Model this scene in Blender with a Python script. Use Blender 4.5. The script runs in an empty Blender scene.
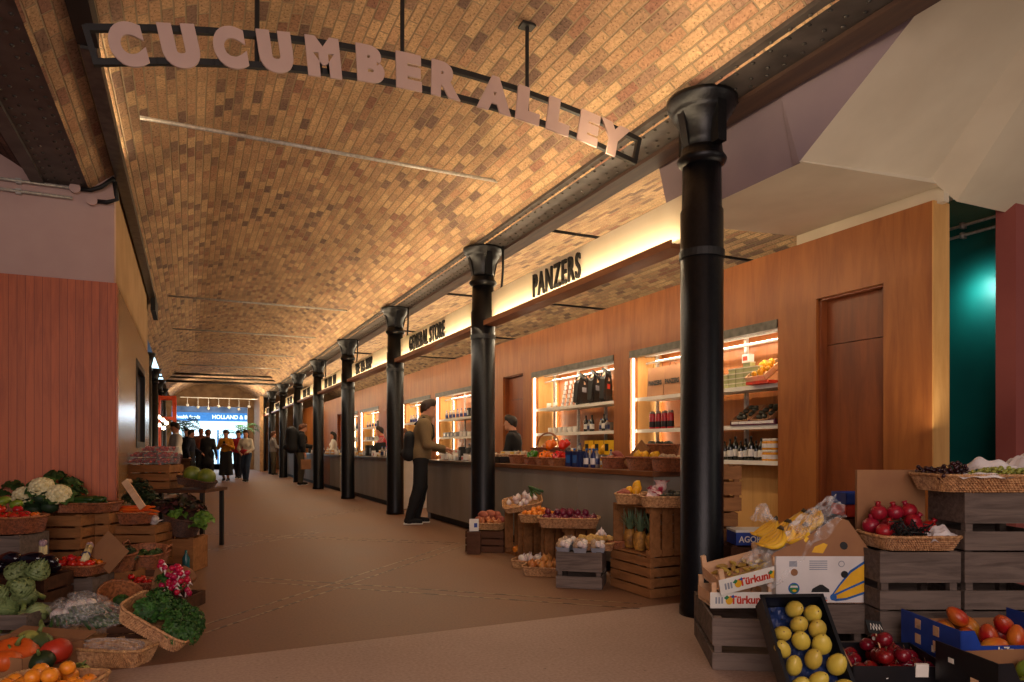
import bpy, bmesh, math, random
import numpy as np
from mathutils import Vector, Matrix, Euler
PI = math.pi
R = math.radians
rnd = random.Random(7)
SC = bpy.context.scene
COL = SC.collection
# ---------------------------------------------------------------- camera frame (24 mm shift lens, level, turned 25 deg)
F, HC, XV, YV = 690.0, 1.13, 190.0, 447.0
YAW = math.atan((512 - XV) / F)
CA, SA = math.cos(YAW), math.sin(YAW)
def gp(px, w):                      # ground position on the sight line of column px at depth w
    u = (px - 512) * w / F
    return (u * CA + w * SA, -u * SA + w * CA)
def zz(py, w):
    return HC - (py - YV) * w / F
def wf(py):                         # depth of a floor point
    return F * HC / (py - YV)
def fl(px, py):                     # floor point
    return gp(px, wf(py))
def yx(px, X):                      # distance along the alley where plane X shows at column px
    return (F * X / (CA * (px - XV)) - X * SA) / CA
ORD = 'first second third fourth fifth sixth seventh eighth ninth tenth eleventh twelfth thirteenth fourteenth fifteenth sixteenth seventeenth eighteenth nineteenth twentieth'.split()
ORD += ['twenty-' + o for o in ORD[:9]] + ['thirtieth'] + ['thirty-' + o for o in ORD[:9]] + ['fortieth'] + ['forty-' + o for o in ORD[:9]]
# ---------------------------------------------------------------- mesh builder
class MB:
    def __init__(s):
        s.v, s.f, s.mi, s.uv = [], [], [], {}
    def add(s, vs, fs, m=None, mi=0):
        b = len(s.v)
        s.v += [tuple(m @ Vector(p)) for p in vs] if m is not None else [tuple(p) for p in vs]
        s.f += [tuple(b + i for i in f) for f in fs]
        s.mi += [mi] * len(fs)
        return s
    def box(s, x0, x1, y0, y1, z0, z1, m=None, mi=0):
        vs = [(x0,y0,z0),(x1,y0,z0),(x1,y1,z0),(x0,y1,z0),(x0,y0,z1),(x1,y0,z1),(x1,y1,z1),(x0,y1,z1)]
        return s.add(vs, [(0,3,2,1),(4,5,6,7),(0,1,5,4),(1,2,6,5),(2,3,7,6),(3,0,4,7)], m, mi)
    def bar(s, a, b, w, t, up=(0,0,1), m=None, mi=0):     # a box from a to b, w wide across, t thick along up
        a, b, up = Vector(a), Vector(b), Vector(up)
        d = (b - a); L = d.length; d.normalize()
        x = d.cross(up); x.normalize(); z = x.cross(d)
        mm = Matrix((( x.x,d.x,z.x,a.x),(x.y,d.y,z.y,a.y),(x.z,d.z,z.z,a.z),(0,0,0,1)))
        return s.box(-w/2, w/2, 0, L, -t/2, t/2, (m @ mm) if m is not None else mm, mi)
    def tube(s, pts, r, n=8, m=None, mi=0, cap=True):
        pts = [Vector(p) for p in pts]; k = len(pts)
        rr = list(r) if isinstance(r, (list, tuple)) else [r] * k
        vs, fs = [], []
        prev = None
        for i, p in enumerate(pts):
            d = (pts[min(i+1,k-1)] - pts[max(i-1,0)]).normalized()
            if prev is None:
                a = d.orthogonal().normalized()
            else:
                a = (prev - d * prev.dot(d)).normalized()
            prev = a
            c = d.cross(a)
            for j in range(n):
                t = 2*PI*j/n
                vs.append(p + (a*math.cos(t) + c*math.sin(t)) * rr[i])
        for i in range(k-1):
            for j in range(n):
                fs.append((i*n+j, i*n+(j+1)%n, (i+1)*n+(j+1)%n, (i+1)*n+j))
        if cap:
            fs += [tuple(range(n-1,-1,-1)), tuple((k-1)*n+j for j in range(n))]
        return s.add(vs, fs, m, mi)
    def lathe(s, prof, n=16, m=None, mi=0, ribs=0, amp=0.0, sharp=False):
        vs, fs = [], []
        k = len(prof)
        for r, z in prof:
            for j in range(n):
                t = 2*PI*j/n
                q = 1.0
                if ribs:
                    c = abs(math.cos(t*ribs/2)) if sharp else .5+.5*math.cos(t*ribs)
                    q = 1 - amp*(1-c)
                vs.append((r*q*math.cos(t), r*q*math.sin(t), z))
        for i in range(k-1):
            for j in range(n):
                fs.append((i*n+j, i*n+(j+1)%n, (i+1)*n+(j+1)%n, (i+1)*n+j))
        if prof[0][0] > 1e-6: fs.append(tuple(range(n-1,-1,-1)))
        if prof[-1][0] > 1e-6: fs.append(tuple((k-1)*n+j for j in range(n)))
        return s.add(vs, fs, m, mi)
    def ball(s, c, r, n=10, k=7, m=None, mi=0):
        rx, ry, rz = r if isinstance(r, (tuple,list)) else (r,r,r)
        mm = Matrix.Translation(c) @ Matrix.Diagonal((rx,ry,rz,1))
        prof = [(math.sin(PI*i/k), -math.cos(PI*i/k)) for i in range(k+1)]
        prof[0] = (0.02,-1); prof[-1] = (0.02,1)
        return s.lathe(prof, n, (m @ mm) if m is not None else mm, mi)
    def grid(s, nu, nv, fn, m=None, mi=0, flip=False):
        vs = [fn(i/(nu-1), j/(nv-1)) for i in range(nu) for j in range(nv)]
        fs = []
        for i in range(nu-1):
            for j in range(nv-1):
                q = (i*nv+j, (i+1)*nv+j, (i+1)*nv+j+1, i*nv+j+1)
                fs.append(q[::-1] if flip else q)
        return s.add(vs, fs, m, mi)
    def prism(s, poly, h0, h1, m=None, mi=0):              # 2-D polygon in xz, extruded along y
        n = len(poly)
        vs = [(x,h0,z) for x,z in poly] + [(x,h1,z) for x,z in poly]
        fs = [tuple(range(n)), tuple(range(2*n-1,n-1,-1))] + [(i,i+n,(i+1)%n+n,(i+1)%n) for i in range(n)]
        return s.add(vs, fs, m, mi)
    def mesh(s, name, mats, smooth=False):
        me = bpy.data.meshes.new(name)
        me.from_pydata(s.v, [], s.f)
        for mt in (mats if isinstance(mats, (list,tuple)) else [mats]): me.materials.append(mt)
        me.polygons.foreach_set('material_index', s.mi)
        if smooth: me.polygons.foreach_set('use_smooth', [True]*len(s.f))
        bm = bmesh.new(); bm.from_mesh(me); bmesh.ops.recalc_face_normals(bm, faces=bm.faces); bm.to_mesh(me); bm.free()
        me.update()
        return me
def link(name, data, parent=None, mw=None):
    o = bpy.data.objects.new(name, data); COL.objects.link(o)
    if parent is not None: o.parent = parent
    if mw is not None: o.matrix_basis = mw
    return o
def tag(o, label, cat, group=None, kind=None):
    o['label'] = label; o['category'] = cat
    if group: o['group'] = group
    if kind: o['kind'] = kind
    return o
def thing(name, label, cat, loc=(0,0,0), rz=0, group=None, mw=None):
    o = link(name, None, None, mw if mw is not None else Matrix.Translation(loc) @ Matrix.Rotation(rz, 4, 'Z'))
    o.empty_display_size = .05
    return tag(o, label, cat, group)
def part(name, mb, mats, parent, smooth=False, label=None, bevel=0, mw=None):
    o = link(name, mb.mesh(name, mats, smooth) if isinstance(mb, MB) else mb, parent, mw)
    if bevel:
        b = o.modifiers.new('b', 'BEVEL'); b.width = bevel; b.segments = 2; b.limit_method = 'ANGLE'
    if label: o['label'] = label
    return o
def struct(name, mb, mats, smooth=False, parent=None):
    o = link(name, mb.mesh(name, mats, smooth) if isinstance(mb, MB) else mb, parent)
    if parent is None: o['kind'] = 'structure'
    return o
def TRS(loc, rz=0, s=1, rx=0, ry=0):
    sc = s if isinstance(s,(tuple,list)) else (s,s,s)
    return Matrix.Translation(loc) @ Euler((rx,ry,rz)).to_matrix().to_4x4() @ Matrix.Diagonal((*sc,1))
# a kind = (thing name, category, [(part name, mesh, [(sub name, mesh)...])...]); one part -> the mesh is the thing itself
def put(kind, mw, label, group=None, name=None, cat=None):
    nm, ct, parts = kind
    if len(parts) == 1 and not parts[0][2]:
        o = link(name or nm, parts[0][1], None, mw)
        return tag(o, label, cat or ct, group)
    o = thing(name or nm, label, cat or ct, mw=mw, group=group)
    for pn, me, subs in parts:
        p = link(pn, me, o)
        for sn, sm in subs: link(sn, sm, p)
    return o
# ---------------------------------------------------------------- materials
def newmat(name):
    m = bpy.data.materials.new(name); m.use_nodes = True
    nt = m.node_tree; b = nt.nodes['Principled BSDF']
    return m, nt, b
def N(nt, t, **kw):
    n = nt.nodes.new(t)
    for k, v in kw.items():
        if k in n.inputs: n.inputs[k].default_value = v
        else: setattr(n, k, v)
    return n
def ramp(nt, stops, fac=None):
    n = nt.nodes.new('ShaderNodeValToRGB'); e = n.color_ramp.elements
    while len(e) < len(stops): e.new(.5)
    for i, (p, c) in enumerate(stops):
        e[i].position = p; e[i].color = (*c, 1) if len(c) == 3 else c
    if fac is not None: nt.links.new(fac, n.inputs[0])
    return n
def math_(nt, op, a, b=None, c=None):
    n = nt.nodes.new('ShaderNodeMath'); n.operation = op
    for i, x in enumerate((a,b,c)):
        if x is None: continue
        if isinstance(x, (int,float)): n.inputs[i].default_value = x
        else: nt.links.new(x, n.inputs[i])
    return n.outputs[0]
def hexc(h):
    h = h.lstrip('#'); c = [int(h[i:i+2],16)/255 for i in (0,2,4)]
    return tuple(x/12.92 if x <= .04045 else ((x+.055)/1.055)**2.4 for x in c)
def mat(name, col, rough=.6, col2=None, scale=8, stretch=(1,1,1), metal=0, bump=0, emit=0, ecol=None, rand=.12, spec=.5, alpha=1, trans=0, sharp=(.35,.65), detail=4, bscale=None, sss=0):
    m, nt, b = newmat(name); L = nt.links
    col = hexc(col) if isinstance(col, str) else col
    col2 = (hexc(col2) if isinstance(col2, str) else col2) if col2 else tuple(x*.72 for x in col)
    tc = N(nt,'ShaderNodeTexCoord'); mp = N(nt,'ShaderNodeMapping', Scale=stretch)
    L.new(tc.outputs['Object'], mp.inputs[0])
    nz = N(nt,'ShaderNodeTexNoise', Scale=scale, Detail=detail); L.new(mp.outputs[0], nz.inputs['Vector'])
    rp = ramp(nt, [(sharp[0],col2),(sharp[1],col)], nz.outputs[0])
    out = rp.outputs[0]
    if rand:
        oi = N(nt,'ShaderNodeObjectInfo')
        hs = N(nt,'ShaderNodeHueSaturation')
        L.new(math_(nt,'MULTIPLY_ADD',oi.outputs['Random'],rand*2,1-rand), hs.inputs['Value'])
        L.new(math_(nt,'MULTIPLY_ADD',oi.outputs['Random'],rand*.12,.5-rand*.06), hs.inputs['Hue'])
        L.new(out, hs.inputs['Color']); out = hs.outputs[0]
    L.new(out, b.inputs['Base Color'])
    b.inputs['Roughness'].default_value = rough; b.inputs['Metallic'].default_value = metal
    b.inputs['Specular IOR Level'].default_value = spec
    if sss:
        b.inputs['Subsurface Weight'].default_value = sss; b.inputs['Subsurface Radius'].default_value = (.01,.005,.003)
    if trans: b.inputs['Transmission Weight'].default_value = trans
    if alpha < 1: b.inputs['Alpha'].default_value = alpha
    if bump:
        bp = N(nt,'ShaderNodeBump', Strength=bump, Distance=.01)
        nz2 = nz
        if bscale:
            nz2 = N(nt,'ShaderNodeTexNoise', Scale=bscale, Detail=3); L.new(mp.outputs[0], nz2.inputs['Vector'])
        L.new(nz2.outputs[0], bp.inputs['Height']); L.new(bp.outputs[0], b.inputs['Normal'])
    if emit:
        b.inputs['Emission Color'].default_value = (*(ecol or col),1); b.inputs['Emission Strength'].default_value = emit
    return m
def wood(name, c1, c2, grain=(14,14,1.2), rough=.5, scale=3, knots=.0, groove=0, bump=.15, rand=.15, gax=0, spec=.4):
    # long grain along z of the object's space unless grain says otherwise; groove: spacing of tongue-and-groove lines
    m, nt, b = newmat(name); L = nt.links
    c1, c2 = hexc(c1), hexc(c2)
    tc = N(nt,'ShaderNodeTexCoord'); mp = N(nt,'ShaderNodeMapping', Scale=grain); L.new(tc.outputs['Object'], mp.inputs[0])
    oi = N(nt,'ShaderNodeObjectInfo')
    ad = N(nt,'ShaderNodeVectorMath', operation='ADD'); L.new(mp.outputs[0], ad.inputs[0])
    sc = N(nt,'ShaderNodeVectorMath', operation='SCALE'); sc.inputs[0].default_value = (17,31,23); L.new(oi.outputs['Random'], sc.inputs['Scale']); L.new(sc.outputs[0], ad.inputs[1])
    nz = N(nt,'ShaderNodeTexNoise', Scale=scale, Detail=6, Distortion=.6); nz.inputs['Roughness'].default_value = .65
    L.new(ad.outputs[0], nz.inputs['Vector'])
    n2 = N(nt,'ShaderNodeTexNoise', Scale=1.1, Detail=2); L.new(tc.outputs['Object'], n2.inputs['Vector'])
    f = math_(nt,'MULTIPLY_ADD', n2.outputs[0], .5, math_(nt,'MULTIPLY', nz.outputs[0], .75))
    rp = ramp(nt, [(.38,c2),(.72,c1)], f)
    out = rp.outputs[0]
    hs = N(nt,'ShaderNodeHueSaturation'); L.new(math_(nt,'MULTIPLY_ADD',oi.outputs['Random'],rand*2,1-rand), hs.inputs['Value']); L.new(out, hs.inputs['Color']); out = hs.outputs[0]
    if groove:
        sx = N(nt,'ShaderNodeSeparateXYZ'); L.new(tc.outputs['Object'], sx.inputs[0])
        q = math_(nt,'DIVIDE', sx.outputs[gax], groove)
        fr = math_(nt,'FRACT', q)
        ln = math_(nt,'LESS_THAN', fr, .05)
        wn = N(nt,'ShaderNodeTexWhiteNoise'); wn.noise_dimensions = '1D'; L.new(math_(nt,'FLOOR', q), wn.inputs['W'])
        h3 = N(nt,'ShaderNodeHueSaturation'); L.new(out, h3.inputs['Color'])
        L.new(math_(nt,'MULTIPLY_ADD', wn.outputs['Value'], .16, .92), h3.inputs['Value'])
        mx = N(nt,'ShaderNodeMix', data_type='RGBA'); L.new(ln, mx.inputs['Factor']); L.new(h3.outputs[0], mx.inputs[6]); mx.inputs[7].default_value = (*[x*.45 for x in c2],1)
        out = mx.outputs[2]
    L.new(out, b.inputs['Base Color']); b.inputs['Roughness'].default_value = rough; b.inputs['Specular IOR Level'].default_value = spec
    bp = N(nt,'ShaderNodeBump', Strength=bump, Distance=.004); L.new(nz.outputs[0], bp.inputs['Height']); L.new(bp.outputs[0], b.inputs['Normal'])
    return m
def brick(name, pal, mortar, bw=.225, bh=.075, rough=.85, dark=None):
    # stock brick laid in uv metres: u along the course, v across it
    m, nt, b = newmat(name); L = nt.links
    uv = N(nt,'ShaderNodeUVMap'); sx = N(nt,'ShaderNodeSeparateXYZ'); L.new(uv.outputs[0], sx.inputs[0])
    wob = N(nt,'ShaderNodeTexNoise', Scale=2.3, Detail=2); L.new(uv.outputs[0], wob.inputs['Vector'])
    vv = math_(nt,'MULTIPLY_ADD', wob.outputs[0], .012, sx.outputs[1])
    rv = math_(nt,'DIVIDE', vv, bh); row = math_(nt,'FLOOR', rv)
    off = math_(nt,'MULTIPLY', math_(nt,'MODULO', row, 2), .5)
    ru = math_(nt,'ADD', math_(nt,'DIVIDE', sx.outputs[0], bw), off); cl = math_(nt,'FLOOR', ru)
    cb = N(nt,'ShaderNodeCombineXYZ'); L.new(row, cb.inputs[0]); L.new(cl, cb.inputs[1])
    wn = N(nt,'ShaderNodeTexWhiteNoise'); wn.noise_dimensions = '2D'; L.new(cb.outputs[0], wn.inputs['Vector'])
    nz = N(nt,'ShaderNodeTexNoise', Scale=.55, Detail=3); L.new(uv.outputs[0], nz.inputs['Vector'])
    val = math_(nt,'ADD', wn.outputs['Value'], math_(nt,'MULTIPLY_ADD', nz.outputs[0], .6, -.3))
    rp = ramp(nt, pal, val)
    nf = N(nt,'ShaderNodeTexNoise', Scale=45, Detail=5); L.new(uv.outputs[0], nf.inputs['Vector'])
    hs = N(nt,'ShaderNodeHueSaturation', Saturation=.82); L.new(rp.outputs[0], hs.inputs['Color']); pit = N(nt,'ShaderNodeTexNoise', Scale=60, Detail=2); L.new(uv.outputs[0], pit.inputs['Vector']); soot = N(nt,'ShaderNodeTexNoise', Scale=1.3, Detail=6); L.new(uv.outputs[0], soot.inputs['Vector']); L.new(math_(nt,'MULTIPLY', math_(nt,'MULTIPLY_ADD', nf.outputs[0], 1.3, .35), math_(nt,'MULTIPLY', math_(nt,'MULTIPLY_ADD', math_(nt,'LESS_THAN', pit.outputs[0], .38), -.5, 1.0), math_(nt,'MULTIPLY_ADD', soot.outputs[0], 1.0, .5))), hs.inputs['Value'])
    fu, fv = math_(nt,'FRACT', ru), math_(nt,'FRACT', rv)
    du = math_(nt,'MULTIPLY', math_(nt,'MINIMUM', fu, math_(nt,'SUBTRACT',1,fu)), bw)
    dv = math_(nt,'MULTIPLY', math_(nt,'MINIMUM', fv, math_(nt,'SUBTRACT',1,fv)), bh)
    d = math_(nt,'MINIMUM', du, dv)
    edge = math_(nt,'MULTIPLY_ADD', nf.outputs[0], .006, .0025)
    fac = N(nt,'ShaderNodeMapRange'); fac.interpolation_type = 'SMOOTHSTEP'
    L.new(d, fac.inputs[0]); L.new(math_(nt,'MULTIPLY', edge, .5), fac.inputs[1]); L.new(math_(nt,'MULTIPLY', edge, 1.5), fac.inputs[2])
    mx = N(nt,'ShaderNodeMix', data_type='RGBA'); L.new(fac.outputs[0], mx.inputs['Factor']); mx.inputs[6].default_value = (*mortar,1); L.new(hs.outputs[0], mx.inputs[7])
    L.new(mx.outputs[2], b.inputs['Base Color']); b.inputs['Roughness'].default_value = rough; b.inputs['Specular IOR Level'].default_value = .2
    bp = N(nt,'ShaderNodeBump', Strength=.7, Distance=.02); L.new(math_(nt,'MULTIPLY_ADD', nf.outputs[0], .35, fac.outputs[0]), bp.inputs['Height']); L.new(bp.outputs[0], b.inputs['Normal'])
    return m
# ---------------------------------------------------------------- text as mesh
_tc = {}
def text_mesh(s, size=1.0, bold=.0, ext=.01, sx=1.0, align='CENTER', mat_=None, spacing=1.0):
    cu = bpy.data.curves.new('lettering', 'FONT'); cu.body = s; cu.size = size; cu.offset = bold; cu.extrude = ext
    cu.align_x = align; cu.align_y = 'BOTTOM_BASELINE' if hasattr(cu,'align_y') else None; cu.space_character = spacing
    cu.resolution_u = 6
    o = bpy.data.objects.new('tmp', cu); COL.objects.link(o)
    dg = bpy.context.evaluated_depsgraph_get()
    me = bpy.data.meshes.new_from_object(o.evaluated_get(dg)); me.name = 'lettering'
    bpy.data.objects.remove(o); bpy.data.curves.remove(cu)
    me.transform(Matrix.Diagonal((sx,1,1,1)))
    me.materials.clear()
    if mat_: me.materials.append(mat_)
    return me
# ================================================================ materials of the place
M = {}
PAL = [(0.0,hexc('745644')),(.06,hexc('86624a')),(.18,hexc('9c744e')),(.45,hexc('b0824f')),(.75,hexc('bf955c')),(.9,hexc('a87648')),(1.0,hexc('8e5c40'))]
M['brick'] = brick('stock_brick', PAL, hexc('9a866a'), .235, .078)
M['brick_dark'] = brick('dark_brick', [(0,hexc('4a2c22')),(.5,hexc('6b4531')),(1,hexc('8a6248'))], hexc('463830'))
M['iron'] = mat('black_iron', '17171a', .38, '0f0f12', scale=30, metal=.55, bump=.12, rand=.0, spec=.6, bscale=60)
M['girder'] = mat('girder_paint', '57504c', .5, '3e3936', scale=6, metal=.15, bump=.1, rand=.0)
M['steel'] = mat('galvanised', 'c4c0b8', .35, 'a29e98', scale=40, metal=.25, rand=.05)
M['dsteel'] = mat('dark_steel', '5c5852', .4, '3f3c38', scale=14, metal=.6, rand=.05)
M['ply'] = wood('orange_ply', 'a3622e', '793f1a', grain=(3,3,.35), rough=.45, scale=3.2, rand=0, bump=.06)
M['ply_groove'] = wood('grooved_ply', 'bc5f32', '944420', grain=(9,9,.7), rough=.5, scale=3, rand=0, groove=.062, bump=.06)
M['ply_lit'] = wood('lit_ply', 'd9a866', 'b98546', grain=(3,3,.4), rough=.5, scale=3, rand=.05, bump=.05)  # paler copy of the ply, warm lamplight put into its colour
M['veneer'] = wood('gloss_veneer', 'a07a50', '80603c', grain=(5,5,.4), rough=.25, scale=3, rand=0, bump=.03, spec=.6)
M['mahog'] = wood('dark_door', '8a4a26', '62301a', grain=(4,4,.5), rough=.4, scale=3, rand=.05, bump=.05)
M['pinkwall'] = mat('pink_plaster', 'c0a298', .85, 'b6978e', scale=2, rand=0, bump=.05, bscale=60)
M['tanwall'] = mat('tan_plaster', 'b89468', .85, 'a98659', scale=2, rand=0, bump=.05, bscale=60)
M['cream'] = mat('cream_plaster', 'd8cbb2', .85, 'cdbfa6', scale=2, rand=0, bump=.04, bscale=50)
M['lilac'] = mat('grey_pink_plaster', 'a08d90', .85, '96858a', scale=2, rand=0, bump=.04, bscale=50)
M['teal'] = mat('teal_paint', '0c6660', .45, '0a5854', scale=2, rand=0, bump=.03, bscale=40)
M['rose'] = mat('rose_paint', '9c5248', .7, '934b43', scale=2, rand=0)
M['signpanel'] = mat('cream_board', 'f2e3c8', .6, 'eddcbe', scale=3, rand=0)
M['ledge'] = wood('sign_ledge', '9c6238', '7a4626', grain=(.5,.5,4), rough=.45, rand=0)
M['black'] = mat('matt_black', '121110', .6, '0d0c0c', rand=0)
M['letter'] = mat('mauve_letter', 'b79c90', .6, 'b0958a', scale=4, rand=0)
M['led'] = mat('led_warm', 'ffffff', .5, 'ffffff', rand=0, emit=9, ecol=(1,.78,.46))
M['led2'] = mat('led_shelf', 'ffffff', .5, 'ffffff', rand=0, emit=15, ecol=(1,.83,.6))
M['counter'] = mat('grey_counter', '8e857a', .5, '80776c', scale=3, rand=0, stretch=(1,1,.3))
M['stone'] = mat('counter_stone', '5a5049', .3, '423a36', scale=30, rand=0)
M['woodtop'] = wood('counter_wood', '7a4a2a', '55301a', grain=(8,.8,8), rough=.4, rand=0)
M['white'] = mat('white_paint', 'e6e0d6', .5, 'ddd6ca', rand=.03)
M['orange'] = mat('orange_steel', 'ff5a1e', .45, 'e04812', rand=0)
def floor_mat(name, c1, c2, c3, rough):
    m, nt, b = newmat(name); L = nt.links
    tc = N(nt,'ShaderNodeTexCoord')
    n1 = N(nt,'ShaderNodeTexNoise', Scale=.5, Detail=6); L.new(tc.outputs['Object'], n1.inputs['Vector'])
    n2 = N(nt,'ShaderNodeTexNoise', Scale=60, Detail=4); L.new(tc.outputs['Object'], n2.inputs['Vector'])
    f = math_(nt,'MULTIPLY_ADD', n2.outputs[0], .45, math_(nt,'MULTIPLY', n1.outputs[0], .6))
    rp = ramp(nt, [(.38,hexc(c3)),(.52,hexc(c2)),(.66,hexc(c1))], f)
    vo = N(nt,'ShaderNodeTexVoronoi', Scale=5.5); L.new(tc.outputs['Object'], vo.inputs['Vector'])
    sp = math_(nt,'LESS_THAN', vo.outputs['Distance'], .045)
    mx = N(nt,'ShaderNodeMix', data_type='RGBA'); L.new(math_(nt,'MULTIPLY', sp, .55), mx.inputs['Factor']); L.new(rp.outputs[0], mx.inputs[6]); mx.inputs[7].default_value = (*[x*.35 for x in hexc(c3)],1)
    L.new(mx.outputs[2], b.inputs['Base Color'])
    L.new(math_(nt,'MULTIPLY_ADD', n1.outputs[0], .25, rough-.12), b.inputs['Roughness'])
    bp = N(nt,'ShaderNodeBump', Strength=.12, Distance=.01); L.new(n2.outputs[0], bp.inputs['Height']); L.new(bp.outputs[0], b.inputs['Normal'])
    return m
M['resin'] = floor_mat('brown_resin', '856042', '7a543a', '6d4a34', .55)
M['concrete'] = floor_mat('pale_concrete', 'b89e8c', 'a88e80', '947a6c', .7)
# ================================================================ the setting
YE = 37.0
s = MB(); s.box(-6,8,4.02,60,-.1,0); struct('floor', s, M['resin'])
s = MB(); s.box(-6,10,-4,4.02,-.1,.0); struct('floor.001', s, M['concrete'])
# floor inlays: pairs of thin metal strips laid in zigzags
M['inlay'] = mat('inlay_strip', '93795a', .4, '3c2618', scale=14, metal=.3, rand=0, sharp=(.45,.55), detail=1)
def inlay(i, a, b):
    a, b = Vector((*a,.0006)), Vector((*b,.0006)); d = (b-a).normalized(); n = Vector((-d.y,d.x,0))
    s = MB()
    for k in (-.075,.075): s.bar(a+n*k, b+n*k, .02, .0012)
    struct('trim_%d' % i, s, M['inlay'])
inlay(1, fl(195,632), (2.95,7.62)); inlay(2, (.45,6.3), (2.9,4.05)); inlay(3, (.17,9.92),(2.8,7.63)); inlay(4, (.2,8.2),(1.6,9.5)); inlay(5, (1.6,11.2),(2.9,12.6))
def vault(name, x0, x1, zs, zc, y0, y1, m, n=28):
    cx, h = (x0+x1)/2, (x1-x0)/2
    rad = (h*h+(zc-zs)**2)/(2*(zc-zs)); am = math.asin(h/rad)
    ys = [y0 + (y1-y0)*j/20 for j in range(21)]
    vs, fs, uv = [], [], []
    for i in range(n+1):
        a = -am + 2*am*i/n
        for y in ys:
            vs.append((cx+rad*math.sin(a), y, zc-rad+rad*math.cos(a))); uv.append((y, rad*a+50))
    k = len(ys)
    for i in range(n):
        for j in range(k-1): fs.append((i*k+j, i*k+j+1, (i+1)*k+j+1, (i+1)*k+j))
    me = bpy.data.meshes.new(name); me.from_pydata(vs,[],fs); me.materials.append(m)
    ul = me.uv_layers.new(name='UVMap')
    ul.data.foreach_set('uv', [c for p in me.polygons for vi in p.vertices for c in uv[vi]])
    me.polygons.foreach_set('use_smooth',[True]*len(fs)); me.update()
    o = link(name, me); o['kind'] = 'structure'; return o
def vz(x):
    h, cx, zs, zc = 1.95, 1.12, 3.46, 4.22
    rad = (h*h+(zc-zs)**2)/(2*(zc-zs)); return zc-rad+math.sqrt(rad*rad-(x-cx)**2)
vault('ceiling', -.83, 3.07, 3.46, 4.22, -3, YE, M['brick'])
vault('ceiling.001', 3.4, 7.4, 3.5, 4.1, 3.35, YE, M['brick'])
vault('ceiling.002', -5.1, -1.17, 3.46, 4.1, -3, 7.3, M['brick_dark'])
# ---- riveted girders over the columns
def girder(x0, x1, y0, y1, label, extra):
    g = thing('riveted_girder', label, 'girder', (0,0,0))
    s = MB(); s.box(x0,x1,y0,y1,3.47,3.5); part('bottom_flange', s, M['girder'], g)
    s = MB(); xc=(x0+x1)/2; s.box(xc-.02,xc+.02,y0,y1,3.5,4.0); part('web', s, M['girder'], g)
    s = MB(); y = y0+.1
    while y < min(y1, 30):
        for x in (x0+.045, x0+.11, x1-.11, x1-.045):
            s.lathe([(.014,3.4702),(.012,3.464),(.006,3.460),(.0,3.4595)], 7, Matrix.Translation((x, y + (.07 if x in (x0+.11,x1-.11) else 0),0)))
        y += .14
    part('rivet', s, M['dsteel'], g, True)
    return g
girder(3.0,3.34,-3,YE,'dark riveted iron girder running along the tops of the row of black columns', 0)
girder(-1.17,-.83,-3,7.28,'dark riveted iron girder ending at the pink plaster wall above the panelling', 1)
s = MB(); s.box(3.34,3.52,-3,YE,3.44,3.56); struct('trim_6', s, mat('brown_timber','5a4132',.6,'43302a',scale=4,rand=0,stretch=(4,.3,4)))
# ---- cast iron columns
def column_parts():
    a = MB(); a.lathe([(.15,0),(.15,.05),(.142,.07),(.142,2.72),(.132,2.74),(.128,3.05)], 28)
    b = MB(); b.lathe([(.132,3.02),(.155,3.045),(.165,3.065),(.155,3.085),(.14,3.1),(.136,3.14)], 28)
    c = MB(); c.lathe([(.132,3.1),(.134,3.2),(.15,3.29),(.185,3.36),(.20,3.375),(.20,3.40),(.222,3.41),(.222,3.43),(.235,3.44),(.235,3.468)], 28)
    d = MB(); d.box(-.035,.035,-.2,-.12,3.13,3.44); d.box(-.035,.035,.12,.2,3.13,3.44); d.prism([(-.13,3.12),(-.2,3.44),(-.12,3.44)],-.03,.03); d.prism([(.13,3.12),(.12,3.44),(.2,3.44)],-.03,.03)
    e = MB(); e.lathe([(.146,2.4),(.15,2.4),(.15,2.45),(.146,2.45)], 28)
    return [('shaft',a.mesh('shaft',M['iron'],True)),('collar',b.mesh('collar',M['iron'],True)),('capital',c.mesh('capital',M['iron'],True)),('bracket_rib',d.mesh('bracket_rib',M['iron'])),('clamp_band',e.mesh('clamp_band',M['black']))]
CP = column_parts()
CY = [3.69+3.85*i for i in range(9)]
def column(x, y, label, grp):
    o = thing('cast_iron_column', label, 'column', (x,y,0), 0, grp)
    for n_, me in CP: link(n_, me, o)
for i, y in enumerate(CY):
    column(3.14, y, ['big black iron column beside the printed fruit trays on the weathered crate'][0] if i == 0 else 'black iron column, %s along the row of counters from the printed fruit trays' % ORD[i], 'columns along the counters')
for i in (4,5,6,7): column(-1.0, CY[i]+.3, 'black iron column beside the orange frame, %s beyond the end of the veneered wall' % ORD[i-4], 'columns across the alley')
# ---- block on the strawberry side: pink plaster over grooved panelling, tan plaster over veneer
s = MB(); s.box(-5.2,-.63,7.28,7.45,2.63,3.7); struct('wall_left', s, M['pinkwall'])
s = MB(); s.box(-5.2,-.61,7.255,7.45,0,2.63); struct('wall_left.001', s, M['ply_groove'])
s = MB(); s.box(-.8,-.632,7.45,12.8,2.63,3.62); struct('wall_left.002', s, M['tanwall'])
s = MB(); s.box(-.8,-.61,7.45,9.85,0,2.63); s.box(-.8,-.61,11.5,12.8,0,2.63); s.box(-.8,-.61,9.85,11.5,0,1.15); s.box(-.8,-.61,9.85,11.5,2.2,2.63); struct('wall_left.003', s, M['veneer'])
s = MB(); s.box(-.66,-.6,9.8,9.9,1.12,2.24); s.box(-.66,-.6,11.45,11.55,1.12,2.24); s.box(-.66,-.6,9.9,11.45,2.16,2.24); s.box(-.66,-.6,9.9,11.45,1.12,1.2); w1 = struct('window_1', s, M['black'])
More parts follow.
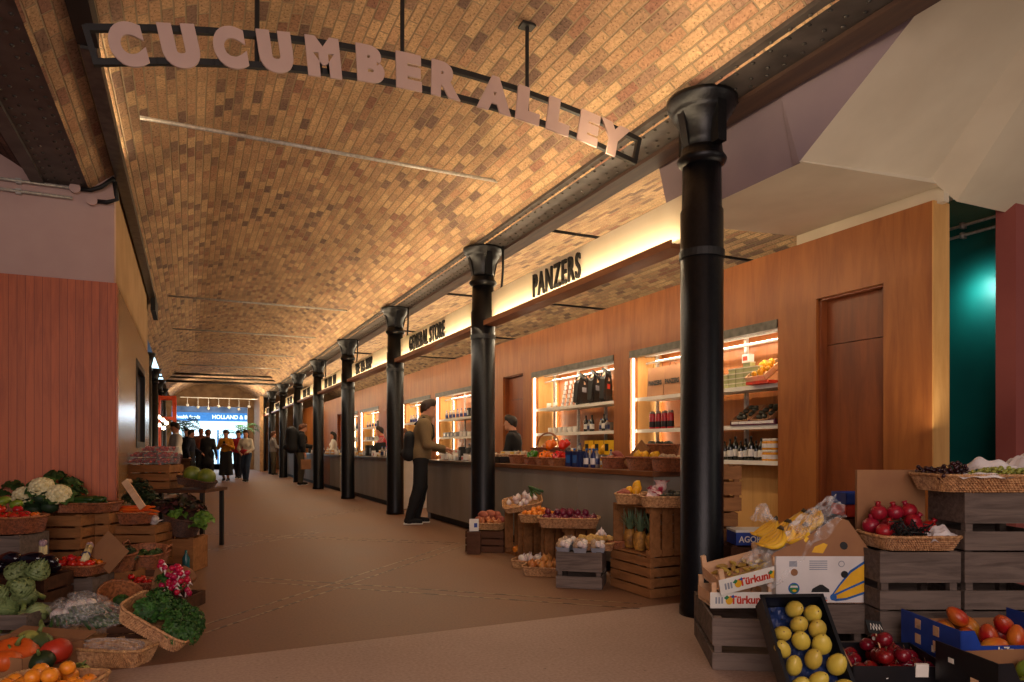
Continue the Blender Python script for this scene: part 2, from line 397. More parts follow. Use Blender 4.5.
s = MB(); s.box(-.7,-.69,9.88,11.48,1.15,2.2); struct('pane', s, mat('dark_glass','0a0d10',.1,'080a0c',rand=0,spec=.8), parent=w1)
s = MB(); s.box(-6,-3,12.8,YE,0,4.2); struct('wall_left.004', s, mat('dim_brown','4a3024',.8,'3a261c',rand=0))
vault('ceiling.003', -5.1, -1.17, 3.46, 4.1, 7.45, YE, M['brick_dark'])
# ---- the ply shop front with its niches and doors
NI = []
for k in range(3):
    o = 7.71*k
    NI += [(4.91+o, 7.36+o), (7.73+o, 10.15+o)]
DO = [(3.80,4.465,2.46)] + [(10.49+7.71*k, 11.3+7.71*k, 2.38) for k in range(3)]
XW, ZT, HD = 5.1, 3.0, 2.35
ops = sorted([(a,b,HD) for a,b in NI] + DO)
s = MB(); y = 3.396
for a, b, z in ops:
    s.box(XW,XW+.12,y,a,0,ZT); s.box(XW,XW+.12,a,b,z,ZT); y = b
s.box(XW,XW+.12,y,YE,0,ZT)
struct('wall_right', s, M['ply'])
s = MB(); s.box(XW+.0,XW+.19,3.384,3.395,0,ZT); s.box(XW+.12,XW+.19,3.396,3.7,0,ZT); struct('wall_right.001', s, M['ply_lit'])
for k, (a, b, z) in enumerate(DO):
    s = MB(); s.box(XW+.10,XW+.14,a+.03,b-.03,0.02 if k else .62,z-.42); s.box(XW+.105,XW+.135,a+.03,b-.03,z-.412,z-.02)
    d = struct('door_%d' % (k+1), s, M['mahog'])
    s = MB(); s.box(XW+.03,XW+.16,a,a+.028,0,z); s.box(XW+.03,XW+.16,b-.028,b,0,z); s.box(XW+.03,XW+.16,a,b,z-.018,z); struct('door_frame', s, M['mahog'], parent=d)
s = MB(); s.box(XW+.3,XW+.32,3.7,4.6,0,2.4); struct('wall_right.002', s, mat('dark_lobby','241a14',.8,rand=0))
for k, (a, b) in enumerate(NI):
    s = MB(); s.box(XW+.5,XW+.52,a-.02,b+.02,0,HD+.1); struct('wall_niche.%03d' % k if k else 'wall_niche', s, M['ply'])
    s = MB(); s.box(XW+.12,XW+.5,a-.02,a,0,HD+.1); s.box(XW+.12,XW+.5,b,b+.02,0,HD+.1); s.box(XW+.12,XW+.5,a,b,HD+.08,HD+.1); struct('wall_niche_side.%03d' % k if k else 'wall_niche_side', s, M['ply_lit'])
    s = MB(); s.box(XW-.012,XW+.1,a,b,HD-.075,HD+.003); s.box(XW-.02,XW-.012,a,b,HD-.085,HD-.075); struct('trim_%d' % (10+k), s, M['dsteel'])
# ---- soffits, teal and rose walls near the corner
s = MB()
s.add([(3.66,3.34,3.02),(3.55,.2,4.9),(3.53,.2,3.55),(3.53,3.4,3.55),(3.67,3.4,3.02)], [(0,1,2,3,4)])
struct('wall_soffit', s, M['lilac'])
s = MB()
s.add([(3.53,3.35,3.6),(3.53,4.72,3.6),(3.68,4.72,3.02),(3.68,3.35,3.02)], [(0,1,2,3)])
struct('wall_soffit.001', s, M['lilac'])
s = MB(); s.box(3.5,3.525,-3,3.4,3.5,5.2); struct('wall_soffit.002', s, M['lilac'])
s = MB(); s.box(-1.26,-1.16,-3,7.28,3.44,3.9); struct('trim_7', s, M['girder'])
s = MB(); s.add([(3.68,3.33,3.02),(5.6,3.33,3.13),(5.6,4.72,3.13),(3.68,4.72,3.02),(3.68,3.33,3.12),(5.6,3.33,3.2),(5.6,4.72,3.2),(3.68,4.72,3.12)], [(0,1,2,3),(4,5,6,7),(0,1,5,4),(2,3,7,6)]); s.box(5.14,5.2,3.33,4.72,2.98,3.12); struct('ceiling.004', s, M['cream'])
s = MB(); s.add([(3.66,3.34,3.02),(5.0,3.34,3.12),(5.29,3.33,3.0),(7.4,3.33,3.02),(7.4,.2,4.9),(3.55,.2,4.9)], [(0,1,2,5),(2,3,4,5)]); struct('ceiling.005', s, M['cream'])
s = MB(); s.box(6.4,6.5,3.4,5.2,0,4.6); struct('wall_teal', s, M['teal'])
s = MB(); s.box(5.3,6.5,4.4,4.5,0,3.4); struct('wall_teal.001', s, M['teal'])
s = MB(); s.box(5.9,9.5,3.25,3.4,0,5.0); struct('wall_rose', s, M['rose'])
# ---- far end of the alley and the street beyond
s = MB(); s.box(2.62,8,YE,YE+.3,0,4.3); s.box(-6,-.8,YE,YE+.3,0,4.3); s.box(-.8,2.62,YE,YE+.3,3.12,4.3)
struct('wall_end', s, mat('end_brick','8a6a4a',.85,'6e5238',scale=3,rand=0))
s = MB(); s.box(2.9,3.05,33.5,YE,0,3.46); struct('wall_end.001', s, mat('end_tan','9a7650',.8,'84623f',rand=0))
s = MB(); s.box(-20,30,YE+.3,80,-.05,.0); struct('floor_street', s, mat('pavement','b8bcc2',.8,'a9adb4',rand=0))
# ================================================================ signs, rods, pipes

def build_sign():
    Yp = 4.2
    def xp(px):
        t = (px-512)/F; return Yp*(SA+t*CA)/(CA-t*SA)
    base = lambda x: 3.378 - .075*(x-1.4)**2
    slope = lambda x: -.15*(x-1.4)
    g = thing('hanging_sign', 'curved hanging alley sign of mauve letters on two black rails under the brick vault', 'sign', (1.2,Yp,3.2))
    off = Matrix.Translation((-1.2,-Yp,-3.2))
    def rail(h, nm):
        s = MB(); xs = [-.44+(2.96+.44)*i/24 for i in range(25)]
        pts = [(x-h*slope(x), base(x)+h) for x in xs]
        for (xa,za),(xb,zb) in zip(pts, pts[1:]): s.bar((xa,Yp+.03,za),(xb+.004,Yp+.03,zb),.03,.034)
        s.v = [tuple(off @ Vector(p)) for p in s.v]; part(nm, s, M['black'], g)
    rail(.035,'rail'); rail(.205,'rail')
    for x in (-.44, 2.96):
        s = MB(); n = Vector((-slope(x),0,1)).normalized(); p = Vector((x,Yp+.03,base(x)))
        s.bar(p+n*.02, p+n*.222, .03, .034, (0,1,0)); s.v = [tuple(off @ Vector(q)) for q in s.v]; part('end_bar', s, M['black'], g)
    for px, xt in ((258,.34),(405,1.22),(531,2.08)):
        s = MB(); x = xp(px); s.tube([(x,Yp+.06,base(x)+.03),(x,Yp+.06,vz(x)-.005)],.014,8); s.box(x-.05,x+.05,Yp+.02,Yp+.1,vz(x)-.03,vz(x)-.012)
        s.v = [tuple(off @ Vector(q)) for q in s.v]; part('drop_rod', s, M['black'], g)
    for ch, px in zip('CUCUMBERALLEY', (132,184,233,278,325,370,408,443,494,526,556,586,611)):
        x = xp(px)
        me = text_mesh(ch, .268 if ch not in 'BERC' else .278, .0275 if ch not in 'BERC' else .019 if ch != 'C' else .021, .006, {'C':.82,'U':.9,'M':.88,'Y':.92,'E':1.12,'L':1.1,'R':.98,'B':1.02}.get(ch,.95), 'CENTER', M['letter'])
        mw = off @ Matrix.Translation((x,Yp,base(x)+.016)) @ Matrix.Rotation(-math.atan(slope(x)),4,'Y') @ Matrix.Rotation(R(90),4,'X')
        link('letter', me, g, mw)
build_sign()
def tie_rod(y, x0, x1, z0, z1, label):
    s = MB(); s.tube([(x0,y,z0),(x1,y,z1)], .017, 8); o = link('tie_rod', s.mesh('tie_rod', M['steel'], True)); tag(o, label, 'rod', 'tie rods across the vault')
tie_rod(6.2,-.36,2.76,3.74,3.74,'grey iron tie rod across the brick vault behind the curved hanging sign')
for i, y in enumerate((13.2,16.8,20.6,24.0)): tie_rod(y,-.34,2.7,3.72,3.72,'thin iron tie rod under the brick vault, %s behind the hanging sign' % ORD[i+1])
for i, y in enumerate((7.0,10.6,14.4,18.3)): s_ = MB(); s_.tube([(3.5,y,3.62),(7.2,y,3.62)],.018,8); o = link('tie_rod', s_.mesh('tie_rod', M['black'], True)); tag(o, 'black iron rod under the shop vault behind the lit signs, %s from the big column' % ORD[i], 'rod', 'rods under the shop vault')
# pipes across the far end of the vault
for i, (z, r) in enumerate(((3.72,.04),(3.62,.03),(3.5,.045))):
    s = MB(); s.tube([(-1.0,27+.3*i,z),(3.1,27+.3*i,z)], r, 8); o = link('ceiling_pipe', s.mesh('ceiling_pipe', M['dsteel'], True)); tag(o, 'grey service pipe across the vault near the street end, %s from the top' % ORD[i], 'pipe')
# lighting trunking beside the tan wall
t = thing('cable_trunking', 'long black trunking running under the vault past the pink plaster corner', 'trunking', (-.56,9,3.6))
s = MB(); s.box(-.045,.045,-4.1,3.6,-.05,.04); part('channel', s, M['dsteel'], t)
s = MB(); s.box(-.06,.055,-6.5,-4.1,-.03,.13); part('end_block', s, M['black'], t)
s = MB(); s.box(-.02,.05,3.6,4.6,-.25,.03); part('lamp_box', s, M['black'], t)
for dz, nm in ((.02,'upper'),(-.07,'lower')):
    s = MB(); z = 3.42+dz
    s.tube([(-4.6,7.235,z),(-.95,7.235,z)], .013, 8); c = thing('conduit_run', 'galvanised conduit on the pink wall, the %s of two' % nm, 'conduit', (0,0,0)); part('conduit', s, M['steel'], c, True)
    x = -.93 if dz > 0 else -.8
    s = MB(); s.lathe([(.045,-.02),(.045,.02)], 14, Matrix.Translation((x,7.235,z)) @ Matrix.Rotation(R(90),4,'X')); part('junction_box', s, M['pinkwall'], c)
    s = MB(); s.tube([(x+.04,7.235,z),(x+.12,7.225,z),(x+.2,7.2,z+.03),(-.62,7.19,3.56+dz*.4)], .02, 8); part('flexible_cable', s, M['black'], c, True)
    for q in (-3.2,-2.0,-1.35): s = MB(); s.box(q-.02,q+.02,7.23,7.279,z-.022,z+.022); part('saddle', s, M['steel'], c)
for k in (0,1):
    s = MB(); z = 3.05+.09*k; s.tube([(6.36,3.42,z),(6.36,4.38,z)], .014, 8)
    for q in (3.6,3.95): s.box(6.34,6.4,q-.015,q+.015,z-.025,z+.025)
    o = link('copper_conduit', s.mesh('copper_conduit', M['steel'], True)); tag(o, 'metal conduit across the teal wall, the %s of two' % ('lower','upper')[k], 'conduit')
# ---- lit shop signs between the columns
TXT = ['PANZERS','GENERAL STORE','THE TEA SHOP','IIII IIIII IIII','IIIII IIII','IIII IIII','IIIIII','IIIII']
SPAN = [(5.38,6.32),(9.05,10.73),(13.24,14.7),(16.9,18.4),(20.9,22.2),(24.8,26),(28.6,29.8),(32.5,33.5)]
ADJ = ['the pepper baskets','the man in the brown jacket','the woman in red behind the counter']
for i in range(8):
    y0, y1 = CY[i]+.27, CY[i+1]-.12
    lab = ['long lit cream shop sign with tall black capitals above the counter of pepper baskets',
           'lit cream sign with two black words above the man in the brown jacket',
           'lit cream sign with three black words, third from the big column'][i] if i < 3 else 'small lit cream shop sign, %s from the big column' % ORD[i]
    g = thing('shop_sign', lab, 'sign', (3.2,(y0+y1)/2,2.63), 0, 'lit signs between the columns'); h = (y1-y0)/2
    s = MB(); s.box(0,.06,-h,h,0,.31); part('sign_board', s, M['signpanel'], g)
    s = MB(); s.box(-.11,.06,-h,h,-.085,-.05); s.box(-.11,-.098,-h,h,-.05,-.028); part('ledge', s, M['ledge'], g, label='wooden ledge with a light behind its lip')
    s = MB(); s.box(-.092,-.07,-h+.02,h-.02,-.049,-.042); part('light_strip', s, M['led'], g)
    for q in (-h+.06, h-.06):
        s = MB(); s.box(.06,.1,q-.02,q+.02,.22,.27); s.box(-.03,.0,q-.02,q+.02,.22,.26) if False else None; part('bracket', s, M['black'], g)
    a, b = SPAN[i]
    me = text_mesh(TXT[i], 1, .012, .012, 1, 'CENTER', M['black'], 1.22)
    xs = [v.co.x for v in me.vertices]; ys_ = [v.co.y for v in me.vertices]
    me.transform(Matrix.Translation((-(min(xs)+max(xs))/2,-min(ys_),0))); me.transform(Matrix.Diagonal(((b-a)/(max(xs)-min(xs)), .235/(max(ys_)-min(ys_)),1,1)))
    mw = Matrix(((0,0,-1,-.008),(-1,0,0,(a+b)/2-(y0+y1)/2),(0,1,0,.03),(0,0,0,1)))
    link('lettering', me, g, mw)
    if i < 4:
        s = MB(); yy = y1-.1
        s.tube([(3.3,yy,3.46),(3.3,yy,3.2),(3.29,yy+.01,3.02),(3.3,yy+.06,2.9),(3.27,yy+.14,2.87)], .014, 7)
        o = link('power_cable', s.mesh('power_cable', M['black'], True)); tag(o, 'black power cable looping from the girder, by the %s lit sign from the big column' % ORD[i], 'cable')
# ================================================================ containers
M['crate_grey'] = wood('weathered_crate', '74655c', '3c322e', grain=(1.0,9,11), rough=.8, rand=.12, bump=.4, spec=.2)
M['crate_brown'] = wood('pine_crate', '9c6a40', '6c4426', grain=(1.2,6,7), rough=.7, rand=.12, bump=.3, spec=.2)
M['crate_dark'] = wood('dark_crate', '5a3a28', '372217', grain=(1.2,6,7), rough=.75, rand=.12, bump=.3, spec=.2)
M['thinwood'] = wood('poplar_tray', 'dcb590', 'c2926a', grain=(1,5,6), rough=.7, rand=.05, bump=.1, spec=.2)
def wick(name, a, b):
    return mat(name, a, .6, b, scale=55, rand=.1, bump=.5, sharp=(.3,.62), detail=2)
M['wicker'] = wick('pale_wicker', 'cb9a68', '8a5c38'); M['wicker_red'] = wick('red_wicker', 'a8643c', '683820'); M['wicker_dark'] = wick('dark_wicker', '5f3c2a', '33201a')
_cr = {}
def crate(name, label, x, y, z, w, d, h, rz, style='grey', mw=None, group=None, bands=None):
    m = M['crate_'+style]; key = (w,d,h,style,str(bands))
    bands = bands or ([(.01,.33),(.47,.99)] if style == 'grey' else [(.02,.29),(.35,.62),(.68,.97)])
    if key not in _cr:
        t = .012; P = []
        def panel(nm, L, ax, sgn):
            s = MB()
            for a, b in ([(.01,.99)] if style == 'grey' and nm == 'back_panel' else bands):
                if ax == 'x': s.box(-L/2,L/2, sgn*d/2-(t if sgn>0 else 0), sgn*d/2+(0 if sgn>0 else t), a*h, b*h)
                else: s.box(sgn*w/2-(t if sgn>0 else 0), sgn*w/2+(0 if sgn>0 else t), -L/2, L/2, a*h, b*h)
                for e in (-1,1):                 # nail heads
                    for q in (.25,.75):
                        zq = (a+(b-a)*q)*h; e2 = e*(L/2-.022)
                        if ax == 'x': s.box(e2-.003,e2+.003,sgn*d/2-.0015,sgn*d/2+.0015,zq-.003,zq+.003)
                        else: s.box(sgn*w/2-.0015,sgn*w/2+.0015,e2-.003,e2+.003,zq-.003,zq+.003)
            me = s.mesh(nm, m); P.append((nm, me))
        panel('front_panel', w, 'x', -1); panel('back_panel', w, 'x', 1)
        panel('side_panel', d-2*t, 'y', -1); panel('side_panel', d-2*t, 'y', 1)
        s = MB(); n = 5
        for i in range(n): s.box(-w/2+t,w/2-t, -d/2+t+(d-2*t)*i/n+.003, -d/2+t+(d-2*t)*(i+1)/n-.003, 0, .01)
        P.append(('bottom_panel', s.mesh('bottom_panel', m)))
        for sx in (-1,1):
            for sy in (-1,1):
                s = MB(); c = .036; cx, cy = sx*(w/2-t-c/2), sy*(d/2-t-c/2); s.box(cx-c/2,cx+c/2,cy-c/2,cy+c/2,.011,h)
                P.append(('corner_post', s.mesh('corner_post', m)))
        _cr[key] = P
    o = thing(name, label, 'crate', mw=mw if mw is not None else TRS((x,y,z), rz), group=group)
    for n_, me in _cr[key]: link(n_, me, o)
    return o
_bk = {}
def basket_parts(w, d, h, flare=1.15, ex=6, mt='wicker', handle=False, thick=.006):
    key = (round(w,3),round(d,3),round(h,3),flare,ex,mt,handle)
    if key in _bk: return _bk[key]
    m = M[mt]
    def per(t, k, r):
        c, s_ = math.cos(t), math.sin(t)
        q = (abs(c)**ex + abs(s_)**ex)**(-1/ex)
        return (q*c*(w/2*k+r), q*s_*(d/2*k+r))
    nu = int(min(440, max(120, (w+d)*2/.0038))); nu -= nu % 4
    rows = max(5, int(h/.011)); nv = rows*2+1
    # arc-even parameters so that corners are well sampled
    ts = np.linspace(0,2*PI,2001); pp = np.array([per(t,1,0) for t in ts]); L = np.concatenate([[0],np.cumsum(np.hypot(*np.diff(pp,axis=0).T))]); tt = np.interp(np.linspace(0,L[-1],nu+1)[:-1], L, ts)
    s = MB(); vs, fs = [], []
    for i in range(nu):
        for j in range(nv):
            zt = j/(nv-1); k = 1/flare + (1-1/flare)*zt
            row = j//2
            r = .0035*math.sin(PI*(i/2.0)+PI*row + PI/4)*1.6 + (.002 if j % 2 == 0 else -.0025)
            x, y = per(tt[i], k, r); vs.append((x,y,h*zt))
    for i in range(nu):
        for j in range(nv-1):
            a, b = i*nv+j, ((i+1)%nu)*nv+j
            fs.append((a,b,b+1,a+1))
    s.add(vs, fs)
    vs, fs = [], []
    for i in range(nu):
        for j in range(2):
            x, y = per(tt[i], (1/flare if j == 0 else 1), -thick); vs.append((x,y,.006 if j == 0 else h))
    for i in range(nu):
        a, b = i*2, ((i+1)%nu)*2; fs.append((a+1,b+1,b,a))
    fs.append(tuple(i*2 for i in range(nu)))
    s.add(vs, fs)
    r = MB(); n2 = 2
    pts = [per(tt[i],1,0) for i in range(nu)]; rr = .0085
    vs, fs = [], []; n = 6
    for i in range(nu):
        x, y = pts[i]; l = math.hypot(x,y)
        nx_, ny_ = x/l, y/l
        q = rr*(1+.22*math.sin(i*PI/1.5))
        for k in range(n):
            a = 2*PI*k/n; vs.append((x+nx_*q*math.cos(a), y+ny_*q*math.cos(a), h+q*math.sin(a)))
    for i in range(nu):
        for k in range(n): fs.append((i*n+k,((i+1)%nu)*n+k,((i+1)%nu)*n+(k+1)%n,i*n+(k+1)%n))
    r.add(vs, fs)
    P = [('woven_body', s.mesh('woven_body', m, False)), ('rim', r.mesh('rim', m, True))]
    if handle:
        for e in (-1,1):
            q = MB(); q.tube([(e*(w/2-.005), -.05,h),(e*(w/2+.01),-.035,h+.05),(e*(w/2+.012),.035,h+.05),(e*(w/2-.005),.05,h)], .008, 6); P.append(('handle', q.mesh('handle', m, True)))
    _bk[key] = P; return P
def basket(label, x, y, z, w, d, h, rz=0, rx=0, ry=0, group=None, name='wicker_basket', **kw):
    P = basket_parts(w, d, h, **kw)
    mw = TRS((x,y,z), rz, 1, rx, ry)
    o = thing(name, label, 'basket', mw=mw, group=group)
    for n_, me in P: link(n_, me, o)
    return o, mw
# ================================================================ kinds of produce
def A(*k, **kw): return mat(*k, **kw)
M['leaf'] = A('leaf_green','3c5a22',.6,'22380f',scale=9,rand=.2); M['leaf2'] = A('fresh_leaf','6f8f30',.6,'3f5c18',scale=9,rand=.2); M['leafd'] = A('dark_leaf','24401c',.6,'12240e',scale=9,rand=.2)
M['parsley'] = A('parsley_green','35601c',.65,'163408',scale=25,rand=.15); M['redleaf'] = A('red_leaf','4a1c1e',.6,'26280f',scale=14,rand=.2)
M['stem'] = A('stem_green','7c8a4a',.6,'5c6a30'); M['twig'] = A('twig_brown','6b4a2c',.7)
M['tomato'] = A('tomato_red','c9241a',.22,'b01812',scale=3,rand=.1); M['tomato_o'] = A('tomato_orange','e07a18',.25,'c85c10',scale=3,rand=.1)
M['apple'] = A('apple_dark_red','8c1420',.25,'5c0a14',scale=6,stretch=(3,3,.6),rand=.12); M['pom'] = A('pomegranate_red','b01c2c',.35,'8c1424',scale=5,rand=.12)
M['mangoy'] = A('mango_yellow','d8c25a',.4,'c2a63c',scale=4,rand=.08); M['mangor'] = A('mango_red','d89a2a',.35,'b8321a',scale=2.2,sharp=(.42,.58),rand=.2); M['mangog'] = A('mango_green','8a9a30',.4,'5f7a20',scale=3,rand=.12)
M['sticker'] = A('white_sticker','f0ece4',.5,rand=0)
M['orange_f'] = A('orange_skin','f0922a',.4,'e07c16',scale=60,rand=.06,bump=.1); M['lemon'] = A('lemon_skin','f0b420',.4,'dc9a12',scale=50,rand=.06,bump=.1)
M['kuri'] = A('red_squash','c83a1e',.45,'a82a14',scale=4,rand=.05); M['squash_o'] = A('orange_squash','e0641c',.45,'c44c10',scale=4,rand=.05)
M['squash_s'] = A('striped_squash','9a9a4c',.5,'38481c',scale=5,stretch=(4,4,.4),sharp=(.46,.54),detail=1,rand=.05); M['squash_g'] = A('dark_green_squash','2c3c1c',.5,'1a2812',scale=5,rand=.05)
M['arti'] = A('artichoke_green','8d9a62',.6,'5a6a3a',scale=6,rand=.12); M['auber'] = A('aubergine_black','1c0f1c',.15,'120a14',rand=.05)
M['cauli'] = A('cauliflower_cream','e6dcb0',.75,'c8b884',scale=30,rand=.05,bump=.6,bscale=60); M['cabb'] = A('dark_cabbage','2f4a2a',.6,'1c3018',scale=6,rand=.12)
M['courg'] = A('courgette_green','34561c',.4,'1d3a0e',scale=8,stretch=(3,3,.3),rand=.15)
M['asp'] = A('white_asparagus','e8dcae',.5,'d0bc86',scale=6,rand=.05); M['aspt'] = A('asparagus_tip','b49a9c',.5,'9a7a88',scale=20); M['band'] = A('blue_band','39406a',.5,rand=0); M['redband'] = A('red_band','a03a3a',.5,rand=0)
M['carrot'] = A('carrot_orange','e8681c',.45,'cc5010',scale=10,stretch=(1,1,8),rand=.1)
M['radish'] = A('radish_pink','d0184a',.3,'b01040',rand=.12); M['radishw'] = A('radish_white','f0dcd4',.4,rand=.05)
M['onion'] = A('onion_brown','cf8c4c',.4,'b06a30',scale=5,stretch=(5,5,.5),rand=.12); M['onionr'] = A('onion_red','7c2038',.35,'5a1428',scale=5,stretch=(5,5,.5),rand=.15); M['garlic'] = A('garlic_white','ece0d2',.6,'c8aeb0',scale=5,stretch=(5,5,.5),rand=.06)
M['swpot'] = A('sweet_potato','b06048',.6,'8c4634',scale=7,rand=.12); M['potato'] = A('potato_skin','d0a860',.65,'b08844',scale=8,rand=.1); M['shallot'] = A('shallot_skin','c87c48',.45,'a05c30',scale=5,stretch=(5,5,.5),rand=.12)
M['pepr'] = A('pepper_red','d4201a',.15,'b81410',rand=.06); M['pepo'] = A('pepper_orange','f27a1a',.15,'e0660c',rand=.06); M['pepg'] = A('pepper_green','3f7a1c',.15,'2c5c10',rand=.06)
M['pine'] = A('pineapple_skin','c08a34',.6,'7c5420',scale=25,rand=.08); M['pinel'] = A('pineapple_leaf','7c8f6c',.5,'4a6044',scale=6,stretch=(1,1,.3),rand=.12)
M['banana'] = A('banana_yellow','eab82c',.45,'d49c18',scale=6,rand=.06); M['bantip'] = A('banana_tip','4a3820',.6)
M['grape_b'] = A('grape_black','38141c',.3,'220a12',rand=.2); M['grape_g'] = A('grape_green','a8a84a',.3,'86883a',rand=.15)
M['straw'] = A('strawberry_red','b0141c',.3,'8a0c14',scale=20,rand=.15); M['melon'] = A('melon_green','6f7c2a',.45,'4c5c1a',scale=5,stretch=(4,4,.4),rand=.06)
M['radic'] = A('variegated_leaf','e8ccc4',.5,'b01c3c',scale=11,sharp=(.42,.5),rand=.06); M['avo'] = A('avocado_dark','2c2a18',.55,'1c1c10',scale=20,rand=.1); M['walnut'] = A('mushroom_brown','c0a080',.6,'9a7a5c',scale=12,rand=.12)
M['kraft'] = A('kraft_card','9c6e48',.8,'8c6040',scale=4,rand=.04); M['kraftd'] = A('dark_card','4a3628',.8,rand=.04)
M['paperw'] = A('white_tissue','e8dfdc',.8,'cfc4c4',scale=5,rand=.04); M['cardw'] = A('white_card','dcd4d0',.6,'d2cac6',rand=.0); M['ink_blue'] = A('ink_blue','1c5ca8',.6,rand=0); M['ink_yel'] = A('ink_yellow','f0b41c',.6,rand=0); M['ink_red'] = A('ink_red','d8381c',.6,rand=0); M['ink_green'] = A('ink_green','2c7a4a',.6,rand=0); M['ink_grey'] = A('ink_grey','9a9ca6',.6,rand=0); M['ink_orange']=A('ink_orange','ee7a50',.6,rand=0)
M['plastic_b'] = A('black_plastic','14141a',.4,'0c0c10',rand=0); M['blue_card'] = A('blue_card','1c3f9c',.5,'163482',rand=0); M['blue_sheet'] = A('blue_tray_sheet','24386c',.4,'162448',rand=0)
m, nt, b = newmat('clear_film'); b.inputs['Base Color'].default_value = (.92,.9,.88,1); b.inputs['Roughness'].default_value = .22; b.inputs['Alpha'].default_value = .22; b.inputs['Specular IOR Level'].default_value = .9
nz = N(nt,'ShaderNodeTexNoise', Scale=11, Detail=3); bp = N(nt,'ShaderNodeBump', Strength=.9, Distance=.02); nt.links.new(nz.outputs[0], bp.inputs['Height']); nt.links.new(bp.outputs[0], b.inputs['Normal'])
rp = ramp(nt, [(.42,(.06,.06,.06)),(.72,(.42,.42,.42))], nz.outputs[0]); nt.links.new(rp.outputs[0], b.inputs['Alpha'])
M['film'] = m
M['glass'] = mat('clear_glass','f4f4f0',.05,'ffffff',rand=0,alpha=.07,spec=.4)
def sph(r, squash=1.0, dim=.0, dimr=.3, k=10, top=1.0):
    P = []
    for i in range(k+1):
        a = PI*i/k; x = math.sin(a); z = -math.cos(a)
        z2 = z*squash - (dim*math.exp(-(x/dimr)**2) if z > 0 else -dim*.6*math.exp(-(x/dimr)**2))
        P.append((max(x,.001)*r, z2*r))
    return P
def L1(name, prof, m, n=14, **kw):
    s = MB(); s.lathe(prof, n, **kw); return s.mesh(name, m, True)
def lift(prof):
    z0 = min(z for _, z in prof); return [(r, z-z0) for r, z in prof]
def star(n, r, w, z, droop=.3):
    s = MB()
    for i in range(n):
        a = 2*PI*i/n; c, q = math.cos(a), math.sin(a)
        s.add([(-q*w,c*w,z),(q*w,-c*w,z),(c*r,q*r,z+r*droop)], [(0,1,2)])
    s.lathe([(.003,z),(.0025,z+.012),(.001,z+.013)], 5)
    return s
K = {}
def two(name, cat, body, bm, sub=None):
    K[name] = (name, cat, [(body, bm, [])] + ([(a, b_, []) for a, b_ in sub] if sub else []))
two('tomato','tomato','body',L1('body',lift(sph(.035,.82,.16)),M['tomato'],16,ribs=6,amp=.05),[('calyx',star(5,.017,.004,.052).mesh('calyx',M['leaf']))])
two('orange_tomato','tomato','body',L1('body',lift(sph(.031,.84,.14)),M['tomato_o'],14),[('calyx',star(5,.014,.004,.047).mesh('calyx',M['leaf']))])
s = MB(); s.tube([(0,0,.055),(.002,.002,.07),(.008,.003,.08)], .002, 5)
st = MB(); st.lathe([(.0,.0006),(.009,.0)],10, TRS((.027,-.021,.046),R(-38),1,0,R(62)))
ab = L1('body',lift(sph(.038,.92,.25,.28)),M['apple'],16,ribs=5,amp=.03)
two('red_apple','apple','body',ab,[('stem',s.mesh('stem',M['twig'],True)),('sticker',st.mesh('sticker',M['sticker']))])
s = MB(); s.lathe([(.016,.084),(.012,.094),(.018,.106),(.014,.1055),(.009,.094)], 12, ribs=6, amp=.25)
two('pomegranate','pomegranate','body',L1('body',lift(sph(.046,.95,.02)),M['pom'],16,ribs=6,amp=.04),[('crown',s.mesh('crown',M['pom'],True))])
def mango(nm, m, r, lab='mango'):
    s = MB(); s.lathe(lift([(x*(1+.12*(-z/r)) , z*1.28) for x, z in sph(r,1,0,k=12)]), 14, Matrix.Diagonal((1,.86,1,1)))
    q = MB(); q.lathe([(.004,2.5*r),(.003,2.56*r),(.001,2.57*r)], 6)
    two(nm,lab,'body',s.mesh('body',m,True),[('stem',q.mesh('stem',M['twig']))])
mango('yellow_mango',M['mangoy'],.039); mango('red_mango',M['mangor'],.042); mango('green_mango',M['mangog'],.040)
q = MB(); q.lathe([(.004,.066),(.002,.067)],5)
two('orange','orange','body',L1('body',lift(sph(.036,.94,.05)),M['orange_f'],14),[('button',q.mesh('button',M['leaf']))])
two('clementine','clementine','body',L1('body',lift(sph(.028,.86,.08)),M['orange_f'],12))
two('lemon','lemon','body',L1('body',lift([(x*1, z*1.25) for x, z in sph(.034,1,-.12,.15,12)]),M['lemon'],14))
def squash(nm, m, r, sq, ribs, amp):
    s = MB(); s.tube([(0,0,r*sq*1.7),(.004,0,r*sq*1.7+.03),(.016,.004,r*sq*1.7+.045)],[.012,.008,.007],7)
    two(nm,'squash','body',L1('body',lift(sph(r,sq,.22,.25,12)),m,36,ribs=ribs,amp=amp),[('stem',s.mesh('stem',M['stem'],True))])
squash('red_squash',M['kuri'],.085,.9,0,0); squash('striped_squash',M['squash_s'],.085,.75,10,.1); squash('orange_squash',M['squash_o'],.095,.72,12,.08); squash('green_squash',M['squash_g'],.075,.8,10,.06)
s = MB()
s.lathe([(.004,.0),(.03,.01),(.045,.04),(.04,.075),(.015,.1),(.002,.104)],10)
for L_ in range(6):
    n = 9 - L_//2; z0 = .012+.014*L_; rr = (.05,.054,.053,.047,.037,.024)[L_]
    for i in range(n):
        a = 2*PI*(i+.5*(L_%2))/n; c, d = math.cos(a), math.sin(a); wd = rr*.42; up = .034
        e = lambda k, r_, z_: (c*r_-d*k, d*r_+c*k, z_)
        s.add([e(-wd*.6,rr*.86,z0),e(wd*.6,rr*.86,z0),e(wd,rr*1.06,z0+up*.5),e(0,rr*(1.1-.07*L_),z0+up*1.25),e(-wd,rr*1.06,z0+up*.5),e(0,rr*1.16,z0+up*.5)],[(0,1,5),(1,2,5),(2,3,5),(3,4,5),(4,0,5)])
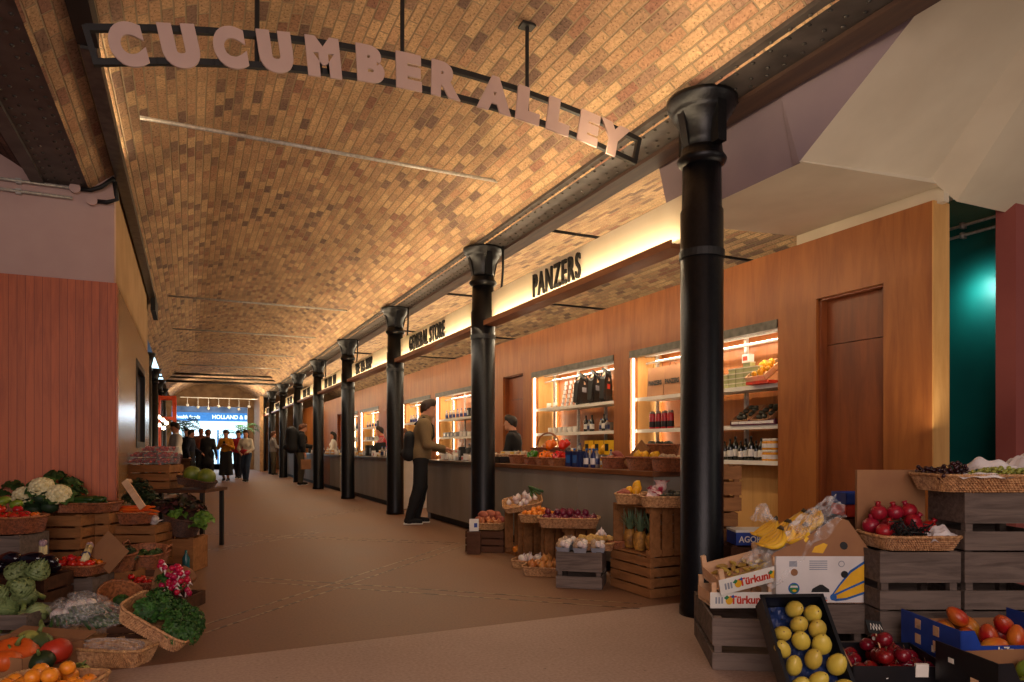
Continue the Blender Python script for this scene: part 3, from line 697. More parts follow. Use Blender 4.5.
q = MB(); q.tube([(0,0,.012),(0,0,-.03),(.006,0,-.085)],[.013,.012,.014],8)
two('artichoke','artichoke','head',s.mesh('head',M['arti'],False),[('stalk',q.mesh('stalk',M['stem'],True))])
K['artichoke'] = ('artichoke','artichoke',K['artichoke'][2])
s = MB(); s.tube([(0,-.1,.035),(0,-.07,.038),(0,-.02,.04),(0,.04,.036),(.004,.09,.033),(.006,.115,.033)],[.014,.036,.041,.033,.02,.012],14)
q = MB(); q.tube([(.005,.105,.033),(.008,.14,.036),(.014,.16,.042)],[.02,.008,.007],8)
two('aubergine','aubergine','body',s.mesh('body',M['auber'],True),[('calyx',q.mesh('calyx',M['leaf'],True))])
def curds(r, n, seed, squash=.7):
    g = random.Random(seed); s = MB()
    for i in range(n):
        t = (i+.5)/n; a = i*2.39996; z = 1-t*1.05; q = math.sqrt(max(0,1-z*z))
        rr = r*(.22+.1*g.random()); s.ball((q*math.cos(a)*r*.86,q*math.sin(a)*r*.86,z*r*squash+r*.35),(rr,rr,rr*.9),7,5)
    return s
def leafblade(s, base, ang, L_, wd, up, curl=.4, n=5, mi=0):
    c, d = math.cos(ang), math.sin(ang); vs = []
    for i in range(n+1):
        t = i/n; r_ = L_*t*(1-curl*.3*t); z = up*math.sin(t*PI*.5*(1+curl)); w_ = wd*math.sin(PI*min(1,.12+t*.88))**.7
        for k in (-1,0,1): vs.append((base[0]+c*r_-d*k*w_, base[1]+d*r_+c*k*w_, base[2]+z+(abs(k)*.18*wd)))
    fs = []
    for i in range(n):
        for k in range(2): a = i*3+k; fs.append((a,a+1,a+4,a+3))
    s.add(vs, fs, None, mi)
s = MB()
for i in range(9): leafblade(s,(0,0,0),i*2*PI/9+.2*(i%2),.16,.05,.045,.6)
two('cauliflower','cauliflower','head',curds(.09,52,1).mesh('head',M['cauli'],True),[('leaf',s.mesh('leaf',M['leaf'],True))])
s = MB(); s.lathe(lift(sph(.075,.85,.0)),14)
for i in range(12): leafblade(s,(0,0,0),i*2.4,.10,.05,.13,-.2 if i > 5 else .15)
two('cabbage','cabbage','head',s.mesh('head',M['cabb'],True))
s = MB(); s.tube([(0,-.11,.02),(0,-.1,.02),(0,0,.021),(.003,.1,.02),(.004,.115,.02),(.006,.13,.021)],[.008,.018,.021,.018,.008,.007],10)
two('courgette','courgette','body',s.mesh('body',M['courg'],True))
s = MB(); s.tube([(0,-.105,.014),(0,-.09,.014),(0,.04,.016),(0,.08,.016),(0,.088,.016)],[.002,.008,.014,.016,.006],8)
two('carrot','carrot','body',s.mesh('body',M['carrot'],True))
def bundle(nm, lab, ms, mt, mb, n, L_, r, seed):
    g = random.Random(seed); subs = []
    for i in range(n):
        a = i*2.4; q = r*2.1*math.sqrt(i/max(1,n))*1.0; x, y = q*math.cos(a), q*math.sin(a)
        s = MB(); l2 = L_*(1-.05*g.random()); s.tube([(x,y,0),(x*1.05,y*1.05,l2*.82)],[r,r*.95],7); s.tube([(x*1.05,y*1.05,l2*.82),(x*1.02,y*1.02,l2*.93),(x,y,l2)],[r*1.05,r*.95,r*.2],7,mi=1)
        subs.append(('stalk', s.mesh('stalk',[ms,mt],True), []))
    s = MB(); s.lathe([(r*3.0,L_*.3),(r*3.05,L_*.3),(r*3.05,L_*.36),(r*3.0,L_*.36)],14); subs.append(('band', s.mesh('band',mb,True), []))
    K[nm] = (nm, lab, subs)
bundle('bundled_asparagus','asparagus',M['asp'],M['aspt'],M['band'],11,.22,.0095,3)
s = MB(); s.lathe([(.001,0),(.010,.003),(.0145,.013),(.010,.023),(.003,.028)],9); s.tube([(0,0,.005),(.002,0,-.006),(.003,0,-.024)],[.008,.0045,.0005],6,mi=1)
two('radish','radish','body',s.mesh('body',[M['radish'],M['radishw']],True))
def bulb(nm, lab, m, r, tall=1.0, tip=.35, ribs=0, amp=0):
    p = [(.12*r,-.96*r),(.55*r,-.86*r),(.93*r,-.42*r),(1*r,0),(.9*r,.42*r),(.6*r,.78*r),(.25*r,1.0*r*tall),(.11*r,(1+tip)*r*tall),(.06*r,(1.15+tip)*r*tall)]
    two(nm,lab,'body',L1('body',lift(p),m,14,ribs=ribs,amp=amp))
bulb('brown_onion','onion',M['onion'],.036); bulb('red_onion','onion',M['onionr'],.031,1,.25); bulb('garlic_bulb','garlic',M['garlic'],.028,.95,.6,9,.1); bulb('shallot','shallot',M['shallot'],.025,1.2,.4); bulb('fennel_bulb','fennel',M['garlic'],.045,1.1,.8,4,.15)
def lump(nm, lab, m, rx, ry, rz, seed, amp=.12):
    g = random.Random(seed); s = MB(); s.ball((0,0,rz),(rx,ry,rz),12,9)
    ph = [g.random()*6 for _ in range(6)]
    s.v = [(x*(1+amp*math.sin(ph[0]+y*2.5/ry)),y*(1+amp*.5*math.sin(ph[1]+x/rx*2)),z*(1+amp*math.sin(ph[2]+y/ry*2.2+x/rx))) for x,y,z in s.v]
    two(nm,lab,'body',s.mesh('body',m,True))
lump('sweet_potato','sweet potato',M['swpot'],.034,.075,.033,4,.2); lump('potato','potato',M['potato'],.026,.035,.023,5); lump('small_mushroom','mushroom',M['walnut'],.022,.022,.018,6); lump('avocado','avocado',M['avo'],.034,.05,.033,7,.06)
def pepper(nm, m):
    s = MB(); s.lathe(lift([(.012,0),(.03,.004),(.037,.02),(.038,.05),(.042,.075),(.034,.09),(.014,.084)]),20,ribs=4,amp=.14)
    q = MB(); q.tube([(0,0,.082),(.002,0,.1),(.009,0,.112)],[.008,.006,.006],6); two(nm,'pepper','body',s.mesh('body',m,True),[('stem',q.mesh('stem',M['leaf'],True))])
pepper('red_pepper',M['pepr']); pepper('orange_pepper',M['pepo']); pepper('green_pepper',M['pepg'])
s = MB(); nu, nv = 26, 22
def pf(u, v):
    a = 2*PI*u; z = v; r = .058*(math.sin(PI*(.14+.74*v))**.45) * (1+.07*math.sin(a*8+v*26)*math.sin(a*8-v*26)); return (r*math.cos(a), r*math.sin(a), z*.16)
s.grid(49, 30, pf)
q = MB(); g = random.Random(3)
for i in range(34):
    t = i/34; a = i*2.4; lean = .6*(1-t)+.08; L_ = .13+.10*t; wd = .010
    c, d = math.cos(a), math.sin(a); pr = []
    for j in range(4):
        k = j/3; r_ = .012+L_*lean*k*(1+.5*k); z = .155+L_*k*(1-.35*lean*k); w_ = wd*(1-k)**.7
        pr += [(c*r_-d*w_, d*r_+c*w_, z),(c*r_+d*w_, d*r_-c*w_, z)]
    q.add(pr, [(2*j,2*j+1,2*j+3,2*j+2) for j in range(3)])
two('pineapple','pineapple','fruit',s.mesh('fruit',M['pine'],True),[('crown',q.mesh('crown',M['pinel'],True))])
def banana_sub(i, n):
    a = (i-(n-1)/2)*.2; pts = []
    for j in range(7):
        t = j/6; ang = -.35+1.5*t; pts.append((.1*math.sin(ang)*1.0, .028*(i-(n-1)/2)*(.45+.75*math.sin(PI*t)), .10-.1*math.cos(ang)))
    s = MB(); s.tube(pts,[.006,.013,.017,.0185,.017,.011,.005],7); s.tube([pts[-1],tuple(2*Vector(pts[-1])-Vector(pts[-2])*.8-Vector(pts[-1])*.2)],[.006,.004],6,mi=1); s.tube([pts[0],tuple(Vector(pts[0])*1.0+Vector((-.022,-.4*pts[0][1],.01)))],[.006,.006],6)
    return s.mesh('banana',[M['banana'],M['bantip']],True)
K['banana_hand'] = ('banana_hand','bananas',[('banana',banana_sub(i,5),[]) for i in range(5)])
def grape(nm, m, seed):
    g = random.Random(seed); subs = []
    for i in range(22):
        t = i/22; r_ = .032*(1-t*.6); a = i*2.4; s = MB(); s.ball((r_*math.cos(a)+.0, (t-.5)*.13, .018+r_*.7*math.sin(a)+.01),.0115,8,6); subs.append(('grape',s.mesh('grape',m,True),[]))
    s = MB(); s.tube([(0,-.09,.03),(0,0,.025),(0,.06,.02)],[.003,.002,.001],5); subs.append(('stalk',s.mesh('stalk',M['twig'],True),[])); K[nm] = (nm,'grapes',subs)
grape('grape_sprig',M['grape_b'],1); grape('green_grape_sprig',M['grape_g'],2)
def leafy(nm, cat, m, seed, n, R_, H_, size, frill=.25, stem=True):
    g = random.Random(seed); s = MB()
    for i in range(n):
        a = g.random()*2*PI; t = math.sqrt(g.random()); r_ = R_*t; z = H_*(.25+.75*math.sqrt(max(0,1-t*t)))*(.55+.45*g.random())
        p = Vector((r_*math.cos(a), r_*math.sin(a), z)); nrm = Vector((math.cos(a)*t,math.sin(a)*t,.7+g.random()*.5)).normalized()
        tx = nrm.orthogonal().normalized(); tx.rotate(Matrix.Rotation(g.random()*6.3,3,nrm)); ty = nrm.cross(tx); q = size*(.6+.8*g.random())
        pts = [p]
        for k in range(7):
            b_ = 2*PI*k/7; rr = q*(1 if k % 2 else .62); pts.append(p+tx*rr*math.cos(b_)+ty*rr*math.sin(b_)+nrm*q*frill*(g.random()-.3))
        s.add(pts, [(0,k+1,(k+1)%7+1) for k in range(7)])
    sub = []
    if stem:
        q = MB()
        for i in range(6): a = i*1.05; q.tube([(0,0,0),(R_*.35*math.cos(a),R_*.35*math.sin(a),H_*.6)],.003,4)
        sub = [('stem',q.mesh('stem',M['stem'],True))]
    two(nm,cat,'foliage',s.mesh('foliage',m,True),sub)
leafy('curly_parsley','parsley',M['parsley'],1,330,.075,.12,.013,.9); leafy('fresh_herb','herb',M['parsley'],2,150,.06,.1,.016,.5); leafy('dark_herb','herb',M['leafd'],6,220,.085,.14,.014,.8); leafy('red_lettuce','lettuce',M['redleaf'],3,110,.085,.12,.03,.9,False); leafy('green_lettuce','lettuce',M['leaf2'],4,110,.085,.11,.03,.9,False); leafy('leafy_green','greens',M['leaf'],5,70,.07,.09,.03,.6)
s = MB(); s.lathe(lift(sph(.05,.95,0)),14)
for i in range(9): leafblade(s,(0,0,0),i*2.4,.075,.035,.1,0)
two('variegated_radicchio','radicchio','head',s.mesh('head',M['radic'],True))
two('melon','melon','body',L1('body',lift(sph(.095,.95,.04)),M['melon'],30,ribs=12,amp=.05))
# ================================================================ laying produce out
def lay(kind, spots, mw, desc, where, group, end, scale=1.0, tilt=.5, flat=None, axis=(1,0), name=None, seed=1, upright=False):
    # spots: local (x,y,z,layer); each label counts from one end of the container
    g = random.Random(seed)
    n = len(spots)
    rows = {}
    for i, p in enumerate(spots): rows.setdefault(p[3], []).append(i)
    lab = {}
    multi = len(rows) > 1
    for ly, ids in rows.items():
        for r_, i in enumerate(sorted(ids, key=lambda i: spots[i][0]*axis[0]+spots[i][1]*axis[1])):
            lab[i] = '%s, %s from the %s end%s, %s' % (desc, ORD[min(r_,len(ORD)-1)], end, ((' on top' if ly == max(rows) else ' below' if ly == min(rows) else ' midway up') if multi else ''), where)
    kinds = kind if isinstance(kind, list) else [kind]
    for i, (x, y, z, ly) in enumerate(spots):
        k = kinds[i % len(kinds)]
        rot = Euler(((g.random()-.5)*2*tilt, (g.random()-.5)*2*tilt, g.random()*6.3)) if flat is None else Euler((flat[0]+(g.random()-.5)*.2, flat[1]+(g.random()-.5)*.2, flat[2]+(g.random()-.5)*.35))
        sc = scale*(.92+.1*g.random())
        lm = Matrix.Translation((x,y,z)) @ rot.to_matrix().to_4x4() @ Matrix.Diagonal((sc,sc,sc,1))
        put(K[k], mw @ lm, lab[i], group)
def relax(P, a, b, r, z0, ex):
    n = len(P)
    if n < 2 or n > 90: return P
    q = np.array([p[:3] for p in P]); a, b = max(a,.002), max(b,.002)
    for it in range(70):
        if it < 45: q[:,2] -= .12*r
        for _ in range(2):
            d = q[:,None,:]-q[None,:,:]; D = np.sqrt((d**2).sum(2))+1e-9; np.fill_diagonal(D, 9)
            ov = np.clip(1.96*r-D, 0, None); q += (d/D[:,:,None]*ov[:,:,None]*.35).sum(1)
        q[:,2] = np.maximum(q[:,2], z0)
        k = (np.abs(q[:,0]/a)**ex+np.abs(q[:,1]/b)**ex)**(1/ex); k = np.where(q[:,2] > z0+2.2*r, k/1.02, k); f = np.where(k > 1, 1/np.maximum(k,1e-6), 1); q[:,0] *= f; q[:,1] *= f
    top = max(p[3] for p in P)
    return [(float(u[0]),float(u[1]),float(u[2]),min(top, max(0, int(round((u[2]-z0)/(1.5*r)))))) for u, p in zip(q, P)]
def heap(a, b, r, z0, layers=2, ex=6, seed=0, dz=1.25, jit=.2, dome=True):
    g = random.Random(seed); out = []
    for l in range(layers):
        aa, bb = a - r*(.9+1.1*l), b - r*(.9+1.1*l)
        if aa < 0 or bb < 0:
            if l == 0: aa, bb = max(aa,.001), max(bb,.001)
            else: break
        ny = int(bb/(r*.9))+1 if bb > r*.5 else 1
        for j in range(ny):
            y = -bb + 2*bb*j/(ny-1) if ny > 1 else 0
            lim = aa*(max(0,1-abs(y/bb*.999)**ex)**(1/ex) if bb > .002 else 1)
            nx = max(1, int(lim/(r*1.0))+1); off = 0
            for i in range(nx):
                x = -lim + 2*lim*(i+(.0))/(nx-1) if nx > 1 else 0
                out.append((x+(g.random()-.5)*r*jit*2, y+(g.random()-.5)*r*jit*2, z0+l*r*dz+g.random()*r*.15, l))
    return relax(out, a-r, b-r, r, z0, ex)
# ================================================================ produce by the panelled wall (strawberry side)
RZ = -YAW
def gu(u, w): return (u*CA + w*SA, -u*SA + w*CA)
def crp(label, px, w, z, cw, cd, ch, style='brown', drz=0, name='wooden_crate', group=None, bands=None):
    x, y = gp(px, w); return crate(name, label, x, y, z, cw, cd, ch, RZ+drz, style, group=group, bands=bands)
GW = 'crates of the wall display'
crp('brown slatted crate under the cauliflowers', 65, 5.75, .293, .44, .3, .285, group=GW)
crp('brown slatted crate at floor level beneath the cauliflower crate', 65, 5.75, 0, .44, .3, .285, group=GW)
crp('brown slatted crate under the courgette tray', 106, 5.95, .293, .22, .3, .285, group=GW)
crp('brown slatted crate at floor level beneath the courgette tray', 106, 5.95, 0, .22, .3, .285, group=GW)
crp('grey crate with narrow boards under the tomato basket', 8, 5.15, .245, .40, .32, .245, 'grey', group=GW, bands=[(.02,.98)])
crp('grey crate at floor level under the crate of the tomato basket', 8, 5.15, 0, .40, .32, .245, 'grey', group=GW)
# cauliflowers, cabbages, courgettes
for i, (px, py, k) in enumerate(((27,490,0),(43,481,1),(59,488,2))):
    w = 5.72; x, y = gp(px, w); put(K['cauliflower'], TRS((x,y,zz(py,w)-.08), RZ+.3*i, 1.0, .75), 'cream cauliflower with green leaves, %s from the tomato basket' % ORD[i], 'cauliflowers')
for i, (px, py) in enumerate(((25,504),(42,497),(50,506),(34,509))):
    w = 5.68; x, y = gp(px, w); put(K['cabbage'], TRS((x,y,zz(py,w)-.06), i, .85), 'dark green cabbage heaped before the cauliflowers, %s from the tomato basket' % ORD[i], 'dark cabbages')
for i, (px, py) in enumerate(((55,474),(70,480),(76,489),(14,484),(3,492))):
    w = 5.98; x, y = gp(px, w); put(K['leafy_green'], TRS((x,y,zz(py,w)-.07), i, 1.1), 'dark leafy greens behind the cauliflowers, bunch %s from the courgette tray' % ORD[4-i if i < 3 else i-3], 'leafy greens behind the cauliflowers')
x, y = gp(89, 5.85); _, mw = basket('rectangular red-brown wicker tray heaped with courgettes', x, y, .585, .46, .3, .075, RZ, mt='wicker_red')
sp = [(.0+.035*(i%4)-.06+.0, -.1+.036*(i//2), .055+.03*(i%2), i%2) for i in range(11)]
lay('courgette', [(p[0],p[1],p[2],0) for p in sp], mw, 'long dark green courgette', 'wicker tray by the cauliflowers', 'courgettes in the tray', 'aisle', 1.15, flat=(0,0,R(80)), axis=(-1,.2))
# oval tomato basket
x, y = gp(12, 5.15); _, mw = basket('oval wicker basket of tomatoes on the grey crates', x, y, .495, .46, .34, .12, RZ, ex=2.6, mt='wicker_red')
sp = heap(.20,.14,.036,.10,2,2.4,5,1.3); sp = [p for p in sp if p[0] > -.12]
lay(['tomato','tomato','orange_tomato'], sp, mw, 'ripe tomato', 'oval wicker basket', 'tomatoes in the oval basket', 'asparagus', axis=(-1,0), scale=1.05)
for i, (px, py) in enumerate(((2,503),(11,500),(-4,497))):
    w = 5.3; x, y = gp(px, w); put(K['mangog' if 0 else 'green_mango'], TRS((x,y,zz(py,w)-.05), i, 1.0, 1.2), 'pale green courgette-like squash behind the tomato basket, %s from the cauliflowers' % ORD[i], 'pale squashes behind the tomatoes', name='green_squash', cat='squash')
# asparagus standing, tomato tray with a card flap, asparagus lying
x, y = gp(75, 4.95)
crp('grey board crate on the floor under the tray of tomatoes and asparagus', 78, 4.95, 0, .40, .32, .22, 'grey', bands=[(.02,.98)])
_, mw = basket('rectangular wicker tray of tomatoes with white asparagus', x, y, .225, .42, .3, .07, RZ, mt='wicker_red')
lay('tomato', [(-.13,-.07,.05,0),(-.05,-.08,.05,0),(.03,-.09,.05,0),(-.09,.01,.06,0),(-.02,-.02,.085,0),(.09,-.085,.05,0),(.15,-.08,.05,0),(.05,-.01,.07,0)], mw, 'large red tomato', 'tray of tomatoes and asparagus', 'tomatoes in the asparagus tray', 'artichoke', 1.15)
lay('orange_tomato', [(.0,.06,.06,0),(.05,.08,.06,0),(.11,.04,.06,0),(.16,.01,.06,0),(.13,.09,.06,0),(-.05,.09,.06,0)], mw, 'small orange tomato', 'tray of tomatoes and asparagus', 'orange tomatoes in the asparagus tray', 'artichoke', .8)
put(K['bundled_asparagus'], mw @ TRS((.12,-.09,.10), .35, 1, R(-62)), 'bundle of white asparagus lying across the tomatoes')
x, y = gp(43, 4.98); put(K['bundled_asparagus'], TRS((x,y,.243), 0, 1.0), 'bundle of white asparagus standing upright beside the grey crate')
crp('low grey crate under the standing asparagus', 42, 5.02, 0, .12, .2, .24, 'grey', bands=[(.02,.98)])
s = MB(); s.box(-.14,.14,-.003,.003,0,.2); o = link('cardboard_sheet', s.mesh('cardboard_sheet', M['kraft']), None, TRS((*gp(99,4.98),.29), RZ-.5, 1, R(-28), R(28))); tag(o, 'brown cardboard flap leaning behind the tray of tomatoes and asparagus', 'cardboard')
# aubergines and artichokes
crp('dark crate under the aubergines', 22, 4.62, 0, .5, .3, .285, 'dark')
x, y = gp(20, 4.6); mw = TRS((x,y,.285), RZ)
lay('aubergine', [(-.2,0,0,0),(-.11,.03,.0,0),(-.02,.0,.0,0),(.07,.02,0,0),(.16,0,0,0),(.1,-.06,.06,0),(-.05,-.04,.065,0),(.2,-.06,.05,0)], mw, 'glossy black aubergine', 'heap behind the artichokes', 'aubergines', 'tomato tray', 1.2, flat=(0,.1,R(75)), axis=(-1,0))
crp('grey crate under the artichokes', 8, 4.15, 0, .46, .34, .16, 'grey')
ar = [(12,571,.9),(31,583,.5),(7,591,.3),(40,612,.9),(24,596,.4),(4,610,.2),(-8,580,.5),(20,618,.2),(33,571,.8),(-6,600,.2)]
for i, (px, py, t) in enumerate(sorted(ar, key=lambda q: -q[0])):
    w = 4.28-.0033*(py-560); x, y = gp(px, w); put(K['artichoke'], TRS((x,y,zz(py,w)-.05), i*1.3, 1.12, (.5 if i % 2 else -.9), .5*((i%3)-1)), 'grey-green artichoke, %s from the plastic-wrapped fennel, in the heap on the grey crate' % ORD[i], 'artichokes')
# squashes in a card box, oranges
s = MB(); x, y = gp(16, 3.48)
g = thing('cardboard_box', 'brown open cardboard box of squashes beside the artichoke crate', 'box', (x,y,0), RZ-.25)
s.box(-.24,.24,-.17,.17,0,.006); part('bottom_panel', s, M['kraft'], g)
for nm, q in (('front_panel',(-.24,.24,-.17,-.166)),('back_panel',(-.24,.24,.166,.17)),('side_panel',(-.24,-.236,-.17,.17)),('side_panel',(.236,.24,-.17,.17))):
    s = MB(); s.box(*q,.0,.13); part(nm, s, M['kraft'], g)
s = MB(); s.box(-.24,.24,-.003,.003,0,.08); part('flap', s, M['kraft'], g, mw=TRS((0,.17,.13),0,1,R(-75)))
SQ = [('orange_squash',12,650,3.42,1.15,'big orange and green turban squash'),('striped_squash',29,640,3.52,1.1,'green striped ribbed squash behind the orange one'),('red_squash',60,650,3.42,.85,'round red squash beside the dark green one'),('green_squash',45,656,3.35,.8,'dark green squash between the orange and red ones'),('striped_squash',77,668,3.25,.55,'small yellow and green striped squash beside the oranges'),('orange_squash',4,660,3.3,.8,'orange squash at the corner of the card box')]
for i, (k, px, py, w, sc, lb) in enumerate(SQ):
    x, y = gp(px, w); put(K[k], TRS((x,y,max(.012,zz(py,w)-.075*sc)), i*1.7, sc, .35, .25), lb, None, 'squash')
x, y = gp(46, 3.0); _, mw = basket('wicker tray of oranges in front of the squashes', x, y, .0, .42, .32, .11, RZ, mt='wicker')
lay('orange', heap(.2,.14,.037,.07,2,5,9,1.4), mw, 'round orange', 'tray before the squashes', 'oranges in the front tray', 'fennel', axis=(-1,0))
# plastic-wrapped fennel and leeks in shallow wicker trays
def film_bag(label, px, w, z, sx, sy, sz, rz, seed, cont=True, grp='plastic-wrapped vegetables'):
    g = thing('plastic_bag', label, 'bag', (*gp(px,w), z), rz, grp); r_ = random.Random(seed)
    ph = [r_.random()*6 for _ in range(4)]; s = MB()
    def fn(u, v):
        a = 2*PI*u; t = v*PI; q = math.sin(t)**.6
        k = 1+.12*math.sin(3*a+ph[0])+.10*math.sin(7*a+ph[1]+5*v)+.05*math.sin(13*a+9*v)
        return (sx/2*-math.cos(t)*1.0, sy/2*q*k*math.cos(a), max(.002, sz/2*(1+q*k*math.sin(a))))
    s.grid(40, 22, fn); part('film', s, M['film'], g, False)
    if cont:
        for i in range(3):
            s = MB(); y0 = (i-1)*sy*.24
            s.lathe(lift(sph(.038,1.0)),12,TRS((-sx*.32,y0,.02)));
            part('bulb', s, M['garlic'], g, True)
            s = MB()
            for k in range(4): s.tube([(-sx*.28,y0+.012*(k-1.5),.055),(0,y0+.02*(k-1.5),.06+.015*(k%2)),(sx*.36,y0+.035*(k-1.5),.05)],[.012,.011,.008],6)
            part('stalk', s, M['courg'], g, True)
    return g
x, y = gp(98, 4.0); _, mw = basket('wicker tray of plastic-wrapped fennel beside the artichokes', x, y, .0, .46, .3, .06, RZ-.1)
film_bag('clear plastic bag of fennel heaped next to the artichokes', 70, 4.05, .07, .36, .22, .17, RZ-.9, 1)
film_bag('clear plastic bag of leeks on the wicker tray beside the herb tray', 100, 4.02, .065, .40, .2, .15, RZ-.7, 2)
film_bag('clear plastic bag of leeks lying between the fennel and leek bags', 86, 4.1, .11, .36, .2, .16, RZ-.8, 3)
x, y = gp(114, 3.62); _, mw = basket('long pale wicker tray at floor level nearer than the plastic bags', x, y, .0, .42, .2, .09, RZ-.13, flare=1.25)
film_bag('flat clear plastic bag in the long pale wicker tray', 110, 3.64, .03, .36, .16, .09, RZ-.12, 4, False)
# tilted herb tray
x, y = gp(157, 3.78); _, mw = basket('pale wicker tray tipped towards the aisle and overflowing with curly parsley', x, y, .135, .40, .28, .085, RZ+.05, R(8), R(31))
lay('curly_parsley', [(-.10,.0,.035,0),(-.03,.05,.05,0),(.05,-.03,.05,0),(.13,.03,.05,0),(.10,-.07,.045,0),(-.10,.09,.05,0),(.03,.09,.05,0),(.16,-.05,.05,0),(.12,.1,.05,0)], mw, 'bunch of curly green parsley', 'tipped wicker tray', 'parsley in the tipped tray', 'aisle', 1.0, axis=(-1,0), tilt=.3)
crp('low dark crate propping the tipped parsley tray', 134, 3.98, 0, .2, .2, .12, 'dark')
# radishes in kraft bags on a dark crate
crp('low dark wooden crate of radishes beside the aisle', 171, 4.85, 0, .36, .28, .1, 'dark', bands=[(.02,.98)])
for i, (px, w, rz, ry) in enumerate(((158,4.85,.3,.9),(174,4.78,-.2,.75))):
    s = MB(); s.lathe([(.05,0),(.062,.07),(.075,.15),(.073,.15),(.06,.07),(.048,.004)],14,ribs=7,amp=.06)
    o = link('paper_bag', s.mesh('paper_bag', M['kraft'], False), None, TRS((*gp(px,w),.13+.02*i), RZ+rz, 1, R(-55), ry*.3)); tag(o, 'brown paper bag of radishes, the one %s the aisle' % ('away from','beside')[i], 'bag')
g_ = random.Random(11); spots = []
for i in range(58):
    t = i/58; px = 153+37*g_.random(); py = 564+28*g_.random()+(px-170)*.35; w = 4.72+.09*g_.random(); spots.append((px,py,w))
spots.sort(key=lambda q: -q[0])
for i, (px, py, w) in enumerate(spots[:39]):
    x, y = gp(px, w); put(K['radish'], TRS((x,y,zz(py,w)), g_.random()*6, 1.45, g_.random()*2-1, g_.random()*2-1), 'pink radish with a white tip, %s from the aisle in the radish heap' % ORD[i], 'radishes')
for i, (px, py) in enumerate(((163,574),(178,580))):
    x, y = gp(px, 4.8); put(K['fresh_herb'], TRS((x,y,zz(py,4.8)-.07), i, .8), 'green radish tops among the radishes, %s the aisle' % ('away from','beside')[i], 'radish tops', name='radish_leaf', cat='radish tops')
x, y = gp(135, 5.0); _, mw = basket('shallow wicker tray of small red tomatoes behind the tilted round basket', x, y, .1, .34, .24, .06, RZ, mt='wicker_red'); crp('low dark crate under the small red tomatoes', 135, 5.02, 0, .34, .26, .1, 'dark')
lay('tomato', heap(.15,.1,.027,.03,2,5,3,1.2), mw, 'small red tomato', 'tray behind the round basket', 'small red tomatoes', 'aisle', .72, axis=(-1,0))
# round baskets with herbs
for i, (px, w, z, r_, rx, ry, lb, kd) in enumerate(((117,4.62,.045,.27,.35,.45,'round red wicker basket tipped over beside the tray of parsley','fresh_herb'),(117,5.15,.22,.26,.1,.1,'small round wicker basket of herbs above the tipped round basket','dark_herb'),(147,5.4,.2,.32,.15,.1,'round wicker basket of leafy herbs behind the radishes','leafy_green'))):
    x, y = gp(px, w); _, mw = basket(lb, x, y, z, r_, r_, .13, RZ, rx, ry, name='round_basket', ex=2, mt='wicker_red', flare=1.3, handle=(i == 2))
    lay(kd, [(-.04,0,.05,0),(.05,.03,.05,0),(.02,-.06,.05,0)] if i else [(.0,.02,.03,0)], mw, 'green herb bunch', ['tipped round basket','small round basket','basket behind the radishes'][i], 'herbs in basket %s' % ORD[i], 'aisle', .9, axis=(-1,0))
crp('brown crate under the small round basket of herbs', 119, 5.18, 0, .3, .25, .215, 'brown'); crp('brown crate under the leafy herb basket', 148, 5.42, 0, .36, .3, .195, 'dark')
# carrots on two crates, dark herbs, price board
crp('brown slatted crate under the carrot basket', 141, 6.05, .232, .40, .3, .228, group=GW); crp('brown slatted crate at floor level under the carrot crate', 141, 6.05, 0, .40, .3, .228, group=GW)
x, y = gp(135, 6.05); _, mw = basket('round red-brown wicker basket of carrots on the slatted crates', x, y, .462, .3, .3, .1, RZ, name='round_basket', ex=2, mt='wicker_red', flare=1.3)
lay('carrot', [(-.09+.022*i, -.03+.02*(i%3), .075+.025*(i%3), 0) for i in range(11)], mw, 'orange carrot', 'round basket on the slatted crates', 'carrots', 'aisle', 1.1, flat=(0,0,R(82)), axis=(-1,0))
for i, (px, py, k) in enumerate(((133,495,'dark_herb'),(146,494,'dark_herb'),(139,484,'dark_herb'),(152,500,'dark_herb'))):
    x, y = gp(px, 6.4+.05*i); put(K[k], TRS((x,y,zz(py,6.4)-.12), i, 1.25), 'dark feathery herb heaped behind the carrots, bunch %s from the wall' % ORD[i], 'dark herbs behind the carrots')
for i, (px, py) in enumerate(((155,515),(150,518))):
    x, y = gp(px, 6.15); put(K['fennel_bulb'], TRS((x,y,zz(py,6.15)-.04), i, .8, 1.2, i), 'white fennel bulb beside the carrots, the one %s the lettuces' % ('beside','away from')[i])
s = MB(); s.box(-.03,.03,-.008,.008,0,.3); s.box(-.03,.03,.008,.05,.27,.3); o = link('price_board', s.mesh('price_board', M['thinwood']), None, TRS((*gp(143,6.0),.47+.13), RZ, 1, R(-8), R(-38))); tag(o, 'bare pale wooden price board leaning over the carrots', 'board')
# lettuces in a dark basket on a crate
crp('brown wooden crate standing under the lettuce basket with a bottle inside', 182, 6.35, 0, .34, .3, .31, 'brown', bands=[(.02,.98)])
x, y = gp(181, 6.35); _, mw = basket('dark round wicker basket of lettuces beside the aisle', x, y, .345, .34, .34, .17, RZ, .15, .25, name='round_basket', ex=2, mt='wicker_dark', flare=1.3)
for i, (px, py, k, sc) in enumerate(((203,517,'green_lettuce',1.0),(196,522,'green_lettuce',.9),(184,503,'red_lettuce',1.2),(170,508,'red_lettuce',1.2),(196,507,'red_lettuce',1.0),(178,512,'green_lettuce',.9),(161,506,'red_lettuce',1.0))):
    x, y = gp(px, 6.3); put(K[k], TRS((x,y,zz(py,6.3)-.06), i, sc, .2), ('frilly green' if k[0] == 'g' else 'dark red frilly') + ' lettuce, %s from the aisle in the dark basket' % ORD[[0,1,3,5,2,4,6][i]], 'lettuces in the dark basket')
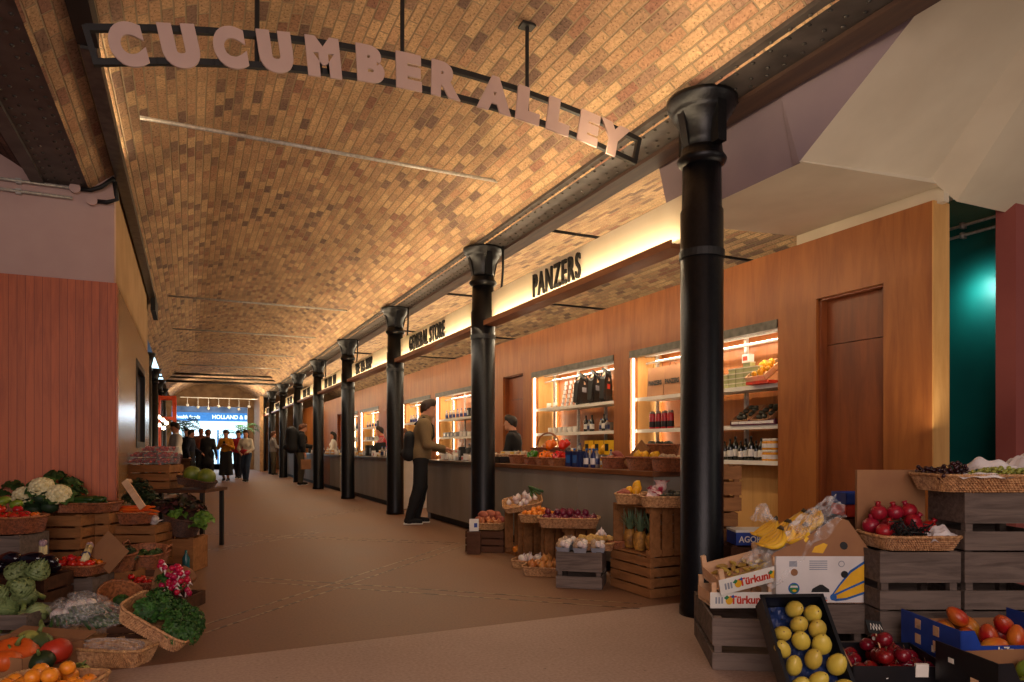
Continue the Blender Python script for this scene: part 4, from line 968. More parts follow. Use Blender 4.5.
s = MB(); s.lathe([(.03,0),(.032,.01),(.032,.13),(.012,.17),(.011,.2)],12); o = link('bottle', s.mesh('bottle', mat('teal_bottle','2c6a70',.2), True), None, TRS((*gp(186,6.12),.015))); tag(o, 'blue-green bottle at floor level before the lettuce crate', 'bottle')
# table with strawberries and melons
x, y = gp(181, 7.72)
t = thing('trestle_table', 'dark plank table holding the strawberry crate and melons', 'table', (x,y,0), RZ)
s = MB()
for k in range(3): s.box(-.40,.40,-.29+.195*k,-.1+.195*k,.635,.668)
part('table_top', s, M['crate_dark'], t)
for sx in (-.35,.35):
    for sy in (-.25,.25): s = MB(); s.box(sx-.02,sx+.02,sy-.02,sy+.02,0,.634); part('leg', s, M['black'], t)
x, y = gp(155, 7.68); crate('wooden_crate', 'brown slatted crate of strawberry punnets on the dark table', x, y, .669, .48, .32, .27, RZ, 'brown')
def punnet_parts():
    s = MB(); s.lathe([(.085,0),(.1,.06),(.098,.06),(.083,.003)],4, Matrix.Rotation(PI/4,4,'Z'))
    P = [('tray', s.mesh('tray', M['glass']), [])]; g = random.Random(5)
    for i in range(11):
        q = MB(); q.lathe([(.001,-.016),(.009,-.008),(.014,.004),(.011,.014),(.002,.017)],8,TRS(((i%4-1.5)*.034,(i//4-1)*.04,.028+.02*(i%2)),g.random(),1.15,g.random()*2,g.random()*2)); P.append(('strawberry', q.mesh('strawberry', M['straw'], True), []))
    return P
K['strawberry_punnet'] = ('strawberry_punnet','punnet',punnet_parts())
for l, n in enumerate((3,3,2)):
    for i in range(n):
        for d in range(2):
            x, y = gu((155-512)*7.68/F + (-.16+.155*i+ (.14 if l == 2 else .01*l)), 7.6+.15*d)
            put(K['strawberry_punnet'], TRS((x,y,.942+.066*l), RZ, (1,.95,1)), 'clear punnet of strawberries, %s row of the %s layer, %s from the wall' % (('front','rear')[d], ('bottom','middle','top')[l], ORD[i]), 'strawberry punnets')
x, y = gp(196, 7.6); _, mw = basket('long wooden-looking wicker tray of melons sloping on the table edge', x, y, .70, .36, .3, .08, RZ, 0, R(12), mt='wicker_dark')
lay('melon', [(-.08,0,.04,0),(.09,0,.03,0)], mw, 'ribbed green melon', 'sloping tray on the dark table', 'melons', 'aisle', 1.05, axis=(-1,0), tilt=.3)
# ================================================================ corner display of weathered crates
GS = 'weathered crates of the corner stack'
def cru(label, u, w, z, cw, cd, ch, style='grey', drz=0, group=None, bands=None):
    x, y = gu(u, w); return crate('wooden_crate', label, x, y, z, cw, cd, ch, RZ+drz, style, group=group, bands=bands)
cru('weathered grey crate under the long basket of grapes, topmost of its stack', 2.505, 3.66, .602, .41, .31, .297, group=GS)
cru('weathered grey crate in the middle of the stack under the grape basket', 2.505, 3.66, .301, .41, .31, .297, group=GS)
cru('weathered grey crate at floor level in the stack under the grape basket', 2.505, 3.66, 0, .41, .31, .297, group=GS)
cru('weathered grey crate directly under the pomegranate tray', 2.075, 3.66, .301, .41, .31, .297, group=GS)
cru('weathered grey crate at floor level beneath the pomegranate crate', 2.075, 3.66, 0, .41, .31, .297, group=GS)
cru('weathered grey crate under the banana box', 1.69, 3.83, 0, .36, .34, .297, group=GS)
th = R(-32)
crate('wooden_crate', 'weathered grey crate under the two printed fruit trays', 2.40+.205*math.cos(th)-.33*math.sin(th), 2.74+.205*math.sin(th)+.33*math.cos(th), 0, .41, .66, .265, th, 'grey', group=GS)
# long basket with grapes and tissue
x, y = gu(2.52, 3.66); _, mw = basket('long pale wicker basket of grapes and white tissue on the topmost crate', x, y, .90, .68, .36, .085, RZ, flare=1.12)
lay('grape_sprig', [(-.28,-.1,.05,0),(-.25,.02,.07,0),(-.18,-.03,.085,0),(-.2,.1,.07,0),(-.12,.06,.09,0),(-.29,.1,.06,0)], mw, 'sprig of dark grapes', 'long wicker basket', 'dark grapes', 'teal wall', 1.0, axis=(-1,0), tilt=.5)
lay('green_grape_sprig', [(-.08,-.09,.07,0),(.0,-.06,.075,0),(.07,-.1,.065,0),(.14,-.07,.07,0),(.22,-.1,.065,0)], mw, 'sprig of green grapes', 'long wicker basket', 'green grapes', 'rose wall', 1.0, axis=(1,0), flat=(0,.2,R(80)))
def tissue(label, M_, sx, sy, sz, seed, m='paperw', nm='tissue_paper'):
    g = random.Random(seed); ph = [g.random()*6 for _ in range(8)]; s = MB()
    def fn(u, v):
        x, y = (u-.5), (v-.5); d = max(0, 1-(x*x+y*y)*3.6)
        z = sz*(d*.75+.16*math.sin(9*x+ph[0]+4*y)*math.sin(7*y+ph[1])+.10*math.sin(17*x+ph[2]-9*y)+.07*math.sin(23*y+ph[3]+11*x))
        return (sx*x*(1+.12*math.sin(6*y+ph[4])), sy*y*(1+.12*math.sin(5*x+ph[5])), z)
    s.grid(26, 22, fn); o = link(nm, s.mesh(nm, M[m], False), None, M_); return tag(o, label, 'paper', 'white tissue paper in the baskets' if m == 'paperw' else None)
tissue('crumpled white tissue heaped at the teal wall side of the grape basket', mw @ TRS((.05,.06,.10)), .3, .22, .09, 1)
tissue('crumpled white tissue heaped at the rose wall side of the grape basket', mw @ TRS((.24,.02,.10),.4), .28, .26, .12, 2)
tissue('flat white tissue hanging over the rim of the grape basket', mw @ TRS((-.13,-.14,.075),.1), .26, .12, .03, 3)
# pomegranates
x, y = gu(2.1, 3.66); _, mw = basket('pale wicker tray of pomegranates on the weathered crate', x, y, .60, .43, .31, .07, RZ, flare=1.2)
lay('pomegranate', [(-.15,.0,.05,0),(-.15,.09,.06,0),(-.06,.08,.06,0),(.03,.09,.06,0),(.13,.07,.06,0),(.06,.0,.055,0),(-.07,.0,.055,0),(-.11,.08,.135,1),(-.02,.07,.14,1),(.07,.08,.145,1),(.02,.04,.10,1)], mw, 'red pomegranate', 'tray before the cardboard', 'pomegranates', 'banana box', 1.0, axis=(1,0), tilt=.6)
s = MB(); g = random.Random(4)
for i in range(60): p = Vector((g.random()*.17-.085,g.random()*.08-.04,g.random()*.06)); s.tube([p,p+Vector((g.random()-.5,g.random()-.5,g.random()-.5))*.06,p+Vector((g.random()-.5,g.random()-.5,g.random()-.4))*.08],.004,4)
o = link('dried_stalk', s.mesh('dried_stalk', M['black']), None, mw @ TRS((-.05,-.085,.06))); tag(o, 'black tangle of dried stalks before the pomegranates', 'stalks')
tissue('crumpled white tissue beside the black stalks in the pomegranate tray', mw @ TRS((.12,-.075,.06),.3), .2, .13, .07, 5)
s = MB(); s.box(-.19,.19,-.012,.012,0,.40); s.box(-.012,.012,-.014,-.0122,.05,.4) if False else None
x, y = gu(2.115, 3.86); o = link('cardboard_sheet', s.mesh('cardboard_sheet', M['kraft']), None, TRS((x,y,.602), RZ, 1, R(0))); tag(o, 'flat brown cardboard box standing behind the pomegranates', 'cardboard')
cru('dark crate standing behind the pomegranate crate under the cardboard', 2.115, 3.98, 0, .4, .28, .6, 'dark', bands=[(.02,.3),(.35,.63),(.68,.98)])
cru('dark crate stack base under the red and blue trays beside the near door', 2.2, 4.36, 0, .4, .3, .7, 'dark', bands=[(.02,.3),(.35,.63),(.68,.98)])
for i, (m_, lb) in enumerate((('ink_red','red'),('blue_card','blue'))):
    x, y = gu(2.2, 4.33); g_t = thing('plastic_tray', '%s plastic tray behind the banana box, the %s of two' % (lb, ('lower','upper')[i]), 'tray', (x,y,.702+.075*i), RZ)
    s = MB(); s.box(-.15,.15,-.1,.1,0,.006); part('bottom_panel', s, M[m_], g_t)
    for q in ((-.15,.15,-.1,-.094),(-.15,.15,.094,.1),(-.15,-.144,-.1,.1),(.144,.15,-.1,.1)): s = MB(); s.box(*q,.0,.07); part('side_panel', s, M[m_], g_t)
# banana box
x, y = gu(1.632, 3.84)
g = thing('banana_box', 'white banana carton with a yellow and blue print and an open brown flap', 'box', (x,y,.30), RZ)
W2, D2, H2 = .235, .18, .25
def plate(poly, yq, m_, nm, par, label=None):
    s = MB(); s.add([(a,yq,b_) for a, b_ in poly], [tuple(range(len(poly)))]); return part(nm, s, m_, par, label=label)
s = MB(); s.box(-W2,W2,-D2,-D2+.005,0,H2); fp = part('front_panel', s, M['cardw'], g, label='white printed front')
for nm, q in (('back_panel',(-W2,W2,D2-.005,D2)),('side_panel',(-W2,-W2+.005,-D2,D2)),('side_panel',(W2-.005,W2,-D2,D2))): s = MB(); s.box(*q,0,H2); part(nm, s, M['cardw'], g)
s = MB(); s.box(-W2,W2,-D2,D2,0,.005); part('bottom_panel', s, M['kraft'], g)
s = MB(); s.prism([(-W2-.02,0),(W2+.05,0),(W2+.03,.04),(W2-.06,.19),(W2-.12,.21),(-.06,.10),(-W2+.0,.02)],-.003,.003); fl_ = part('flap', s, M['kraft'], g, label='brown folded-up flap', mw=TRS((0,-D2+.005,H2),0,1,R(-14)))
circ = lambda cx, cz, r, n=20, e=1: [(cx+r*math.cos(2*PI*i/n), cz+r*e*math.sin(2*PI*i/n)) for i in range(n)]
plate(circ(.135,.055,.021), -.0036, M['black'], 'hand_hole', fl_); plate([(-.04,.02),(.02,.015),(.05,.06),(.03,.07),(-.02,.05)], -.0036, M['ink_yel'], 'torn_hole', fl_)
yq = -D2-.0012
plate([(-.045,.06),(-.04,.078),(.0,.1),(.015,.1),(.05,.075),(.052,.06)], yq, M['black'], 'hand_hole', fp); plate(circ(.13,.155,.019), yq-.002, M['black'], 'hand_hole', fp); plate(circ(-.135,.165,.019), yq, M['kraft'], 'hand_hole', fp)
bl = [(.235,.225),(.16,.175),(.1,.10),(.062,.045),(.06,.02),(.085,.012),(.14,.018),(.235,.05)]
plate(bl, yq, M['ink_blue'], 'printed_banana_outline', fp)
plate([(.235,.21),(.165,.163),(.108,.095),(.075,.05),(.15,.085),(.235,.123)], yq-.0008, M['ink_yel'], 'printed_banana', fp); plate([(.235,.11),(.15,.073),(.085,.042),(.09,.026),(.14,.03),(.235,.063)], yq-.0008, M['ink_yel'], 'printed_banana', fp)
plate(circ(.072,.034,.018,16), yq-.0012, M['ink_blue'], 'printed_tip', fp)
plate(circ(-.137,.08,.03,24), yq, M['ink_blue'], 'round_logo', fp); plate(circ(-.137,.08,.024,24), yq-.0008, M['ink_green'], 'round_logo', fp); plate([(-.158,.084),(-.116,.084),(-.12,.095),(-.154,.095)], yq-.0014, M['cardw'], 'round_logo', fp); plate(circ(-.135,.068,.011,12,.6), yq-.0014, M['ink_yel'], 'round_logo', fp)
plate([(-.162,.195),(-.12,.195),(-.12,.225),(-.162,.225)], yq, M['ink_grey'], 'printed_block', fp)
for k in range(5): plate([(-.055,.178+.011*k),(.04,.178+.011*k),(.04,.184+.011*k),(-.055,.184+.011*k)], yq, M['ink_grey'], 'printed_line', fp)
plate(circ(.115,.21,.017), yq, M['ink_grey'], 'printed_ring', fp); plate(circ(.115,.21,.013), yq-.0008, M['cardw'], 'printed_ring', fp)
plate([(-.03,.012),(.04,.012),(.04,.02),(-.03,.02)], yq, M['ink_orange'], 'printed_line', fp); plate([(-.03,.022),(.04,.022),(.035,.036),(-.02,.036)], yq, M['ink_grey'], 'printed_line', fp)
mw = g.matrix_basis.copy()
bs = [(-.19,-.08,.36,.2),(-.12,-.03,.39,.6),(-.06,-.08,.38,0),(.0,-.02,.44,.9),(.06,.03,.46,.3),(-.17,.06,.40,-.3),(.0,.1,.44,-.5)]
for i, (a, b_, c, r_) in enumerate(bs):
    put(K['banana_hand'], mw @ TRS((a-.05,b_,c-.06), r_*.5+.1, 1.0, .15, -.25), 'hand of yellow bananas, %s from the printed trays in the white carton' % ORD[sorted(range(7), key=lambda j: bs[j][0]).index(i)], 'banana hands')
s = MB()
def fn(u, v):
    A_, B_ = Vector((-.27,-.195,.06)), Vector((.15,-.17,.47)); p = A_.lerp(B_, u)
    p += Vector((-.10,.22,.13))*v*(1-.45*u) + Vector((.0,0,.05*math.sin(PI*v)))
    return (p.x+.008*math.sin(31*v+9*u), p.y+.006*math.sin(27*u-13*v), p.z+.012*math.sin(23*u+17*v)+.008*math.sin(47*v-19*u))
s.grid(40, 26, fn); s.grid(14, 12, lambda u, v: (-.27+.10*u+.01*math.sin(19*v), -.02+.14*v, .42+.09*math.sin(PI*u)*math.sin(PI*v)+.012*math.sin(21*u+15*v)))
o = link('plastic_film', s.mesh('plastic_film', M['film'], False), None, mw); tag(o, 'crinkled clear plastic film draped over the bananas', 'film')
# printed fruit trays
def fruit_tray(label, mw, fruit=True):
    g = thing('fruit_tray', label, 'tray', mw=mw, group='printed fruit trays'); w2, d2 = .165, .125
    s = MB()
    for k in range(4): s.box(-w2,w2,-d2+.065*k,-d2+.065*k+.052,0,.006)
    part('bottom_panel', s, M['thinwood'], g)
    s = MB(); s.box(-w2-.012,w2+.012,-d2-.004,-d2,.0,.085); fp = part('front_panel', s, M['white'], g, label='white printed front board')
    s = MB(); s.box(-w2,w2,d2,d2+.004,.02,.085); part('back_panel', s, M['thinwood'], g)
    for e in (-1,1): s = MB(); s.box(e*w2-.002,e*w2+.002,-d2,d2,.02,.075); part('side_panel', s, M['thinwood'], g)
    for ex in (-1,1):
        for ey in (-1,1): s = MB(); s.box(ex*(w2-.012)-.013,ex*(w2-.012)+.013,ey*(d2-.012)-.010,ey*(d2-.012)+.010,.006,.135); part('corner_post', s, M['thinwood'], g)
    yq = -d2-.0055
    me = text_mesh('Türkuni', .058, .0022, .0004, .95, 'CENTER', M['ink_red']); link('lettering', me, fp, Matrix.Translation((.02,yq,.025)) @ Matrix.Rotation(R(90),4,'X'))
    for cx in (-.075,.125):
        plate(circ(cx,.042,.020,14,1.15), yq, M['ink_yel'], 'printed_lemon', fp); plate([(cx-.03,.055),(cx-.012,.07),(cx,.058),(cx-.014,.045)], yq-.001, M['ink_green'], 'printed_leaf', fp); plate([(cx+.008,.06),(cx+.022,.074),(cx+.03,.06),(cx+.02,.054)], yq-.001, M['ink_blue'], 'printed_leaf', fp)
    for k in range(3): plate([(-.15+.016*k,.025),(-.14+.016*k,.025),(-.14+.016*k,.06),(-.15+.016*k,.06)], yq, M['ink_grey'], 'printed_mark', fp)
    return mw
lump('fresh_date','date',A('date_yellow','c0a044',.5,'8c6c28',scale=14,rand=.2),.011,.03,.010,8)
x, y = gu(1.235, 3.83); mw1 = fruit_tray('pale wooden fruit tray with a red printed word, the lower of two', TRS((x,y,.266), RZ+.03))
lay('fresh_date', heap(.15,.1,.024,.012,1,8,6), mw1, 'yellow date', 'lower printed fruit tray', 'dates in the lower tray', 'column', 1.0, tilt=.25, axis=(1,0))
x, y = gu(1.262, 3.80); mw2 = fruit_tray('pale wooden fruit tray with a red printed word, the upper tipped one', TRS((x,y,.405), RZ+.1, 1, R(10), R(-13)))
lay('fresh_date', heap(.15,.11,.025,.05,1,8,7), mw2, 'yellow date', 'upper printed fruit tray', 'dates in the upper tray', 'column', 1.15, tilt=.3, axis=(1,0))
# blue carton with lettering, slatted stack behind the column
cru('dark crate at floor level under the blue and cream carton', 1.63, 4.75, 0, .34, .3, .47, 'dark', bands=[(.02,.3),(.35,.63),(.68,.98)])
x, y = gu(1.62, 4.72); g = thing('carton', 'small carton with blue sides, white capitals and cream lid near the big column', 'carton', (x,y,.472), RZ)
s = MB(); s.box(-.12,.12,-.1,.1,0,.085); bx_ = part('box_body', s, M['blue_card'], g); s = MB(); s.box(-.122,.122,-.102,.102,.085,.1); part('lid', s, M['white'], g, label='cream lid')
me = text_mesh('AGORT', .058, .001, .0004, .9, 'CENTER', M['white']); link('lettering', me, bx_, Matrix.Translation((-.01,-.1012,.02)) @ Matrix.Rotation(R(90),4,'X'))
for i in range(3): cru('brown slatted crate behind the big column, %s from the floor' % ORD[i], 1.45+.025*(i == 2), 5.08, .334*i, .33, .3, .33, 'brown', group='slatted crates behind the big column', bands=[(.02,.3),(.36,.64),(.7,.98)])
# tilted black crate of yellow mangoes
x, y = gu(1.285, 3.08); mwm = TRS((x,y,.205), RZ+.06, 1, R(50))
g = thing('plastic_crate', 'black plastic crate of yellow mangoes tilted towards the viewer', 'crate', mw=mwm); w2, d2 = .14, .235
s = MB(); s.box(-w2,w2,-d2,d2,0,.006); part('bottom_panel', s, M['plastic_b'], g); s = MB(); s.grid(20, 24, lambda u, v: ((u-.5)*2*(w2-.012), (v-.5)*2*(d2-.012), .012+.008*math.sin(u*22)*math.sin(v*34))); part('tray_liner', s, M['blue_sheet'], g, label='dark blue moulded liner')
for q in ((-w2,w2,-d2,-d2+.008),(-w2,w2,d2-.008,d2),(-w2,-w2+.008,-d2,d2),(w2-.008,w2,-d2,d2)): s = MB(); s.box(*q,0,.1); part('side_panel', s, M['plastic_b'], g)
s = MB(); s.box(-w2-.008,w2+.008,-d2-.008,-d2+.008,.092,.104); s.box(-w2-.008,w2+.008,d2-.008,d2+.008,.092,.104); s.box(-w2-.008,-w2+.008,-d2,d2,.092,.104); s.box(w2-.008,w2+.008,-d2,d2,.092,.104); part('rim', s, M['plastic_b'], g)
k = 0
for r_ in range(5):
    for c in range(3):
        if (r_, c) == (4,0): continue
        x_ = -.084+.084*c+(.012 if r_ % 2 else -.006); y_ = -.185+.088*r_+(.03 if c == 1 else 0)
        put(K['yellow_mango'], mwm @ TRS((x_,y_,.028+.002*c), .4*c+r_, 1.03+.04*((k*7)%3-1), .3*((k%3)-1), .25), 'yellow mango, %s in the %s row up the tilted black crate' % (ORD[c], ORD[r_]), 'yellow mangoes in the tilted crate'); k += 1
# black card tray of red apples on a low stand
x, y = gu(1.70, 3.17); mwa = TRS((x,y,.082), RZ-.02, 1, R(3))
g = thing('fruit_box', 'black card box of dark red apples before the weathered crates', 'box', mw=mwa); w2, d2 = .21, .16
s = MB(); s.box(-w2,w2,-d2,d2,0,.005); part('bottom_panel', s, M['plastic_b'], g)
for q in ((-w2,w2,-d2,-d2+.006),(-w2,w2,d2-.006,d2),(w2-.006,w2,-d2,d2),(-w2,-w2+.006,-d2,d2)): s = MB(); s.box(*q,0,.10); part('side_panel', s, M['plastic_b'], g)
s = MB(); s.box(-.003,.003,-d2,d2,0,.09); part('flap', s, M['kraft'], g, mw=TRS((-w2-.004,0,.1),0,1,0,R(-28)), label='brown card flap')
s = MB(); s.box(.06,.115,-d2-.004,-d2+.01,.055,.112); part('paper_tag', s, M['white'], g, label='white paper tag')
ap = heap(.2,.15,.039,.03,2,8,3,1.5)+heap(.12,.08,.037,.15,1,6,4)
lay('red_apple', [(a,b_,c,min(l,1) if j < len(ap)-1 else 1) for j,(a,b_,c,l) in enumerate(ap)], mwa, 'glossy dark red apple', 'black card box', 'dark red apples', 'mango crate', 1.03, tilt=.9, axis=(1,0))
cru('low dark crate under the box of red apples', 1.70, 3.17, 0, .40, .3, .075, 'dark', bands=[(.02,.98)])
s = MB(); s.box(-.045,.045,-.002,.002,0,.06); gpc = thing('price_card', 'small black price card on a wooden skewer among the red apples', 'card', mw=mwa @ TRS((-.04,-.02,.20), .3, 1, R(-35), .2)); part('card', s, M['black'], gpc)
s = MB(); s.tube([(0,.004,.05),(0,.004,-.12)],.003,5); part('skewer', s, M['thinwood'], gpc)
s = MB()
for k in range(4): s.tube([(-.03+.017*k,-.003,.015),(-.022+.017*k,-.003,.045),(-.03+.017*(k+1),-.003,.02)],.002,4)
part('chalk_mark', s, M['white'], gpc)
# blue and black printed boxes
def fruit_box(label, u, w, z, W_, D_, H_, m, drz, text=None, stickers=1):
    x, y = gu(u, w); mw = TRS((x,y,z), RZ+drz); g = thing('fruit_box', label, 'box', mw=mw)
    s = MB(); s.box(-W_,W_,-D_,D_,0,.005); part('bottom_panel', s, M['kraft'], g)
    s = MB(); s.prism([(-W_,0),(W_,0),(W_,H_),(W_-.06,H_),(W_-.09,H_*.6),(-W_+.09,H_*.6),(-W_+.06,H_),(-W_,H_)],-D_,-D_+.005); fp = part('front_panel', s, m, g)
    s = MB(); s.box(-W_,W_,D_-.005,D_,0,H_*.7); part('back_panel', s, M['kraft'], g)
    for e in (-1,1):
        s = MB(); s.box(e*W_-.003,e*W_+.003,-D_,D_,0,H_); sp = part('side_panel', s, m, g)
        if e < 0:
            for k in range(stickers):
                q = MB(); y0 = -.12+.13*(k//2)+.05; z0 = .03+.07*(k%2); q.box(-W_-.0045,-W_-.003,y0,y0+.04,z0,z0+.045); part('sticker', q, M['thinwood'], sp, label='pale paper sticker')
            q = MB(); q.box(-W_-.0045,-W_-.003,-.04,-.02,.02,.05); q.box(-W_-.0045,-W_-.003,.06,.09,.1,.12); part('printed_mark', q, M['white'], sp)
    s = MB(); s.box(-W_+.004,W_-.004,-D_+.005,-D_+.008,0,H_*.58); part('inner_lining', s, M['cardw'] if m is M['blue_card'] else M['plastic_b'], g)
    if text:
        me = text_mesh(text, .04, .0012, .0004, 1, 'CENTER', M['white']); link('lettering', me, fp, Matrix.Translation((-W_+.2,-D_-.001,H_*.6-.033)) @ Matrix.Rotation(R(90),4,'X'))
    return mw
mwb = fruit_box('blue printed card box of red and yellow mangoes', 2.21, 3.22, .165, .27, .21, .165, M['blue_card'], .05, 'JaZz', 4)
lay('red_mango', [(a,b_,c+.0,l) for a,b_,c,l in heap(.2,.17,.05,.05,2,8,8,1.3) if a > -.12] , mwb, 'red and yellow mango', 'blue printed box', 'mangoes in the blue box', 'apple box', 1.08, tilt=1.2, axis=(1,0))
cru('low dark crate under the blue mango box', 2.21, 3.24, 0, .5, .36, .16, 'dark', bands=[(.02,.98)])
mwk = fruit_box('black printed card box of green mangoes in front of the blue box', 2.08, 2.83, .13, .24, .165, .17, M['plastic_b'], .12, None, 1)
lay('green_mango', heap(.2,.13,.05,.03,1,8,2), mwk, 'green mango', 'black printed box', 'mangoes in the black box', 'apple box', 1.0, tilt=1.0, axis=(1,0))
cru('low dark crate under the black printed box', 2.08, 2.84, 0, .42, .28, .125, 'dark', bands=[(.02,.98)])
# ================================================================ display before the first counter
def on_end(label, x, y, z, cw, cd, ch, style, ang=0, group='crates before the first counter'):
    # crate lying on its side, open mouth facing the alley; cw along the counter, cd its standing height
    mw = Matrix.Translation((x,y,z)) @ Matrix.Rotation(ang,4,'Z') @ Matrix(((0,0,-1,ch/2),(-1,0,0,0),(0,1,0,cd/2),(0,0,0,1)))
    return crate('wooden_crate', label, 0,0,0, cw, cd, ch, 0, style, mw=mw, group=group, bands=[(.02,.3),(.36,.64),(.70,.98)])
crate('wooden_crate', 'brown slatted crate under the pineapple crate', 3.265, 4.475, 0, .53, .34, .306, R(-90), 'brown', group='crates before the first counter', bands=[(.02,.23),(.27,.48),(.52,.73),(.77,.98)])
on_end('brown crate on its side holding the pineapples', 3.265, 4.47, .307, .50, .375, .33, 'brown')
for i, (dx, dy) in enumerate(((-.06,-.155),(-.07,.0),(-.05,.155))):
    put(K['pineapple'], TRS((3.26+dx,4.47+dy,.325), i*1.9, .92, .03*(i-1), -.03), 'pineapple inside the crate on its side, %s from the big column' % ORD[i], 'pineapples')
x, y = 3.13, 4.70; _, mw = basket('small round basket of red chillies beside the pineapples', x, y, .31, .13, .13, .06, 0, ex=2, mt='wicker_red', name='round_basket')
lay('tomato', [(-.02,0,.03,0),(.03,.01,.03,0),(0,.03,.05,0)], mw, 'tiny red chilli pepper', 'basket by the pineapples', 'chillies', 'big column', .55, name=None)
x, y = gp(633, 5.42); _, mw = basket('wicker tray of lemons and ginger on the pineapple crate, away from the big column', x, y, .69, .26, .3, .075, RZ-.25)
lay('lemon', [(-.05,.03,.06,0),(.03,.06,.07,0),(.02,-.04,.06,0),(.0,.08,.10,0)], mw, 'yellow lemon', 'tray over the pineapples', 'lemons over the pineapples', 'aisle', .95, axis=(-1,0)); lay('sweet_potato', [(-.08,-.06,.05,0),(-.06,.0,.06,0)], mw, 'knobbly ginger root', 'tray over the pineapples', 'ginger roots', 'aisle', .7, axis=(-1,0), name='ginger_root')
x, y = gp(662, 5.15); _, mw = basket('wicker tray of radicchio and avocados on the pineapple crate, beside the big column', x, y, .69, .32, .3, .075, RZ-.1)
lay('variegated_radicchio', [(-.08,-.0,.04,0),(.0,.06,.10,0),(-.04,.09,.05,0),(-.11,-.08,.03,0)], mw, 'pink and white radicchio head', 'tray over the pineapples', 'radicchio heads', 'aisle', .85, axis=(1,0))
lay('avocado', [(.04,-.08,.05,0),(.11,-.05,.05,0),(.08,.02,.07,0),(.12,.07,.06,0),(-.01,-.1,.05,0)], mw, 'dark avocado', 'tray beside the big column', 'avocados', 'aisle', .85, axis=(1,0))
# grey crate with wrapped mushrooms and potatoes
crate('wooden_crate', 'weathered grey crate of wrapped mushrooms and potatoes before the counter', 2.9, 4.87, 0, .37, .31, .295, R(-39), 'grey', group='crates before the first counter')
mwd = TRS((2.9,4.87,.297), R(-39))
for i, (a, b_) in enumerate(((-.12,-.09),(.01,-.10),(.14,-.07),(-.11,.05),(.02,.03))):
    g = thing('mushroom_punnet', 'blue film-wrapped punnet of mushrooms on the grey crate, %s from the garlic baskets' % ORD[[0,2,4,1,3][i]], 'punnet', mw=mwd @ TRS((a,b_,.004+.0*i),.15*(i-1),1,R(14),.0), group='mushroom punnets')
    s = MB(); s.lathe([(.065,0),(.08,.045),(.078,.045),(.063,.003)],4,Matrix.Diagonal((1,1.25,1,1)) @ Matrix.Rotation(PI/4,4,'Z')); part('tray', s, M['ink_grey'], g)
    for k in range(7): s = MB(); s.ball(((k%3-1)*.033,(k//3-1)*.045,.055+.014*(k%2)),.026,8,6); part('mushroom', s, [M['walnut'],M['radishw'],M['garlic']][k%3], g, True)
    s = MB(); s.grid(12,12,lambda u,v: ((u-.5)*.115,(v-.5)*.14,(.098)-.12*((u-.5)**2+(v-.5)**2)+.003*math.sin(30*u+11*v))); part('film', s, M['film'], g)
x, y = gp(592, 5.55); _, mw = basket('wicker tray of potatoes behind the wrapped mushrooms', x+.06, y+.04, .30, .3, .2, .06, R(-39))
lay('potato', heap(.14,.1,.03,.065,2,5,3,1.3), mw, 'yellow potato', 'tray behind the mushrooms', 'potatoes', 'big column', 1.25, axis=(1,0))
for i, (a, b_) in enumerate(((.13,.06),(.16,.02),(.17,.09))): put(K['garlic_bulb'], mwd @ TRS((a,b_,.08+.03*(i==1)),i), 'white garlic bulb beside the potatoes, %s from the mushrooms' % ORD[i], 'garlic by the potatoes')
# three crates on their sides with baskets
on_end('brown crate on its side holding oranges, under the tipped garlic tray', 3.22, 6.57, 0, .34, .5, .34, 'brown')
on_end('brown crate on its side holding garlic, in the middle of three', 3.22, 6.08, 0, .40, .41, .34, 'brown')
on_end('brown crate on its side behind the onion tray, beside the mushroom crate', 3.22, 5.62, 0, .40, .41, .34, 'brown')
mw = TRS((3.17,6.57,.02)); lay('orange', heap(.1,.13,.035,.0,3,5,4,1.5), mw, 'orange', 'crate under the tipped garlic tray', 'oranges in the crate', 'alley', 1.0, axis=(-1,0))
x, y = gp(523, 7.0); _, mw = basket('wicker tray of garlic tipped on top of the tallest crate', x, y, .53, .40, .26, .06, RZ, R(20), R(-10))
lay('garlic_bulb', heap(.17,.1,.033,.04,2,6,5,1.2), mw, 'white garlic bulb', 'tipped tray on the tallest crate', 'garlic in the tipped tray', 'column', 1.0, axis=(1,0))
for i in range(4): put(K['courgette'], mw @ TRS((.1+.02*i,.08,.08+.01*i),.4*i,.7,.4), 'green garlic stalk in the tipped garlic tray, %s of four' % ORD[i], 'green garlic stalks', name='garlic_stalk', cat='garlic')
x, y = gp(538, 6.62); _, mw = basket('wicker tray of clementines on the middle crate', x, y, .415, .34, .26, .07, RZ-.2)
lay('clementine', heap(.16,.11,.029,.06,3,6,6,1.3), mw, 'bright clementine', 'tray on the middle crate', 'clementines', 'first column', 1.0, axis=(-1,0))
x, y = gp(569, 6.15); _, mw = basket('long wicker tray of red onions on the crates before the counter', x, y, .42, .54, .3, .085, RZ-.15)
lay('red_onion', heap(.25,.13,.033,.05,3,6,7,1.3)[:60], mw, 'red onion', 'long tray before the counter', 'red onions', 'clementine', 1.05, axis=(1,0))
x, y = gp(529, 6.5); _, mw = basket('wicker tray of white garlic at floor level before the middle crate', x, y, .0, .30, .24, .07, RZ-.3)
lay('garlic_bulb', heap(.13,.1,.04,.05,2,6,8,1.3), mw, 'large white garlic bulb', 'tray at floor level', 'garlic at floor level', 'aisle', 1.35, axis=(-1,0))
x, y = gp(545, 6.13); _, mw = basket('wicker tray of brown onions at floor level beside the grey crate', x, y, .0, .38, .26, .075, RZ-.25)
lay('brown_onion', heap(.17,.11,.037,.06,2,6,9,1.35), mw, 'round brown onion', 'tray at floor level', 'brown onions', 'aisle', 1.05, axis=(-1,0))
